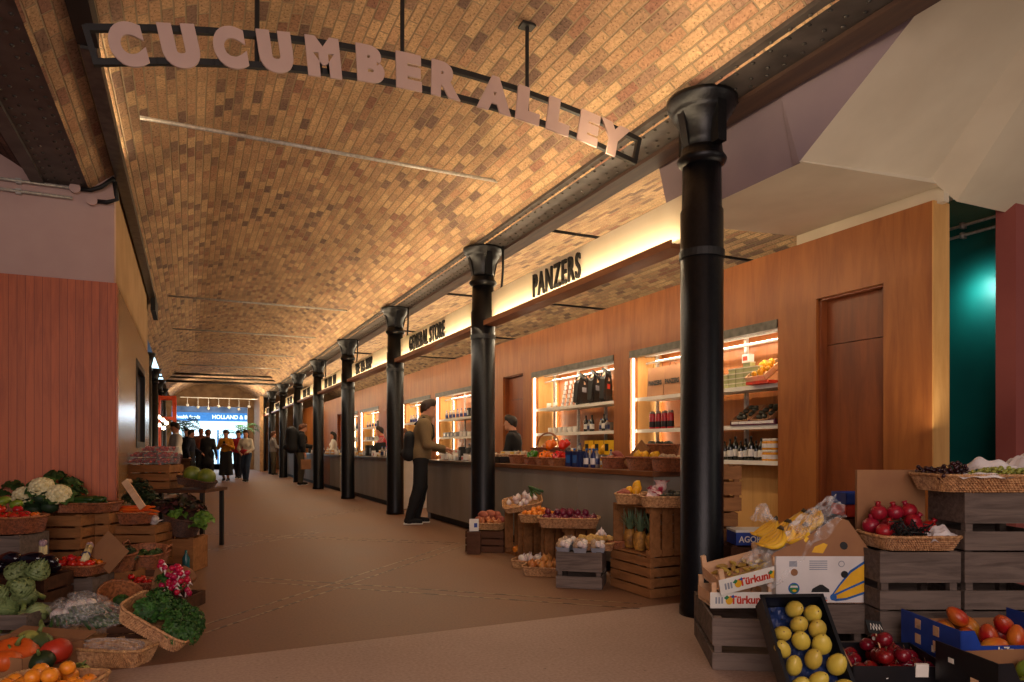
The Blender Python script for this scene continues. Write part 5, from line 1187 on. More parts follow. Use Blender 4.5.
# sweet potatoes
x, y = gp(488, 7.55); crate('wooden_crate', 'dark low crate of sweet potatoes at the foot of a black column', x, y, 0, .42, .34, .235, RZ-.2, 'dark', group='crates before the first counter')
_, mw = basket('wicker tray of sweet potatoes and shallots on the dark low crate', x, y, .237, .38, .28, .07, RZ-.2)
lay('sweet_potato', [(-.12,.05,.05,0),(-.05,.07,.06,0),(.03,.06,.05,0),(.1,.05,.06,0),(-.08,.06,.11,1),(.0,.07,.12,1),(.08,.07,.11,1),(.13,.0,.07,0)], mw, 'reddish sweet potato', 'tray on the dark low crate', 'sweet potatoes', 'aisle', 1.1, flat=(.1,.1,R(50)), axis=(-1,0))
lay('shallot', [(-.1,-.08,.05,0),(-.04,-.09,.05,0),(.03,-.08,.055,0),(.09,-.08,.05,0),(-.07,-.03,.07,0),(.0,-.03,.075,0),(.07,-.03,.07,0),(.14,-.06,.05,0)], mw, 'golden shallot', 'tray on the dark low crate', 'shallots', 'aisle', 1.2, axis=(-1,0))
x, y = gp(474, 7.32); s = MB(); s.box(-.05,.05,-.002,.002,0,.13); g = thing('price_card', 'white price card with a blue square beside the sweet potatoes', 'card', (x,y,.237), RZ+.2); part('card', s, M['white'], g); s = MB(); s.box(.0,.035,-.004,-.002,.04,.085); part('printed_square', s, M['blue_card'], g)
crate('wooden_crate', 'small dark crate under the white price card', x, y, 0, .14, .12, .235, RZ, 'dark', bands=[(.02,.98)])
# ================================================================ counters
M['teawood'] = wood('counter_panel_wood','8a5630','5e3820',grain=(4,4,.5),rand=0)
SEG = [(4.60,8.25,'the pepper baskets','woodtop'),(8.32,10.55,'the man in the brown jacket','stone'),(12.25,16.3,'the woman in red','stone'),(17.6,20.3,'the man with the big backpack','stone'),(21.0,24.4,'the street end','stone'),(25.2,29,'the street end','stone')]
for i, (a, b_, wh, tp) in enumerate(SEG):
    lab = ['long grey counter with a wooden top carrying the pepper baskets','grey counter with a dark stone top before the man in the brown jacket','grey counter with a dark stone top, third from the big column','grey counter beside the man carrying a paper bag','grey counter, fifth from the big column','grey counter, last before the street end'][i]
    g = thing('shop_counter', lab, 'counter', (3.42,a,0), 0, 'shop counters'); L_ = b_-a
    n = max(2, round(L_/1.35))
    for k in range(n):
        s = MB(); s.box(.0,.02,L_*k/n+.003,L_*(k+1)/n-.003,.1,.885); part('front_panel', s, M['counter'] if not (i == 3 and k == n-1) else M['teawood'], g)
    for e in (0, L_-.02): s = MB(); s.box(.02,.62,e,e+.02,0,.885); part('end_panel', s, M['white'] if i == 2 else M['counter'], g)
    s = MB(); s.box(.06,.08,0.02,L_-.02,0,.1); part('plinth', s, M['black'], g)
    s = MB(); s.box(-.03,.64,-.02,L_+.01,.887,.93); part('worktop', s, M[tp], g, bevel=.004)
ZC = .931
def onc(px, X): return (X, yx(px, X))
# ---- goods on the first counter
def kind1(nm, cat, mb, mats, smooth=True, subs=None):
    K[nm] = (nm, cat, [(nm if not subs else 'body', mb.mesh('body', mats, smooth), [])] + [(a, b_, []) for a, b_ in (subs or [])])
def lathe_kind(nm, cat, prof, m, n=12, cap=None, lab=None, subs=()):
    s = MB(); s.lathe(prof, n); sb = list(subs)
    if cap: q = MB(); q.lathe(cap[0], n); sb.append(('cap', q.mesh('cap', cap[1], True)))
    if lab: q = MB(); q.lathe(lab[0], n); sb.append(('label_band', q.mesh('label_band', lab[1], True)))
    kind1(nm, cat, s, m, True, sb)
M['navy'] = A('navy_tin','1e2a5c',.3,'161f48',rand=.1); M['glassd'] = A('dark_bottle_glass','14160f',.12,'0c0e0a',rand=.1,spec=.8); M['amber'] = A('amber_jar','e8a428',.25,'c4801a',rand=.1); M['redcan'] = A('red_can','b8242a',.3,'96181e',rand=.05); M['tealc'] = A('teal_box','1ea0a8',.4,'14848c',rand=.05); M['yel'] = A('yellow_pack','f4c21c',.4,'e0a80c',rand=.05); M['green_tub'] = A('green_tub','a8a874',.5,'8c8c58',rand=.06); M['silver'] = A('silver_tin','a8a09a',.3,'847c76',metal=.6,rand=.1); M['darkred'] = A('purple_pack','5a1c38',.45,'3c1024',rand=.1); M['copper'] = A('copper','a8603a',.3,metal=.7)
lathe_kind('oil_bottle','bottle',[(.03,0),(.033,.005),(.033,.14),(.028,.165),(.012,.19),(.012,.22)],M['glassd'],cap=([(.013,.22),(.013,.24),(.001,.241)],M['black']),lab=([(.0335,.04),(.0337,.041),(.0337,.11),(.0335,.111)],M['white']))
lathe_kind('blue_bottle','bottle',[(.026,0),(.028,.005),(.028,.10),(.024,.12),(.011,.14),(.011,.16)],M['navy'],cap=([(.012,.16),(.012,.175),(.001,.176)],M['ink_blue']),lab=([(.0285,.03),(.0287,.031),(.0287,.085),(.0285,.086)],M['cardw']))
lathe_kind('clear_bottle','bottle',[(.026,0),(.028,.005),(.028,.10),(.024,.12),(.011,.14),(.011,.16)],M['silver'],cap=([(.012,.16),(.012,.175),(.001,.176)],M['ink_blue']),lab=([(.0285,.03),(.0287,.031),(.0287,.085),(.0285,.086)],M['navy']))
lathe_kind('honey_jar','jar',[(.036,0),(.04,.006),(.04,.075),(.032,.09)],M['amber'],cap=([(.034,.088),(.034,.11),(.001,.111)],M['white']),lab=([(.0405,.02),(.0407,.021),(.0407,.06),(.0405,.061)],M['cardw']))
lathe_kind('tin','tin',[(.037,0),(.039,.003),(.037,.006),(.037,.1),(.039,.103),(.037,.106),(.035,.103)],M['silver'],lab=([(.0373,.012),(.0375,.013),(.0375,.094),(.0373,.095)],M['cardw']))
lathe_kind('red_can','can',[(.033,0),(.035,.004),(.035,.15),(.03,.165)],M['redcan'],cap=([(.031,.165),(.024,.19),(.001,.192)],M['silver']),lab=([(.0353,.02),(.0355,.021),(.0355,.08),(.0353,.081)],M['black']))
s = MB(); s.lathe([(.034,0),(.037,.004),(.038,.085),(.035,.085),(.034,.006)],14); q = MB(); q.tube([(.036,0,.07),(.058,0,.066),(.06,0,.035),(.037,0,.02)],.005,6); kind1('mug','mug',s,M['white'],True,[('handle',q.mesh('handle',M['white'],True))])
s = MB(); s.box(-.05,.05,-.035,.035,0,.045); q = MB(); q.box(-.052,.052,-.037,.037,.04,.05); kind1('tub','tub',s,M['green_tub'],False,[('lid',q.mesh('lid',M['cream']))])
def box_kind(nm, cat, w_, d_, h_, m, m2=None):
    s = MB(); s.box(-w_/2,w_/2,-d_/2,d_/2,0,h_); q = MB(); q.box(-w_*.36,w_*.36,-d_/2-.0008,-d_/2,h_*.25,h_*.75)
    kind1(nm, cat, s, m, False, [('printed_label', q.mesh('printed_label', m2 or M['cardw']))])
box_kind('navy_carton','carton',.1,.07,.15,M['navy'],M['ink_blue']); box_kind('teal_carton','carton',.05,.04,.15,M['tealc'],M['navy']); box_kind('yellow_pack','packet',.08,.05,.13,M['yel'],M['black']); box_kind('silver_pack','packet',.09,.05,.12,M['silver'],M['navy']); box_kind('purple_pack','packet',.12,.08,.05,M['darkred'],M['cardw']); box_kind('black_box','box',.09,.08,.2,M['black'],M['ink_grey']); box_kind('cream_box','box',.14,.08,.04,M['cream'],M['yel']); box_kind('grey_box','box',.12,.1,.09,M['ink_grey'],M['cardw']); box_kind('small_box','box',.07,.06,.07,M['cardw'],M['ink_red'])
RC = R(-90)                       # things facing the alley
def fac(X, Y, z): return TRS((X,Y,z), RC)
def on_counter(kd, px, X, z, label, grp, rz=RC, sc=1.0, **kw):
    x, y = onc(px, X); return put(K[kd], TRS((x,y,z), rz, sc), label, grp, **kw)
ct = thing('plastic_tray', 'black ribbed plastic tray of wrapped mushrooms at the end of the wooden counter', 'tray', (3.62, yx(503,3.62), ZC), RC)
s = MB(); s.box(-.2,.2,-.14,.14,0,.006); part('bottom_panel', s, M['plastic_b'], ct)
for q in ((-.2,.2,-.14,-.134),(-.2,.2,.134,.14),(-.2,-.194,-.14,.14),(.194,.2,-.14,.14)): s = MB(); s.box(*q,0,.08); part('side_panel', s, M['plastic_b'], ct)
mwt = ct.matrix_basis.copy()
lay('small_mushroom', heap(.18,.12,.028,.04,2,8,3,1.3), mwt, 'pale mushroom', 'black tray on the wooden counter', 'mushrooms in the black tray', 'first column', 1.2, axis=(-1,0))
for i, px in enumerate((506,515,522)): on_counter('cream_box', px, 3.85, ZC+.1+.0*i, 'flat cream box at the back of the wooden counter, %s from the black tray' % ORD[i], 'cream boxes', sc=1.1)
s = MB(); s.box(-.22,.22,-.09,.09,0,.1); o = link('wooden_box', s.mesh('wooden_box', M['crate_dark']), None, fac(3.85, yx(515,3.85), ZC)); tag(o, 'dark wooden box under the cream boxes on the counter', 'box')
_, mw = basket('wicker basket of brown mushrooms on the wooden counter', 3.6, yx(521,3.6), ZC, .24, .24, .1, RC, mt='wicker_red')
lay('small_mushroom', heap(.11,.11,.026,.075,3,5,5,1.2), mw, 'brown mushroom', 'basket on the counter', 'mushrooms in the basket', 'black tray', 1.2, axis=(-1,0))
for i, (px, lb, kd) in enumerate(((536.5,'green','green_pepper'),(549,'orange','orange_pepper'),(562,'red','red_pepper'))):
    _, mw = basket('wicker basket of %s peppers on the wooden counter' % lb, 3.6, yx(px,3.6), ZC, .25, .26, .08, RC, mt='wicker_red')
    sp = heap(.12,.12,.042,.06,2 if i else 1,5,i,1.3)+([(0,0,.20,1),(.05,-.04,.18,1),(-.05,.03,.17,1)] if i else [])
    lay(kd, sp, mw, '%s bell pepper' % lb, 'basket of %s peppers' % lb, '%s peppers' % lb, 'black tray', 1.1, axis=(-1,0), tilt=.9)
x, y = onc(548, 3.95); _, mw = basket('wide red-brown basket with an arched handle behind the peppers', x, y, ZC+.06, .6, .34, .13, RC, R(-0), ex=2.4, mt='wicker_red', flare=1.3)
s = MB(); s.tube([(.29*math.cos(a), 0, .14+.17*math.sin(a)) for a in [PI*i/14 for i in range(15)]],.011,6); hb = link('handle', s.mesh('handle', M['wicker_red'], True), _)
s = MB(); s.box(-.3,.3,-.17,.17,0,.055); o = link('wooden_box', s.mesh('wooden_box', M['crate_dark']), None, fac(x,y,ZC)); tag(o, 'low dark wooden box under the arched-handle basket', 'box')
lay(['shallot','garlic_bulb'], heap(.25,.13,.03,.09,2,2.6,5,1.3), mw, 'small shallot or garlic bulb', 'arched-handle basket', 'bulbs in the handled basket', 'black tray', 1.0, axis=(-1,0))
for i in range(8): on_counter(['navy_carton','blue_bottle','navy_carton','navy_carton','blue_bottle','clear_bottle','blue_bottle','clear_bottle'][i], 571+3.4*i+(2 if i > 3 else 0), 3.52+.03*(i%2), ZC, ['navy blue carton','dark blue bottle','navy blue carton','navy blue carton','dark blue bottle','clear bottle','dark blue bottle','clear bottle'][i]+' on the counter, %s from the red peppers' % ORD[i], 'blue bottles and cartons', sc=1.05)
for i in range(6): on_counter(['silver_pack','clear_bottle','silver_pack','honey_jar','silver_pack','clear_bottle'][i], 590+4.2*i, 3.74+.03*(i%2), ZC, 'silver packet or bottle behind the blue cartons, %s from the red peppers' % ORD[i], 'silver packets')
for i in range(5): on_counter(['yellow_pack','lemon','yellow_pack','lemon','yellow_pack'][i], 589+5*i, 3.95, ZC+.12, 'bright yellow pack or lemon at the back of the counter, %s from the handled basket' % ORD[i], 'yellow packs', sc=1.15)
s = MB(); s.box(-.2,.2,-.08,.08,0,.118); o = link('wooden_box', s.mesh('wooden_box', M['crate_dark']), None, fac(3.95, yx(598,3.95), ZC)); tag(o, 'dark wooden box lifting the yellow packs on the counter', 'box')
_, mw = basket('wicker basket of ginger roots on the counter before the leaning board', 3.58, yx(616,3.58), ZC, .28, .24, .1, RC, ex=2.4, mt='wicker_red', name='round_basket')
lay('sweet_potato', [(-.08,0,.06,0),(.0,.04,.07,0),(.07,-.02,.06,0),(-.02,-.05,.07,0),(.02,.0,.11,0)], mw, 'knobbly ginger root', 'basket before the leaning board', 'ginger on the counter', 'blue carton', .8, axis=(-1,0), name='ginger_root')
s = MB(); s.box(-.07,.07,-.008,.008,0,.26); o = link('wooden_board', s.mesh('wooden_board', M['crate_brown']), None, TRS((3.54,yx(628,3.54),ZC+.02), RC, 1, R(-20), R(35))); tag(o, 'bare brown wooden board leaning on the counter before the lemons', 'board')
_, mw = basket('round wicker basket of lemons on the counter beside the leaning board', 3.58, yx(645,3.58), ZC, .36, .28, .11, RC, ex=2.4, mt='wicker_red', name='round_basket')
lay('lemon', heap(.16,.12,.038,.085,2,2.6,5,1.3), mw, 'bright yellow lemon', 'round basket by the leaning board', 'lemons on the counter', 'ginger', 1.0, axis=(-1,0))
for i, (px, X, z, lb) in enumerate(((660,3.82,.11,'tall'),(672,3.60,.0,'low'))):
    _, mw = basket('%s wicker basket of brown mushrooms on the counter near the big column' % lb, X, yx(px,X), ZC+z, .34, .28, .11, RC, ex=3, mt='wicker_red')
    lay('avocado' if i == 0 else 'small_mushroom', heap(.16,.12,.035,.09,2,4,7+i,1.3), mw, 'dark brown date' if i == 0 else 'brown mushroom', '%s basket near the big column' % lb, 'goods in the %s basket' % lb, 'lemon', .85 if i == 0 else 1.4, axis=(-1,0), **({'name':'brown_date'} if i == 0 else {}))
s = MB(); s.box(-.17,.17,-.14,.14,0,.105); o = link('wooden_box', s.mesh('wooden_box', M['crate_dark']), None, fac(3.80, yx(660,3.8), ZC)); tag(o, 'dark wooden box lifting the tall basket near the big column', 'box')
# ---- goods on the second and later counters
c2 = [('mug',455),('small_box',458.5),('tin',446),('mug',450),('small_box',442),('black_box',462),('tin',466),('mug',468.5),('small_box',464)]
for i, (kd, px) in enumerate(c2): on_counter(kd, px, 3.62+.06*(i%2), ZC, '%s on the stone counter before the brown jacket, %s along' % ({'mug':'white mug','small_box':'small pale box','tin':'silver tin','black_box':'tall black box'}[kd], ORD[i]), 'goods on the second counter')
g = thing('card_reader', 'black till screen on the stone counter by the second column', 'till', (3.75, yx(463,3.75)-.1, ZC), RC); s = MB(); s.box(-.03,.03,-.05,.05,0,.02); part('base', s, M['black'], g); s = MB(); s.box(-.09,.09,-.006,.006,.02,.2); part('screen', s, M['black'], g, mw=TRS((0,0,.0),0,1,R(-15)))
g_ = random.Random(33)
for i in range(14):
    kd = ['mug','tin','small_box','clear_bottle','grey_box'][g_.randrange(5)]
    put(K[kd], TRS((3.72+.25*g_.random(), 8.5+1.9*(i+.5)/14, ZC), RC, 1.15), '%s at the back of the second counter, %s from the column' % ({'mug':'white mug','tin':'silver tin','small_box':'pale box','clear_bottle':'labelled bottle','grey_box':'grey box'}[kd], ORD[i]), 'goods at the back of the second counter')
g_ = random.Random(21)
for si, (a, b_) in enumerate(((12.4,16.2),(17.7,20.2),(21.1,24.2))):
    n = (34,24,14)[si]
    for i in range(n):
        kd = ['mug','tin','cream_box','small_box','grey_box','clear_bottle','black_box','honey_jar'][g_.randrange(8)]
        put(K[kd], TRS((3.55+.42*g_.random(), a+(b_-a)*(i+.5)/n, ZC), RC, 1.2), '%s on the %s stone counter from the big column, %s item along' % ({'mug':'white mug','tin':'silver tin','cream_box':'flat cream box','small_box':'pale box','grey_box':'grey box','clear_bottle':'labelled bottle','black_box':'black box','honey_jar':'amber jar'}[kd], ('third','fourth','fifth')[si], ORD[i]), 'goods on counter %s' % ORD[si])
for i, y in enumerate((13.6,15.2)):
    g = thing('coffee_grinder', 'black machine standing on the third stone counter, the %s of two' % ('first','second')[i], 'machine', (3.85,y,ZC), RC); s = MB(); s.box(-.12,.12,-.1,.1,0,.3); part('body', s, M['black'], g, bevel=.015); s = MB(); s.lathe([(.06,.3),(.09,.42),(.085,.42),(.05,.3)],12); part('hopper', s, M['glass'], g)
# ================================================================ shelves in the niches
SZ = (1.75,1.35,.99)
for k, (a, b_) in enumerate(NI):
    g = thing('shelving_unit', 'galvanised shelving in the lit shop niche, %s from the wall end' % ORD[k], 'shelves', (XW,a,0), 0, 'shelving in the niches'); L_ = b_-a
    n = 3 if k < 4 else 2
    for j in range(n+1):
        s = MB(); yy = .04+(L_-.08)*j/n
        for xo in (.40,):
            s.box(xo-.018,xo+.018,yy-.018,yy+.018,0,2.34)
        part('upright', s, M['steel'], g)
    for z in SZ:
        s = MB(); s.box(.06,.44,.045,L_-.045,z-.03,z); s.box(.055,.06,.045,L_-.045,z-.04,z+.004); part('shelf', s, M['white'], g, label='white metal shelf')
    s = MB(); s.tube([(.22,.05,2.2),(.22,L_-.05,2.2)],.013,8); s.box(.2,.24,.05,L_-.05,2.28,2.31); part('hanging_rail', s, M['steel'], g, True)
    s = MB(); s.box(.03,.05,L_-.03,L_-.015,.95,2.26); part('light_strip', s, M['led2'], g)
    s = MB(); s.box(.42,.435,L_-.03,L_-.015,.95,2.2); part('light_strip', s, M['led2'], g)
    s = MB(); s.box(.36,.39,.05,L_-.05,2.236,2.246); part('light_strip', s, M['led2'], g)
    s = MB(); s.box(.05,.48,.02,L_-.02,.0,.93) if k else s.box(.30,.32,.02,L_-.02,0,.95); part('base_panel', s, M['ply_lit'], g)
def shelf(kd, y, z, label, grp, X=5.32, sc=1.0, rz=RC, **kw): return put(K[kd], TRS((X,y,z+.001), rz, sc), label, grp, **kw)
XF = 5.28
for i in range(2):
    y = yx(658+17*i, XF); g = thing('paper_carrier', 'large brown paper carrier printed with black letters, %s from the light strip' % ORD[i], 'bag', (XF,y,SZ[0]+.001), RC, 'paper carriers')
    s = MB(); s.add([(-.16,-.05,0),(.16,-.05,0),(.16,.05,0),(-.16,.05,0),(-.165,-.03,.37),(.165,-.03,.37),(.165,.03,.37),(-.165,.03,.37)],[(0,1,5,4),(1,2,6,5),(2,3,7,6),(3,0,4,7),(0,3,2,1)]); bg = part('bag_body', s, M['kraft'], g)
    me = text_mesh('PANZERS', .075, .004, .0006, .85, 'CENTER', M['black']); link('lettering', me, bg, Matrix.Translation((0,-.046,.15)) @ Matrix.Rotation(R(93),4,'X'))
    for e in (-1,1): s = MB(); s.tube([(-.06,e*.03,.36),(-.05,e*.03,.41),(.05,e*.03,.41),(.06,e*.03,.36)],.004,5); part('handle', s, M['twig'], g, True)
for i in range(4): shelf('red_can', yx(652.5+6*i, XF-.08), SZ[1], 'red can with a black label on the middle shelf, %s from the light strip' % ORD[i], 'red cans', XF-.08, 1.15)
for i in range(2): shelf('small_box', yx(654+8*i, XF-.08), SZ[2], 'pale box on the low shelf, %s from the light strip' % ORD[i], 'low shelf boxes', XF-.08, 1.3)
for c in range(5):
    for l in range((3,4,4,5,4)[c]): shelf('tub', yx(727+7.4*c, XF-.06), SZ[0]+.051*l, 'pale green tub, stack %s from the big column, %s from the shelf up' % (ORD[c], ORD[l]), 'pale green tubs', XF-.06)
shelf('small_box', yx(748, XF), SZ[0]+.256, 'small pale box with a red mark on top of the green tubs', None, XF, 1.3)
mw = TRS((XF,yx(766,XF),SZ[0]+.13), RC, 1, R(36)); g = thing('display_tray', 'tilted wooden tray of yellow fruit on the top shelf', 'tray', mw=mw); s = MB(); s.box(-.13,.13,-.16,.16,0,.008); part('bottom_panel', s, M['thinwood'], g)
for q in ((-.13,.13,-.16,-.152),(-.13,.13,.152,.16),(-.13,-.122,-.16,.16),(.122,.13,-.16,.16)): s = MB(); s.box(*q,0,.06); part('side_panel', s, M['thinwood'], g)
lay('lemon', heap(.11,.14,.036,.03,1,8,3), mw, 'yellow fruit', 'tilted tray on the top shelf', 'yellow fruit in the tilted tray', 'tub', .85, axis=(-1,0))
s = MB(); s.box(-.15,.15,-.12,.12,0,.03); o = link('red_tray', s.mesh('red_tray', M['ink_red']), None, fac(XF-.1,yx(766,XF-.1),SZ[0]+.001)); tag(o, 'flat red tray under the tilted tray of yellow fruit', 'tray')
for i, px in enumerate((750,770)):
    mw = TRS((XF,yx(px,XF),SZ[1]+.095), RC, 1, R(34)); g = thing('display_tray', 'tilted dark card tray of black grapes on the middle shelf, %s from the big column' % ORD[i], 'tray', mw=mw); s = MB(); s.box(-.12,.12,-.15,.15,0,.008); part('bottom_panel', s, M['kraft'], g)
    for q in ((-.12,.12,-.15,-.142),(-.12,.12,.142,.15),(-.12,-.112,-.15,.15),(.112,.12,-.15,.15)): s = MB(); s.box(*q,0,.05); part('side_panel', s, M['kraft'], g)
    lay('avocado', heap(.1,.13,.036,.03,1,8,3+i), mw, 'black plum', 'tilted tray %s from the big column' % ORD[i], 'plums in tray %s' % ORD[i], 'pale', .75, axis=(-1,0), name='black_plum')
for i in range(6): shelf('purple_pack', yx(738+7*i, XF-.1), SZ[1], 'dark purple packet lying on the middle shelf, %s from the big column' % ORD[i], 'purple packets', XF-.1, 1.1)
for i in range(8): shelf(['oil_bottle','oil_bottle','tin','oil_bottle','oil_bottle','honey_jar','oil_bottle','oil_bottle'][i] if i != 2 and i != 5 else 'oil_bottle', yx(725+5.2*i, XF-.04*(i%2)), SZ[2], 'dark oil bottle on the low shelf, %s from the big column' % ORD[i], 'dark bottles', XF-.04*(i%2), .85+.1*(i%3))
for i in range(3):
    for l in range(2): shelf('honey_jar', yx(766+4.5*i, XF-.06), SZ[2]+.112*l, 'amber honey jar with a white lid, %s from the dark bottles, %s row' % (ORD[i], ('lower','upper')[l]), 'honey jars', XF-.06)
# second niche: hooded tops, tins, mugs
hoods = []
def hoodie(i, px):
    y = yx(px, 5.3); g = thing('hooded_top', 'black hooded top on a pale hanger, %s from the tins' % ORD[i], 'clothing', (5.27,y,2.19), R(28)+.1*i, 'hooded tops on the rail')
    s = MB(); s.prism([(-.17,-.12),(-.07,-.03),(-.05,.0),(.05,.0),(.07,-.03),(.17,-.12),(.21,-.40),(.15,-.42),(.135,-.22),(.135,-.44),(-.135,-.44),(-.135,-.22),(-.15,-.42),(-.21,-.40)],-.035,.035); part('garment', s, M['black'], g, bevel=.012)
    s = MB(); s.tube([(-.06,-.03,-.02),(0,-.06,-.09),(.06,-.03,-.02),(.0,.05,.03),(-.06,-.03,-.02)],.022,7); part('hood', s, M['black'], g, True)
    s = MB(); s.tube([(-.15,0,-.08),(0,0,.0),(.15,0,-.08)],.01,6); s.tube([(0,0,0),(0,0,.02),(.02,0,.035),(0,0,.045)],.003,5); s.box(-.02,.02,-.045,-.04,-.14,-.03); part('hanger', s, M['thinwood'], g)
    s = MB(); s.box(-.06,.06,-.0365,-.036,-.25,-.18); part('printed_emblem', s, M['ink_grey'] if i != 2 else M['ink_red'], g)
for i, px in enumerate((584,597,608)): hoodie(i, px)
k = 0
for r_ in range(6):
    for c in range(4 - (r_ > 3)): shelf('tin', yx(562.5+4.6*c+.8*r_, 5.3), SZ[0]+.107*r_*.62, 'tin in the silver stack, %s column from the light strip, %s row up' % (ORD[c], ORD[r_]), 'stacked tins', 5.3, (.62,.62,.62))
for i in range(2): shelf('mug', yx(549+6*i, 5.26), SZ[0], 'white cup on the top shelf by the stacked tins, the %s of two' % ('first','second')[i], 'cups by the tins', 5.26)
for i in range(6): shelf('mug', yx(550.5+5*i, 5.26), SZ[1], 'white mug on the middle shelf, %s from the light strip' % ORD[i], 'white mugs', 5.26, 1.05)
for i in range(9): shelf(['oil_bottle','clear_bottle','oil_bottle','teal_carton','teal_carton','clear_bottle','oil_bottle','clear_bottle','silver_pack'][i], yx(586+3*i, 5.26), SZ[1] if i not in (3,4) else SZ[1]-.36, ['dark bottle','clear bottle','dark bottle','teal carton','teal carton','clear bottle','dark bottle','clear bottle','silver packet'][i]+' under the hooded tops, %s from the white mugs' % ORD[i], 'bottles under the hooded tops', 5.26)
for i in range(10): shelf(['clear_bottle','yellow_pack','teal_carton','silver_pack','honey_jar'][i%5], yx(548+6.4*i, 5.26), SZ[2], ['clear bottle','yellow packet','teal carton','silver packet','amber jar'][i%5]+' on the low shelf under the mugs, %s from the light strip' % ORD[i], 'goods on the low shelf', 5.26, 1.1)
g_ = random.Random(5)
NMS = {'clear_bottle':'pale bottle','black_box':'tall black box','tin':'silver tin','grey_box':'grey box','mug':'white mug','oil_bottle':'dark bottle','small_box':'small pale box'}
for k in range(2, 6):
    a, b_ = NI[k]
    for zi, z in enumerate(SZ):
        n = 9 if k < 4 else 6
        run = [['clear_bottle','clear_bottle','clear_bottle','black_box','oil_bottle'],['grey_box','grey_box','tin','mug','black_box'],['mug','small_box','tin','clear_bottle','grey_box']][zi]
        for i in range(n):
            kd = run[min(4, i*5//n)]
            shelf(kd, b_-.2-(b_-a-.35)*i/n, z, '%s on the %s shelf of the %s niche, %s from its light strip' % (NMS[kd], ('top','middle','low')[zi], ORD[k], ORD[i]), 'goods in niche %s' % ORD[k], 5.3, 1.2 if kd != 'black_box' else 1.0)
# ================================================================ the street end
def simple(name, label, cat, mb, m, smooth=False, group=None, mw=None):
    o = link(name, mb.mesh(name, m, smooth), None, mw); return tag(o, label, cat, group)
YS = 50.0
M['fascia'] = mat('blue_fascia','3a7fc0',.5,'2f6eae',rand=0,emit=.25,ecol=hexc('3a7fc0')); M['shopglass'] = mat('bright_shop_glass','cfe8f4',.1,'a6c8de',scale=.6,rand=0,emit=1.3,ecol=(.62,.9,1)); M['shopwhite'] = mat('white_shopfront','e8f4fa',.5,rand=0,emit=1.1,ecol=(.7,.95,1)); M['upper'] = mat('street_stone','8a94a8',.8,'4c5468',scale=.8,rand=0)
g = thing('shop_building', 'blue-fronted shop across the street with white lettering and an awning', 'building', (0,YS,0))
s = MB(); s.box(-14,20,.4,2,0,9); part('facade', s, M['upper'], g)
s = MB(); s.box(-5,9,.1,.4,2.86,3.42); fa = part('fascia', s, M['fascia'], g, label='blue sign band')
s = MB(); s.box(-5,9,.25,.4,0,2.35); part('shop_window', s, M['shopglass'], g)
s = MB(); s.add([(-5,.1,2.85),(9,.1,2.85),(9,-.8,2.45),(-5,-.8,2.45)],[(0,1,2,3)]); s.box(-5,9,-.82,-.8,2.25,2.46); part('awning', s, M['shopwhite'], g)
for xq in (-3.6,-1.6,.2,1.7,3.2,4.8,6.4): s = MB(); s.box(xq-.05,xq+.05,.15,.25,0,2.4); part('window_frame', s, M['fascia'], g)
for tx, xc, sz in (('health foods',-.1,.30),('HOLLAND & BA',2.55,.36)):
    me = text_mesh(tx, sz, .01, .005, .95, 'CENTER', M['shopwhite']); link('lettering', me, fa, Matrix.Translation((xc,.09,3.02)) @ Matrix.Rotation(R(90),4,'X'))
for xq in range(-6,12,2): s = MB(); s.box(xq-.5,xq+.5,.36,.4,5,7); part('upper_window', s, M['shopglass'], g)
# orange steel frame kiosk with bulbs
g = thing('kiosk_frame', 'tall orange steel kiosk frame at the street end of the alley', 'kiosk', (-.72,26,0))
for (x0, y0) in ((-.24,0),(.24,0),(-.24,.7),(.24,.7)): s = MB(); s.box(x0-.06,x0+.06,y0-.06,y0+.06,0,2.86); part('post', s, M['orange'], g)
for z in (2.8,2.1,1.0):
    for q in ((-.24,.24,-.05,.05),(-.24,.24,.65,.75),(-.29,-.19,0,.7),(.19,.29,0,.7)): s = MB(); s.box(*q,z-.05,z+.05); part('cross_bar', s, M['orange'], g)
M['bulb'] = mat('glowing_bulb','fff0d0',.4,rand=0,emit=14,ecol=(1,.85,.6))
s = MB(); s.tube([(-.95,24.5,2.2),(-.55,24.9,1.98),(-.1,25.5,1.8)],.008,5); g = thing('festoon_light', 'string of glowing bulbs beside the orange kiosk frame', 'lights', (0,0,0)); part('flex', s, M['black'], g)
for i, (px, py) in enumerate(((159,417),(163,420),(166.5,423),(159,425),(163.5,428))):
    x, y = gp(px, 22.5); s = MB(); s.ball((x,y,zz(py,22.5)),.06,8,6); part('bulb', s, M['bulb'], g, True)
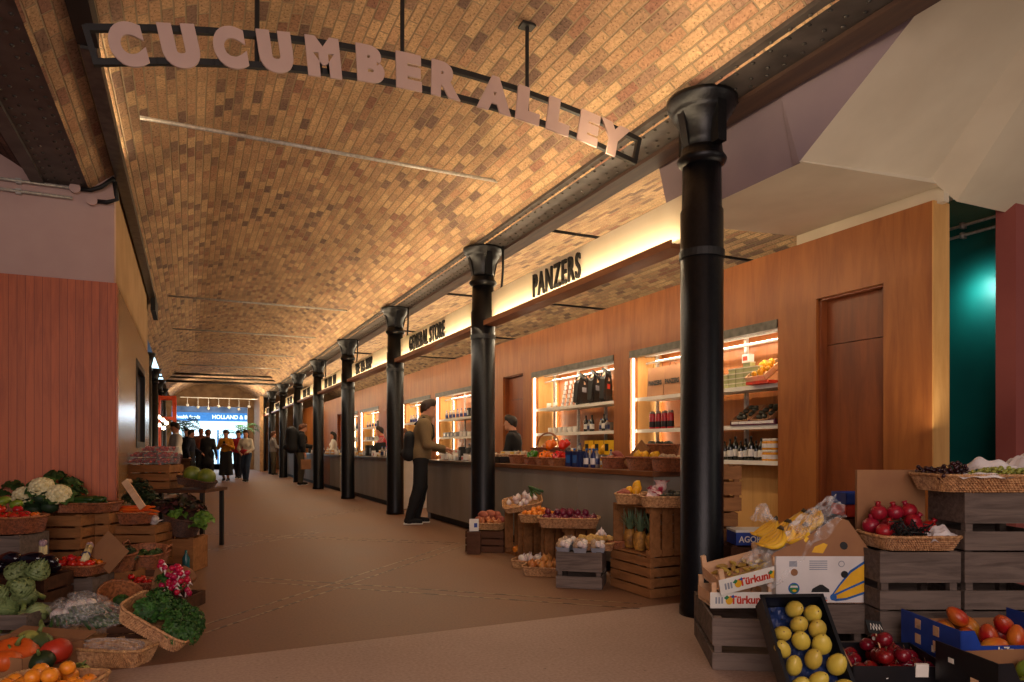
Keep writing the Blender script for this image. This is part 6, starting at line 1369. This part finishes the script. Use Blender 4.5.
# market stall by the kiosk, palms
M['palm'] = A('palm_green','2f6a34',.5,'173e1c',rand=.1)
def palm(label, x, y, z0, h, seed, L_=1.1, n=9, cat='palm'):
    g = thing('potted_palm', label, 'palm', (x,y,z0)); r_ = random.Random(seed)
    s = MB(); s.lathe([(.2,0),(.26,.4),(.24,.4),(.2,.36)],14); part('pot', s, M['black'], g, True)
    s = MB(); s.tube([(0,0,.36),(.03,0,h*.6),(0,.02,h)],[.05,.035,.02],7); part('stem', s, M['twig'], g, True)
    for i in range(n):
        a = i*2.4+r_.random(); s = MB(); up = .3+.6*r_.random(); pts = []
        for j in range(7): t = j/6; pts.append(Vector((math.cos(a)*L_*t, math.sin(a)*L_*t, h+up*math.sin(t*2.3)*.8-.35*t*t)))
        for j in range(1,7):
            d = (pts[j]-pts[j-1]).normalized(); sd = d.cross(Vector((0,0,1))).normalized()
            for e in (-1,1):
                for q in (0,.5):
                    p = pts[j-1].lerp(pts[j], q); l = .32*math.sin(PI*min(.95,(j-.5+q)/6.3)); tip = p+sd*e*l+d*l*.6+Vector((0,0,-.15*l)); w_ = d*.028
                    s.add([p-w_,p+w_,tip],[(0,1,2)])
        s.tube(pts,.008,4); part('frond', s, M['palm'], g)
palm('tall potted palm by the brick pier at the street end', 2.0, 32.5, 0, 1.65, 1, 1.0); palm('potted palm between the kiosk frame and the shoppers', -.25, 29.5, 0, 1.75, 5, .8)
s = MB(); s.box(-.55,.1,0,.04,0,.75); s.box(-.6,.15,-.05,.6,.75,.8); simple('stall_table', 'dark stall table at the street end behind the melons', 'table', s, M['crate_dark'], mw=Matrix.Translation((-.1,21.5,0)))
s = MB()
for i in range(7):
    s.lathe([(.05,0),(.07,-.06),(.001,-.12)],8,Matrix.Translation((-.1+.42*i,33.2+.2*(i%2),3.0-.06*(i%3))))
    s.tube([(-.1+.42*i,33.2+.2*(i%2),3.0-.06*(i%3)),(-.1+.42*i,33.2+.2*(i%2),3.3)],.01,4)
s.tube([(-.4,33.3,3.3),(2.8,33.3,3.3)],.02,5)
simple('pendant_light', 'row of small pendant lamps on a bar above the street exit', 'lamp', s, M['steel'])
# ================================================================ people: one continuous skin surface grown from tapering limbs
def surfnet(d, org, h):
    s = d < 0; nx, ny, nz = d.shape
    C8 = [(i,j,k) for i in (0,1) for j in (0,1) for k in (0,1)]
    cnt = sum(s[i:nx-1+i, j:ny-1+j, k:nz-1+k].astype(np.int8) for i,j,k in C8)
    act = (cnt > 0) & (cnt < 8); cells = np.argwhere(act); n = len(cells)
    idx = -np.ones(act.shape, np.int64); idx[act] = np.arange(n)
    P = np.zeros((n,3)); W = np.zeros(n)
    for a in C8:
        for ax in range(3):
            if a[ax]: continue
            b = list(a); b[ax] = 1
            da = d[cells[:,0]+a[0], cells[:,1]+a[1], cells[:,2]+a[2]]; db = d[cells[:,0]+b[0], cells[:,1]+b[1], cells[:,2]+b[2]]
            m = (da < 0) != (db < 0); t = np.where(m, da/np.where(da == db, 1, da-db), 0)
            p = np.array(a, float)[None,:] + t[:,None]*(np.array(b)-np.array(a))[None,:]
            P[m] += p[m]; W[m] += 1
    V = (cells + P/np.maximum(W,1)[:,None])*h + org
    Fs = []
    for ax in range(3):
        o1, o2 = [(1,2),(2,0),(0,1)][ax]
        sl = [slice(None)]*3; sl[ax] = slice(0,-1); sh = [slice(None)]*3; sh[ax] = slice(1,None)
        e = np.argwhere(s[tuple(sl)] != s[tuple(sh)])
        ok = (e[:,o1] > 0) & (e[:,o2] > 0) & (e[:,o1] < d.shape[o1]-1) & (e[:,o2] < d.shape[o2]-1); e = e[ok]
        def c(q1, q2):
            z = e.copy(); z[:,o1] += q1; z[:,o2] += q2; return idx[z[:,0], z[:,1], z[:,2]]
        q = np.stack([c(-1,-1), c(0,-1), c(0,0), c(-1,0)], 1); inv = ~s[e[:,0],e[:,1],e[:,2]]
        q[inv] = q[inv][:, ::-1]; Fs.append(q)
    return V, np.concatenate(Fs)
def field(prims, h, pad=.04):
    lo = np.min([np.minimum(p[0],p[1])-max(p[2],p[3]) for p in prims], 0)-pad; hi = np.max([np.maximum(p[0],p[1])+max(p[2],p[3]) for p in prims], 0)+pad
    n = np.ceil((hi-lo)/h).astype(int)+1; D = np.full(n, 9.0, np.float32)
    ax = [lo[i]+h*np.arange(n[i]) for i in range(3)]
    for p in prims:
        a, b, ra, rb, k, sq = p; m = max(ra,rb)+k+2*h
        i0 = [max(0,int((min(a[i],b[i])-m-lo[i])/h)) for i in range(3)]; i1 = [min(n[i],int((max(a[i],b[i])+m-lo[i])/h)+2) for i in range(3)]
        X, Y, Z = np.meshgrid(*[ax[i][i0[i]:i1[i]] for i in range(3)], indexing='ij')
        ab = b-a; L = max(float(ab@ab), 1e-9)
        pa = [X-a[0], Y-a[1], Z-a[2]]; t = np.clip((pa[0]*ab[0]+pa[1]*ab[1]+pa[2]*ab[2])/L, 0, 1)
        q = [pa[i]-t*ab[i] for i in range(3)]
        dd = np.sqrt((q[0]*sq[0])**2+(q[1]*sq[1])**2+(q[2]*sq[2])**2) - (ra+(rb-ra)*t)
        S = D[i0[0]:i1[0], i0[1]:i1[1], i0[2]:i1[2]]
        hh = np.clip(.5+.5*(S-dd)/k, 0, 1) if k > 0 else (S > dd)*1.0
        S[...] = np.where(hh > 0, S*(1-hh)+dd*hh-(k*hh*(1-hh) if k > 0 else 0), S)
    return D, lo
def blob_mesh(name, prims, h, m, zmin=None):
    D, lo = field(prims, h)
    if zmin is not None: D = np.maximum(D, (zmin-(lo[2]+h*np.arange(D.shape[2])))[None,None,:])
    V, Q = surfnet(D, lo, h)
    me = bpy.data.meshes.new(name); me.from_pydata(V.tolist(), [], Q.tolist()); me.materials.append(m)
    me.polygons.foreach_set('use_smooth', [True]*len(Q)); me.update(); return me
V3 = lambda *a: np.array(a, float)
def pr(a, b, ra, rb=None, k=.03, sq=(1,1,1)): return (np.array(a,float), np.array(b,float), ra, ra if rb is None else rb, k, sq)
SKIN = [A('skin_pale','c98f70',.55,'b87c60',rand=0,sss=.05), A('skin_tan','a86f50',.55,'966044',rand=0,sss=.05), A('skin_dark','6a4230',.5,'5a3626',rand=0)]
CL = {n: A('cloth_'+n, c, .85, [q*.82 for q in hexc(c)], rand=0, scale=60, bump=.1) for n, c in dict(brown='7c6544', black='101013', charcoal='26262a', jeans='2b3a52', khaki='5c5340', cream='d8cdb8', white='e6e2da', red='a01f2a', mustard='c8861c', grey='8a8480', navy='1c2336', rust='6c3a28', olive='4a4632', wine='4a1c24').items()}
HAIR = {n: A('hair_'+n, c, .6, rand=0, scale=40, stretch=(1,1,.2)) for n, c in dict(dark='1c130e', brown='3a2415', grey='6c6660', ginger='6a3a1c').items()}
M['sole'] = A('shoe_sole','e4ded2',.6,rand=0); M['eye'] = A('eye_white','eeeae4',.3,rand=0); M['pupil'] = A('pupil','1a120c',.3,rand=0); M['lip'] = A('lip','a0524a',.5,rand=0)
def person(label, x, y, rz, H=1.75, res=.012, legs=((.02,.1),(-.02,-.1)), knees=None, arms=(((.1,.24,1.05),(.3,.16,.98)),((-.05,-.25,1.06),(.05,-.26,.82))), lean=0.0, top='brown', bottom='black', shoes='black', hair='dark', hairlong=False, skin=0, head_yaw=0.0, head_pitch=0.0, skirt=False, sit=False, extra=None, grp=None, female=False, bald=False, coat=0.0, z0=0.0, curl=.7, bulk=0.0):
    # local frame: +x is forward, +y the body's left side; lengths for a 1.75 m figure, scaled by H
    k = H/1.75; g = thing('person', label, 'person', mw=TRS((x,y,z0), rz, k), group=grp)
    sw = .185 if not female else .165; hw = .10
    ln = lambda z: V3(lean*(z-.95) if z > .95 else 0, 0, 0)
    B = []; pelvis = V3(0,0,.95); chest = V3(0,0,1.28)+ln(1.28); neck = V3(-.005,0,1.46)+ln(1.46); hc = V3(.02,0,1.61)+ln(1.62)
    B += [pr(pelvis+V3(0,-.055,0), pelvis+V3(0,.055,0), .115, k=.05, sq=(1.15,1,1)), pr(pelvis, chest, .105, .115, .06, (1.1,.85,1)), pr(chest+V3(0,-.07,.04), chest+V3(0,.07,.04), .105, k=.06, sq=(1.1,1,1)), pr(chest+V3(0,-sw+.03,.12), chest+V3(0,sw-.03,.12), .06, k=.06), pr(chest+V3(0,0,.1), neck, .07, .055, .04), pr(neck, neck+V3(.012,0,.08), .05, .047, .03)]
    if female: B += [pr(chest+V3(.075,.06,-.02),chest+V3(.08,.06,-.02),.062,k=.05), pr(chest+V3(.075,-.06,-.02),chest+V3(.08,-.06,-.02),.062,k=.05)]
    # legs
    J = []
    for i, sd in enumerate((1,-1)):
        ax_, ay = legs[i]; hip = V3(0,sd*hw*.9,.90); ank = V3(ax_,ay,.085); 
        kn = V3(*knees[i]) if knees else (hip+ank)/2+V3(.035+abs(ax_)*.12,0,.02)
        J.append((hip,kn,ank))
        B += [pr(hip,kn,.088,.058,.05), pr(kn,kn+(ank-kn)*.35,.056,.058,.03), pr(kn+(ank-kn)*.35,ank,.057,.038,.03), pr(ank+V3(0,0,-.02),ank+V3(.03,0,-.045),.036,.036,.02), pr(ank+V3(-.03,0,-.045),ank+V3(.15,0,-.058),.034,.026,.03)]
    # arms and hands
    AJ = []
    for i, sd in enumerate((1,-1)):
        sh = chest+V3(0,sd*sw,.115); el, wr = V3(*arms[i][0]), V3(*arms[i][1])
        u = sh-el; e1 = sh-u/np.linalg.norm(u)*.285; f = wr-e1; w1 = e1+f/np.linalg.norm(f)*.25
        AJ.append((sh,e1,w1)); fd = f/np.linalg.norm(f)
        B += [pr(sh,e1,.054,.042,.05), pr(e1,e1+fd*.08,.042,.043,.03), pr(e1+fd*.08,w1,.043,.028,.03)]
        sdv = np.cross(fd, V3(0,0,1.)); sdv = sdv/(np.linalg.norm(sdv)+1e-9) if np.linalg.norm(sdv) > .2 else V3(1,0,0)
        nrm = np.cross(sdv, fd)                                     # back of the hand
        B += [pr(w1, w1+fd*.04, .027,.026,.02), pr(w1+fd*.045-sdv*.022, w1+fd*.075-sdv*.026, .019,.017,.015), pr(w1+fd*.045+sdv*.022, w1+fd*.07+sdv*.026, .019,.016,.015), pr(w1+fd*.03,w1+fd*.08,.022,.018,.015)]
        for j, (o, L_) in enumerate(((-.030,.066),(-.010,.074),(.010,.07),(.029,.055))):
            b0 = w1+fd*.082+sdv*o; d1 = fd*math.cos(curl*.5)-nrm*math.sin(curl*.5); d2 = fd*math.cos(curl*1.3)-nrm*math.sin(curl*1.3)
            B += [pr(b0,b0+d1*L_*.5,.0095,.009,.006), pr(b0+d1*L_*.5,b0+d1*L_*.5+d2*L_*.5,.009,.0075,.004)]
        tb = w1+fd*.03-sdv*.026*sd*0-sdv*.03; t1 = tb+(fd*.6-sdv*.6-nrm*.35)*.045; B += [pr(tb,t1,.0125,.0105,.008), pr(t1,t1+(fd*.85-sdv*.1-nrm*.4)*.032,.0105,.008,.005)]
    # head
    cy, sy_ = math.cos(head_yaw), math.sin(head_yaw); cp, sp_ = math.cos(head_pitch), math.sin(head_pitch)
    def hp(a, b_, c):
        a2, c2 = a*cp-c*sp_*-1*-1, c*cp+a*sp_; return hc+V3(a2*cy-b_*sy_, a2*sy_+b_*cy, c2)
    B += [pr(hp(-.02,0,.035), hp(.012,0,.04), .083,.078,.03), pr(hp(.03,0,-.02), hp(.04,0,-.055), .06,.05,.03), pr(hp(.06,0,-.075),hp(.062,0,-.085),.026,.024,.025), pr(hp(.085,0,.02),hp(.108,0,-.018),.009,.014,.012), pr(hp(.08,-.032,.035),hp(.08,.032,.035),.012,.012,.015), pr(hp(.088,-.016,-.05),hp(.088,.016,-.05),.008,.008,.008), pr(hp(-.01,.076,.0),hp(-.015,.08,.03),.012,.014,.006), pr(hp(-.01,-.076,.0),hp(-.015,-.08,.03),.012,.014,.006), pr(hp(-.02,0,-.04), neck+V3(0,0,.04), .06,.055,.04)]
    bo = link('body', blob_mesh('body', B, res, SKIN[skin]), g)
    for sd in (1,-1):
        s = MB(); s.ball(hp(.083,sd*.03,.018).tolist(), .0105, 8, 6); e = part('eye', s, M['eye'], g, True)
        s = MB(); s.ball(hp(.0915,sd*.03,.018).tolist(), .0052, 6, 4); part('pupil', s, M['pupil'], e, True)
    s = MB(); s.tube([hp(.094,-.022,-.05).tolist(), hp(.0985,0,-.049).tolist(), hp(.094,.022,-.05).tolist()], .0045, 5); part('mouth', s, M['lip'], g, True)
    # clothes: the same limbs a little thicker, ending at neckline, cuffs, waist and hems
    T = [pr(pelvis+V3(0,-.05,.03-coat),pelvis+V3(0,.05,.03-coat),.132+.01*bool(coat),k=.05,sq=(1.12,1,1)), pr(pelvis+V3(0,0,-coat),chest,.128,.135,.06,(1.08,.86,1)), pr(chest+V3(0,-.07,.03),chest+V3(0,.07,.03),.125,k=.06,sq=(1.1,1,1)), pr(chest+V3(0,-sw+.03,.115),chest+V3(0,sw-.03,.115),.066,k=.06), pr(chest+V3(0,0,.12),neck+V3(-.004,0,.0),.085,.068,.03), pr(neck+V3(-.004,0,-.01),neck+V3(.004,0,.022),.068,.066,.02)]
    if female: T += [pr(chest+V3(.08,.06,-.02),chest+V3(.085,.06,-.02),.072,k=.05), pr(chest+V3(.08,-.06,-.02),chest+V3(.085,-.06,-.02),.072,k=.05)]
    for sh, e1, w1 in AJ: T += [pr(sh,e1,.062,.053,.05), pr(e1,w1,.056,.04,.03)]
    T = [(a_,b_,ra_+bulk,rb_+bulk,k_,q_) for a_,b_,ra_,rb_,k_,q_ in T[:-1]]+T[-1:]
    hem = .93-coat*1.5-.02*(top == 'brown')
    link('jacket' if top in ('brown','black','charcoal','navy','mustard') else 'shirt', blob_mesh('top', T, res, CL[top], hem), g)
    Bo = [pr(pelvis+V3(0,-.05,.05),pelvis+V3(0,.05,.05),.118,k=.05,sq=(1.12,1,1)), pr(pelvis+V3(0,-.055,-.01),pelvis+V3(0,.055,-.01),.128,k=.05,sq=(1.14,1,1))]
    if skirt: Bo += [pr(pelvis+V3(0,-.05,0),V3(.01,-.09,.2),.135,.14,.05,(1.05,1,1)), pr(pelvis+V3(0,.05,0),V3(.01,.09,.2),.135,.14,.05,(1.05,1,1))]
    else:
        for hip, kn, ank in J: Bo += [pr(hip,kn,.100,.084,.05), pr(kn,kn+(ank-kn)*.4,.084,.078,.02), pr(kn+(ank-kn)*.4,ank+V3(0,0,.01),.078,.058,.02)]
    link('trousers' if not skirt else 'skirt', blob_mesh('bottom', Bo, res, CL[bottom], .2 if skirt else None), g)
    for hip, kn, ank in J:
        sh_ = link('shoe', blob_mesh('shoe', [pr(ank+V3(-.005,0,-.005),ank+V3(.0,0,-.03),.047,.05,.02), pr(ank+V3(-.03,0,-.035),ank+V3(.15,0,-.05),.044,.036,.03)], min(res,.01), CL[shoes]), g)
        s = MB(); s.prism([(-.075,-.088),(.185,-.088),(.192,-.07),(-.078,-.066)], -.035,.035, Matrix.Translation((ank[0],ank[1],ank[2]))); part('sole', s, M['sole'], sh_)
    if not bald:
        Hh = [pr(hp(.03,.0,.115),hp(.065,.0,.125),.042,.03,.03), pr(hp(-.02,.045,.075),hp(.03,.02,.1),.05,.045,.03), pr(hp(-.02,-.045,.075),hp(.03,-.02,.1),.05,.045,.03), pr(hp(.0,.075,.04),hp(-.04,.07,-.0),.02,.025,.02), pr(hp(.0,-.075,.04),hp(-.04,-.07,-.0),.02,.025,.02), pr(hp(-.03,0,.055),hp(.012,0,.07),.085,.078,.03), pr(hp(-.05,0,.02),hp(-.06,0,-.02),.07,.055,.03), pr(hp(.05,-.03,.105),hp(.055,.03,.105),.03,.03,.03), pr(hp(-.02,.07,.05),hp(-.03,.068,.02),.022,.02,.02), pr(hp(-.02,-.07,.05),hp(-.03,-.068,.02),.022,.02,.02)]
        if hairlong: Hh += [pr(hp(-.06,.05,.0),hp(-.05,.065,-.16),.045,.04,.03), pr(hp(-.06,-.05,.0),hp(-.05,-.065,-.16),.045,.04,.03), pr(hp(-.08,0,.0),hp(-.08,0,-.17),.055,.05,.03)]
        link('hair', blob_mesh('hair', Hh, min(res,.01), HAIR[hair]), g)
    if extra: extra(g, AJ, chest)
    return g
def backpack(size, m, dz=0):
    def fn(g, AJ, chest):
        a, b_, c = size; chest = chest+V3(-.01 if dz else 0,0,dz)
        bp = link('backpack', blob_mesh('backpack', [pr(chest+V3(-.15-a,-b_,-.22),chest+V3(-.15-a,b_,-.22),a+.03,k=.04), pr(chest+V3(-.15-a,-b_,-.22),chest+V3(-.14-a,-b_,-.22+c),a+.02,k=.05), pr(chest+V3(-.15-a,b_,-.22),chest+V3(-.14-a,b_,-.22+c),a+.02,k=.05), pr(chest+V3(-.15-a,0,-.22),chest+V3(-.14-a,0,-.2+c),a+.03,k=.05), pr(chest+V3(-.18-2*a,-b_*.5,-.2),chest+V3(-.18-2*a,b_*.5,-.2),a*.5+.02,k=.03)], .014, m), g)
        for sd in (1,-1):
            s = MB(); s.tube([(chest+V3(-.12,sd*.1,.16-dz*.5)).tolist(),(chest+V3(.01,sd*.115,.22-dz)).tolist(),(chest+V3(.135,sd*.11,.1-dz)).tolist(),(chest+V3(.15,sd*.12,-.05-dz)).tolist(),(chest+V3(.0,sd*.175,-.16)).tolist(),(chest+V3(-.13,sd*.12,-.22)).tolist()],.014,6); part('strap', s, m, bp, True)
    return fn
F_ = lambda dx, dy: math.atan2(dy, dx)
# the man at the counter
person('young man in a brown jacket with a black rucksack standing at the counter', 3.1, 9.84, F_(1,-.32), 1.83, .0085, legs=((-.06,.09),(-.16,-.12)), arms=(((.1,.23,1.06),(.33,.17,1.04)),((.1,-.23,1.05),(.34,-.12,1.06))), lean=.13, head_yaw=-.1, top='brown', bottom='black', hair='brown', head_pitch=-.12, extra=backpack((.05,.09,.24), CL['black'], -.09), curl=.5, bulk=.016)
# people in the shops
person('shop worker in a black top with short dark hair behind the wooden counter', 4.6, yx(516,4.6), F_(-.8,.75), 1.62, .012, arms=(((.12,.24,1.05),(.3,.14,1.0)),((.12,-.24,1.05),(.3,-.14,1.0))), top='black', hair='dark', lean=.12, head_yaw=.1)
person('shop worker in a red top reaching across the third counter', 4.6, yx(384,4.6), F_(-1,.2), 1.66, .014, arms=(((.1,.24,1.15),(.34,.1,1.15)),((.12,-.24,1.12),(.34,-.1,1.1))), top='red', hair='dark', female=True, lean=.15)
person('shop worker with auburn hair behind the man in the brown jacket', 4.65, yx(404,4.65), F_(-1,-.1), 1.58, .014, top='red', hair='ginger', hairlong=True, female=True)
person('shop worker in a white top with dark hair behind the far counter', 4.6, yx(333.5,4.6), F_(-1,.1), 1.66, .015, top='white', hair='dark', hairlong=True, female=True)
# shoppers
def paper_bag(g, AJ, chest):
    backpack((.12,.14,.45), CL['black'])(g, AJ, chest)
    w1 = AJ[1][2]
    s = MB(); s.add([(-.13,-.06,-.36),(.13,-.06,-.36),(.13,.06,-.36),(-.13,.06,-.36),(-.14,-.04,-.08),(.14,-.04,-.08),(.14,.04,-.08),(-.14,.04,-.08)],[(0,1,5,4),(1,2,6,5),(2,3,7,6),(3,0,4,7),(0,3,2,1)],Matrix.Translation((w1[0]+.02,w1[1],w1[2]-.06)))
    o = link('carried_bag', s.mesh('carried_bag', M['kraft']), None, g.matrix_basis.copy()); tag(o, 'brown paper bag held by the man with the big backpack', 'bag')
x, y = gp(300, 20.5); person('man in a black jacket and brown trousers with a big backpack at the counter', x, y, F_(1,.05), 1.82, .014, bulk=.02, legs=((.05,.1),(-.02,-.1)), arms=(((.12,.24,1.06),(.36,.2,1.1)),((.02,-.26,1.05),(.1,-.27,.83))), top='black', bottom='khaki', hair='ginger', lean=.08, head_pitch=-.2, extra=paper_bag)
x, y = gp(273, 27.8); person('person in a pale grey jacket and khaki trousers turned to the far counter', x, y, F_(1,.1), 1.75, .016, bulk=.012, top='grey', bottom='khaki', hair='ginger', arms=(((.1,.23,1.08),(.3,.1,1.15)),((.1,-.24,1.05),(.28,-.15,1.02))))
def redbag(g, AJ, chest):
    s = MB(); s.ball((.14,-.02,1.0),(.10,.17,.10),12,8); part('shoulder_bag', s, CL['red'], g, True, label='red bag held at the waist'); s = MB(); s.tube([(.1,-.12,1.05),(.13,-.05,1.25),(.02,.1,1.44),(-.1,.1,1.3)],.012,5); part('strap', s, CL['red'], g, True)
walk = F_(-.35,-1)
x, y = gp(246, 22.6); person('woman in a cream jumper and jeans holding a red bag, walking towards the fruit', x, y, walk, 1.68, .014, legs=((.16,.07),(-.14,-.08)), top='cream', bottom='jeans', hair='brown', hairlong=True, female=True, extra=redbag, arms=(((.05,.24,1.1),(.18,.12,1.03)),((.02,-.25,1.08),(.16,-.14,1.0))))
x, y = gp(238.5, 25.0); person('person in a red top walking half hidden behind the cream jumper', x, y, walk, 1.72, .016, top='red', bottom='navy', hair='dark', legs=((.1,.08),(-.1,-.08)))
def phone(g, AJ, chest):
    p = (AJ[0][2]+AJ[1][2])/2; s = MB(); s.box(.07,.08,-.04,.04,-.02,.13,Matrix.Translation((p[0],p[1],p[2]))); o = link('phone', s.mesh('phone', M['black']), None, g.matrix_basis.copy()); tag(o, 'dark phone held up by the woman in the mustard jacket', 'phone')
x, y = gp(226, 22.9); person('woman in a mustard jacket and long dark skirt looking at her phone', x, y, F_(-.25,-1), 1.70, .014, top='mustard', bottom='charcoal', skirt=True, hair='brown', female=True, arms=(((.08,.25,1.1),(.26,.05,1.25)),((.08,-.25,1.1),(.26,-.05,1.25))), head_pitch=-.25, extra=phone, legs=((.06,.08),(-.04,-.08)))
x, y = gp(208, 22.0); person('person in a long dark coat with a wine scarf seen before the shop window', x, y, F_(.3,1), 1.68, .016, top='charcoal', bottom='black', hair='ginger', coat=.28, female=True)
x, y = gp(201, 25.5); person('bald man in a rust shirt among the shoppers at the street end', x, y, F_(.2,-1), 1.84, .016, top='rust', bottom='black', bald=True, skin=1)
x, y = gp(187, 22.0); person('person in black with dark hair beside the stallholder', x, y, F_(-.4,-1), 1.72, .016, top='black', bottom='black', hair='dark', hairlong=True)
x, y = gp(181, 19.5); person('person in a dark navy coat at the stall behind the melons', x+.25, y+1.8, F_(1,-.3), 1.66, .016, top='navy', bottom='black', hair='dark', coat=.2)
x, y = gp(176, 16.6); person('stallholder in a white shirt and dark apron with black hair behind the strawberries', x, y, F_(-.9,-.35), 1.72, .013, top='white', bottom='wine', hair='dark', arms=(((.08,.24,1.06),(.28,.14,1.0)),((.08,-.24,1.06),(.3,-.1,1.02))), head_pitch=-.2)
# ================================================================ light and camera
w = bpy.data.worlds.new('sky'); SC.world = w; w.use_nodes = True
w.node_tree.nodes['Background'].inputs[0].default_value = (.62,.66,.80,1); w.node_tree.nodes['Background'].inputs[1].default_value = .10
def area(name, loc, tgt, sx, sy, power, col):
    l = bpy.data.lights.new(name, 'AREA'); l.shape = 'RECTANGLE'; l.size = sx; l.size_y = sy; l.energy = power; l.color = col
    o = bpy.data.objects.new(name, l); COL.objects.link(o)
    d = Vector(tgt) - Vector(loc)
    q = d.to_track_quat('-Z','Y'); o.matrix_world = Matrix.Translation(loc) @ q.to_matrix().to_4x4()
    return o
def strip(name, x, y0, y1, z, dirx, dirz, wd, power, col):    # long lamp lying along the alley
    l = bpy.data.lights.new(name, 'AREA'); l.shape = 'RECTANGLE'; l.size = wd; l.size_y = y1-y0; l.energy = power; l.color = col
    o = bpy.data.objects.new(name, l); COL.objects.link(o)
    zax = -Vector((dirx,0,dirz)).normalized(); yax = Vector((0,1,0)); xax = yax.cross(zax)
    o.matrix_world = Matrix(((xax.x,0,zax.x,x),(xax.y,1,zax.y,(y0+y1)/2),(xax.z,0,zax.z,z),(0,0,0,1)))
    return o
WARM = (1,.75,.46); WARM2 = (1,.80,.55)
strip('vault_uplight', 2.62, 2.6, 34, 3.12, .06, 1, .10, 215, WARM)
strip('vault_uplight_far_side', -.58, 1.0, 7.0, 3.66, .1, 1, .05, 42, WARM)
strip('vault_fill', 1.25, 1.0, 35, 2.70, 0, 1, 1.6, 60, (1,.76,.50))
strip('shop_uplight', 5.06, 5.2, 34, 3.05, -.9, .55, .08, 330, (1,.80,.52))
strip('back_wash', 3.45, 4.8, 34, 3.0, .8, -.35, .06, 170, WARM)
strip('alley_wash', 3.02, 3.9, 34, 2.52, -.6, -1, .05, 70, WARM)
for i in range(8): strip('sign_wash', 3.115, CY[i]+.3, CY[i+1]-.2, 2.588, .55, 1, .02, 26, (1,.74,.42))
for k, (a, b) in enumerate(NI[:5]):
    strip('niche_light', XW+.06, a+.1, b-.1, HD-.08, .55, -1, .04, 19, WARM2)
area('daylight_behind', (-1.0,-3.2,3.0), (1.0,6,.9), 5, 2.6, 235, (1,.80,.74))
area('daylight_corner', (5.6,-.6,2.8), (5,3.6,2.4), 1.5, 1.5, 18, (1,.84,.66))
area('low_bounce', (-.8,-1.6,.5), (-1.2,5,3.9), 3, 1.5, 55, (1,.80,.72))
strip('shop_uplight_behind', 5.3, 5.2, 34, 3.06, .5, 1, .08, 230, (1,.80,.52))
strip('counter_wash', 2.55, 4.2, 34, 2.5, .55, -1, .08, 75, (1,.84,.62))
area('far_wash', (1.1,31.5,2.4), (1.1,36.5,3.9), 2.6, .6, 170, (1,.80,.55))
area('soffit_bounce', (4.5,3.1,1.36), (4.4,3.9,3.1), 1.2, .5, 7, (1,.82,.62))
area('street_sky', (1,YE+6,7), (1,44,1.0), 14, 5, 1500, (.75,.9,1))
area('street_in', (1.2,YE+1.2,2.9), (1.2,28,.2), 2.6, 1.0, 60, (.75,.88,1))
area('teal_spot', (6.2,3.76,2.56), (6.4,3.74,2.45), .15, .15, 3.0, (.6,1,.95))
cd = bpy.data.cameras.new('camera'); cam = bpy.data.objects.new('camera', cd); COL.objects.link(cam)
cam.location = (0,0,HC); cam.rotation_euler = (R(90),0,-YAW)
cd.sensor_width = 36; cd.sensor_fit = 'HORIZONTAL'; cd.lens = F/1024*36
cd.shift_y = (YV-341)/1024; cd.clip_start = .05; cd.clip_end = 300
SC.camera = cam
SC.cycles.use_denoising = True
SC.cycles.max_bounces = 6; SC.cycles.diffuse_bounces = 3; SC.cycles.glossy_bounces = 3; SC.cycles.transparent_max_bounces = 8
SC.cycles.sample_clamp_indirect = 4
SC.view_settings.view_transform = 'Standard'; SC.view_settings.look = 'None'; SC.view_settings.exposure = 0
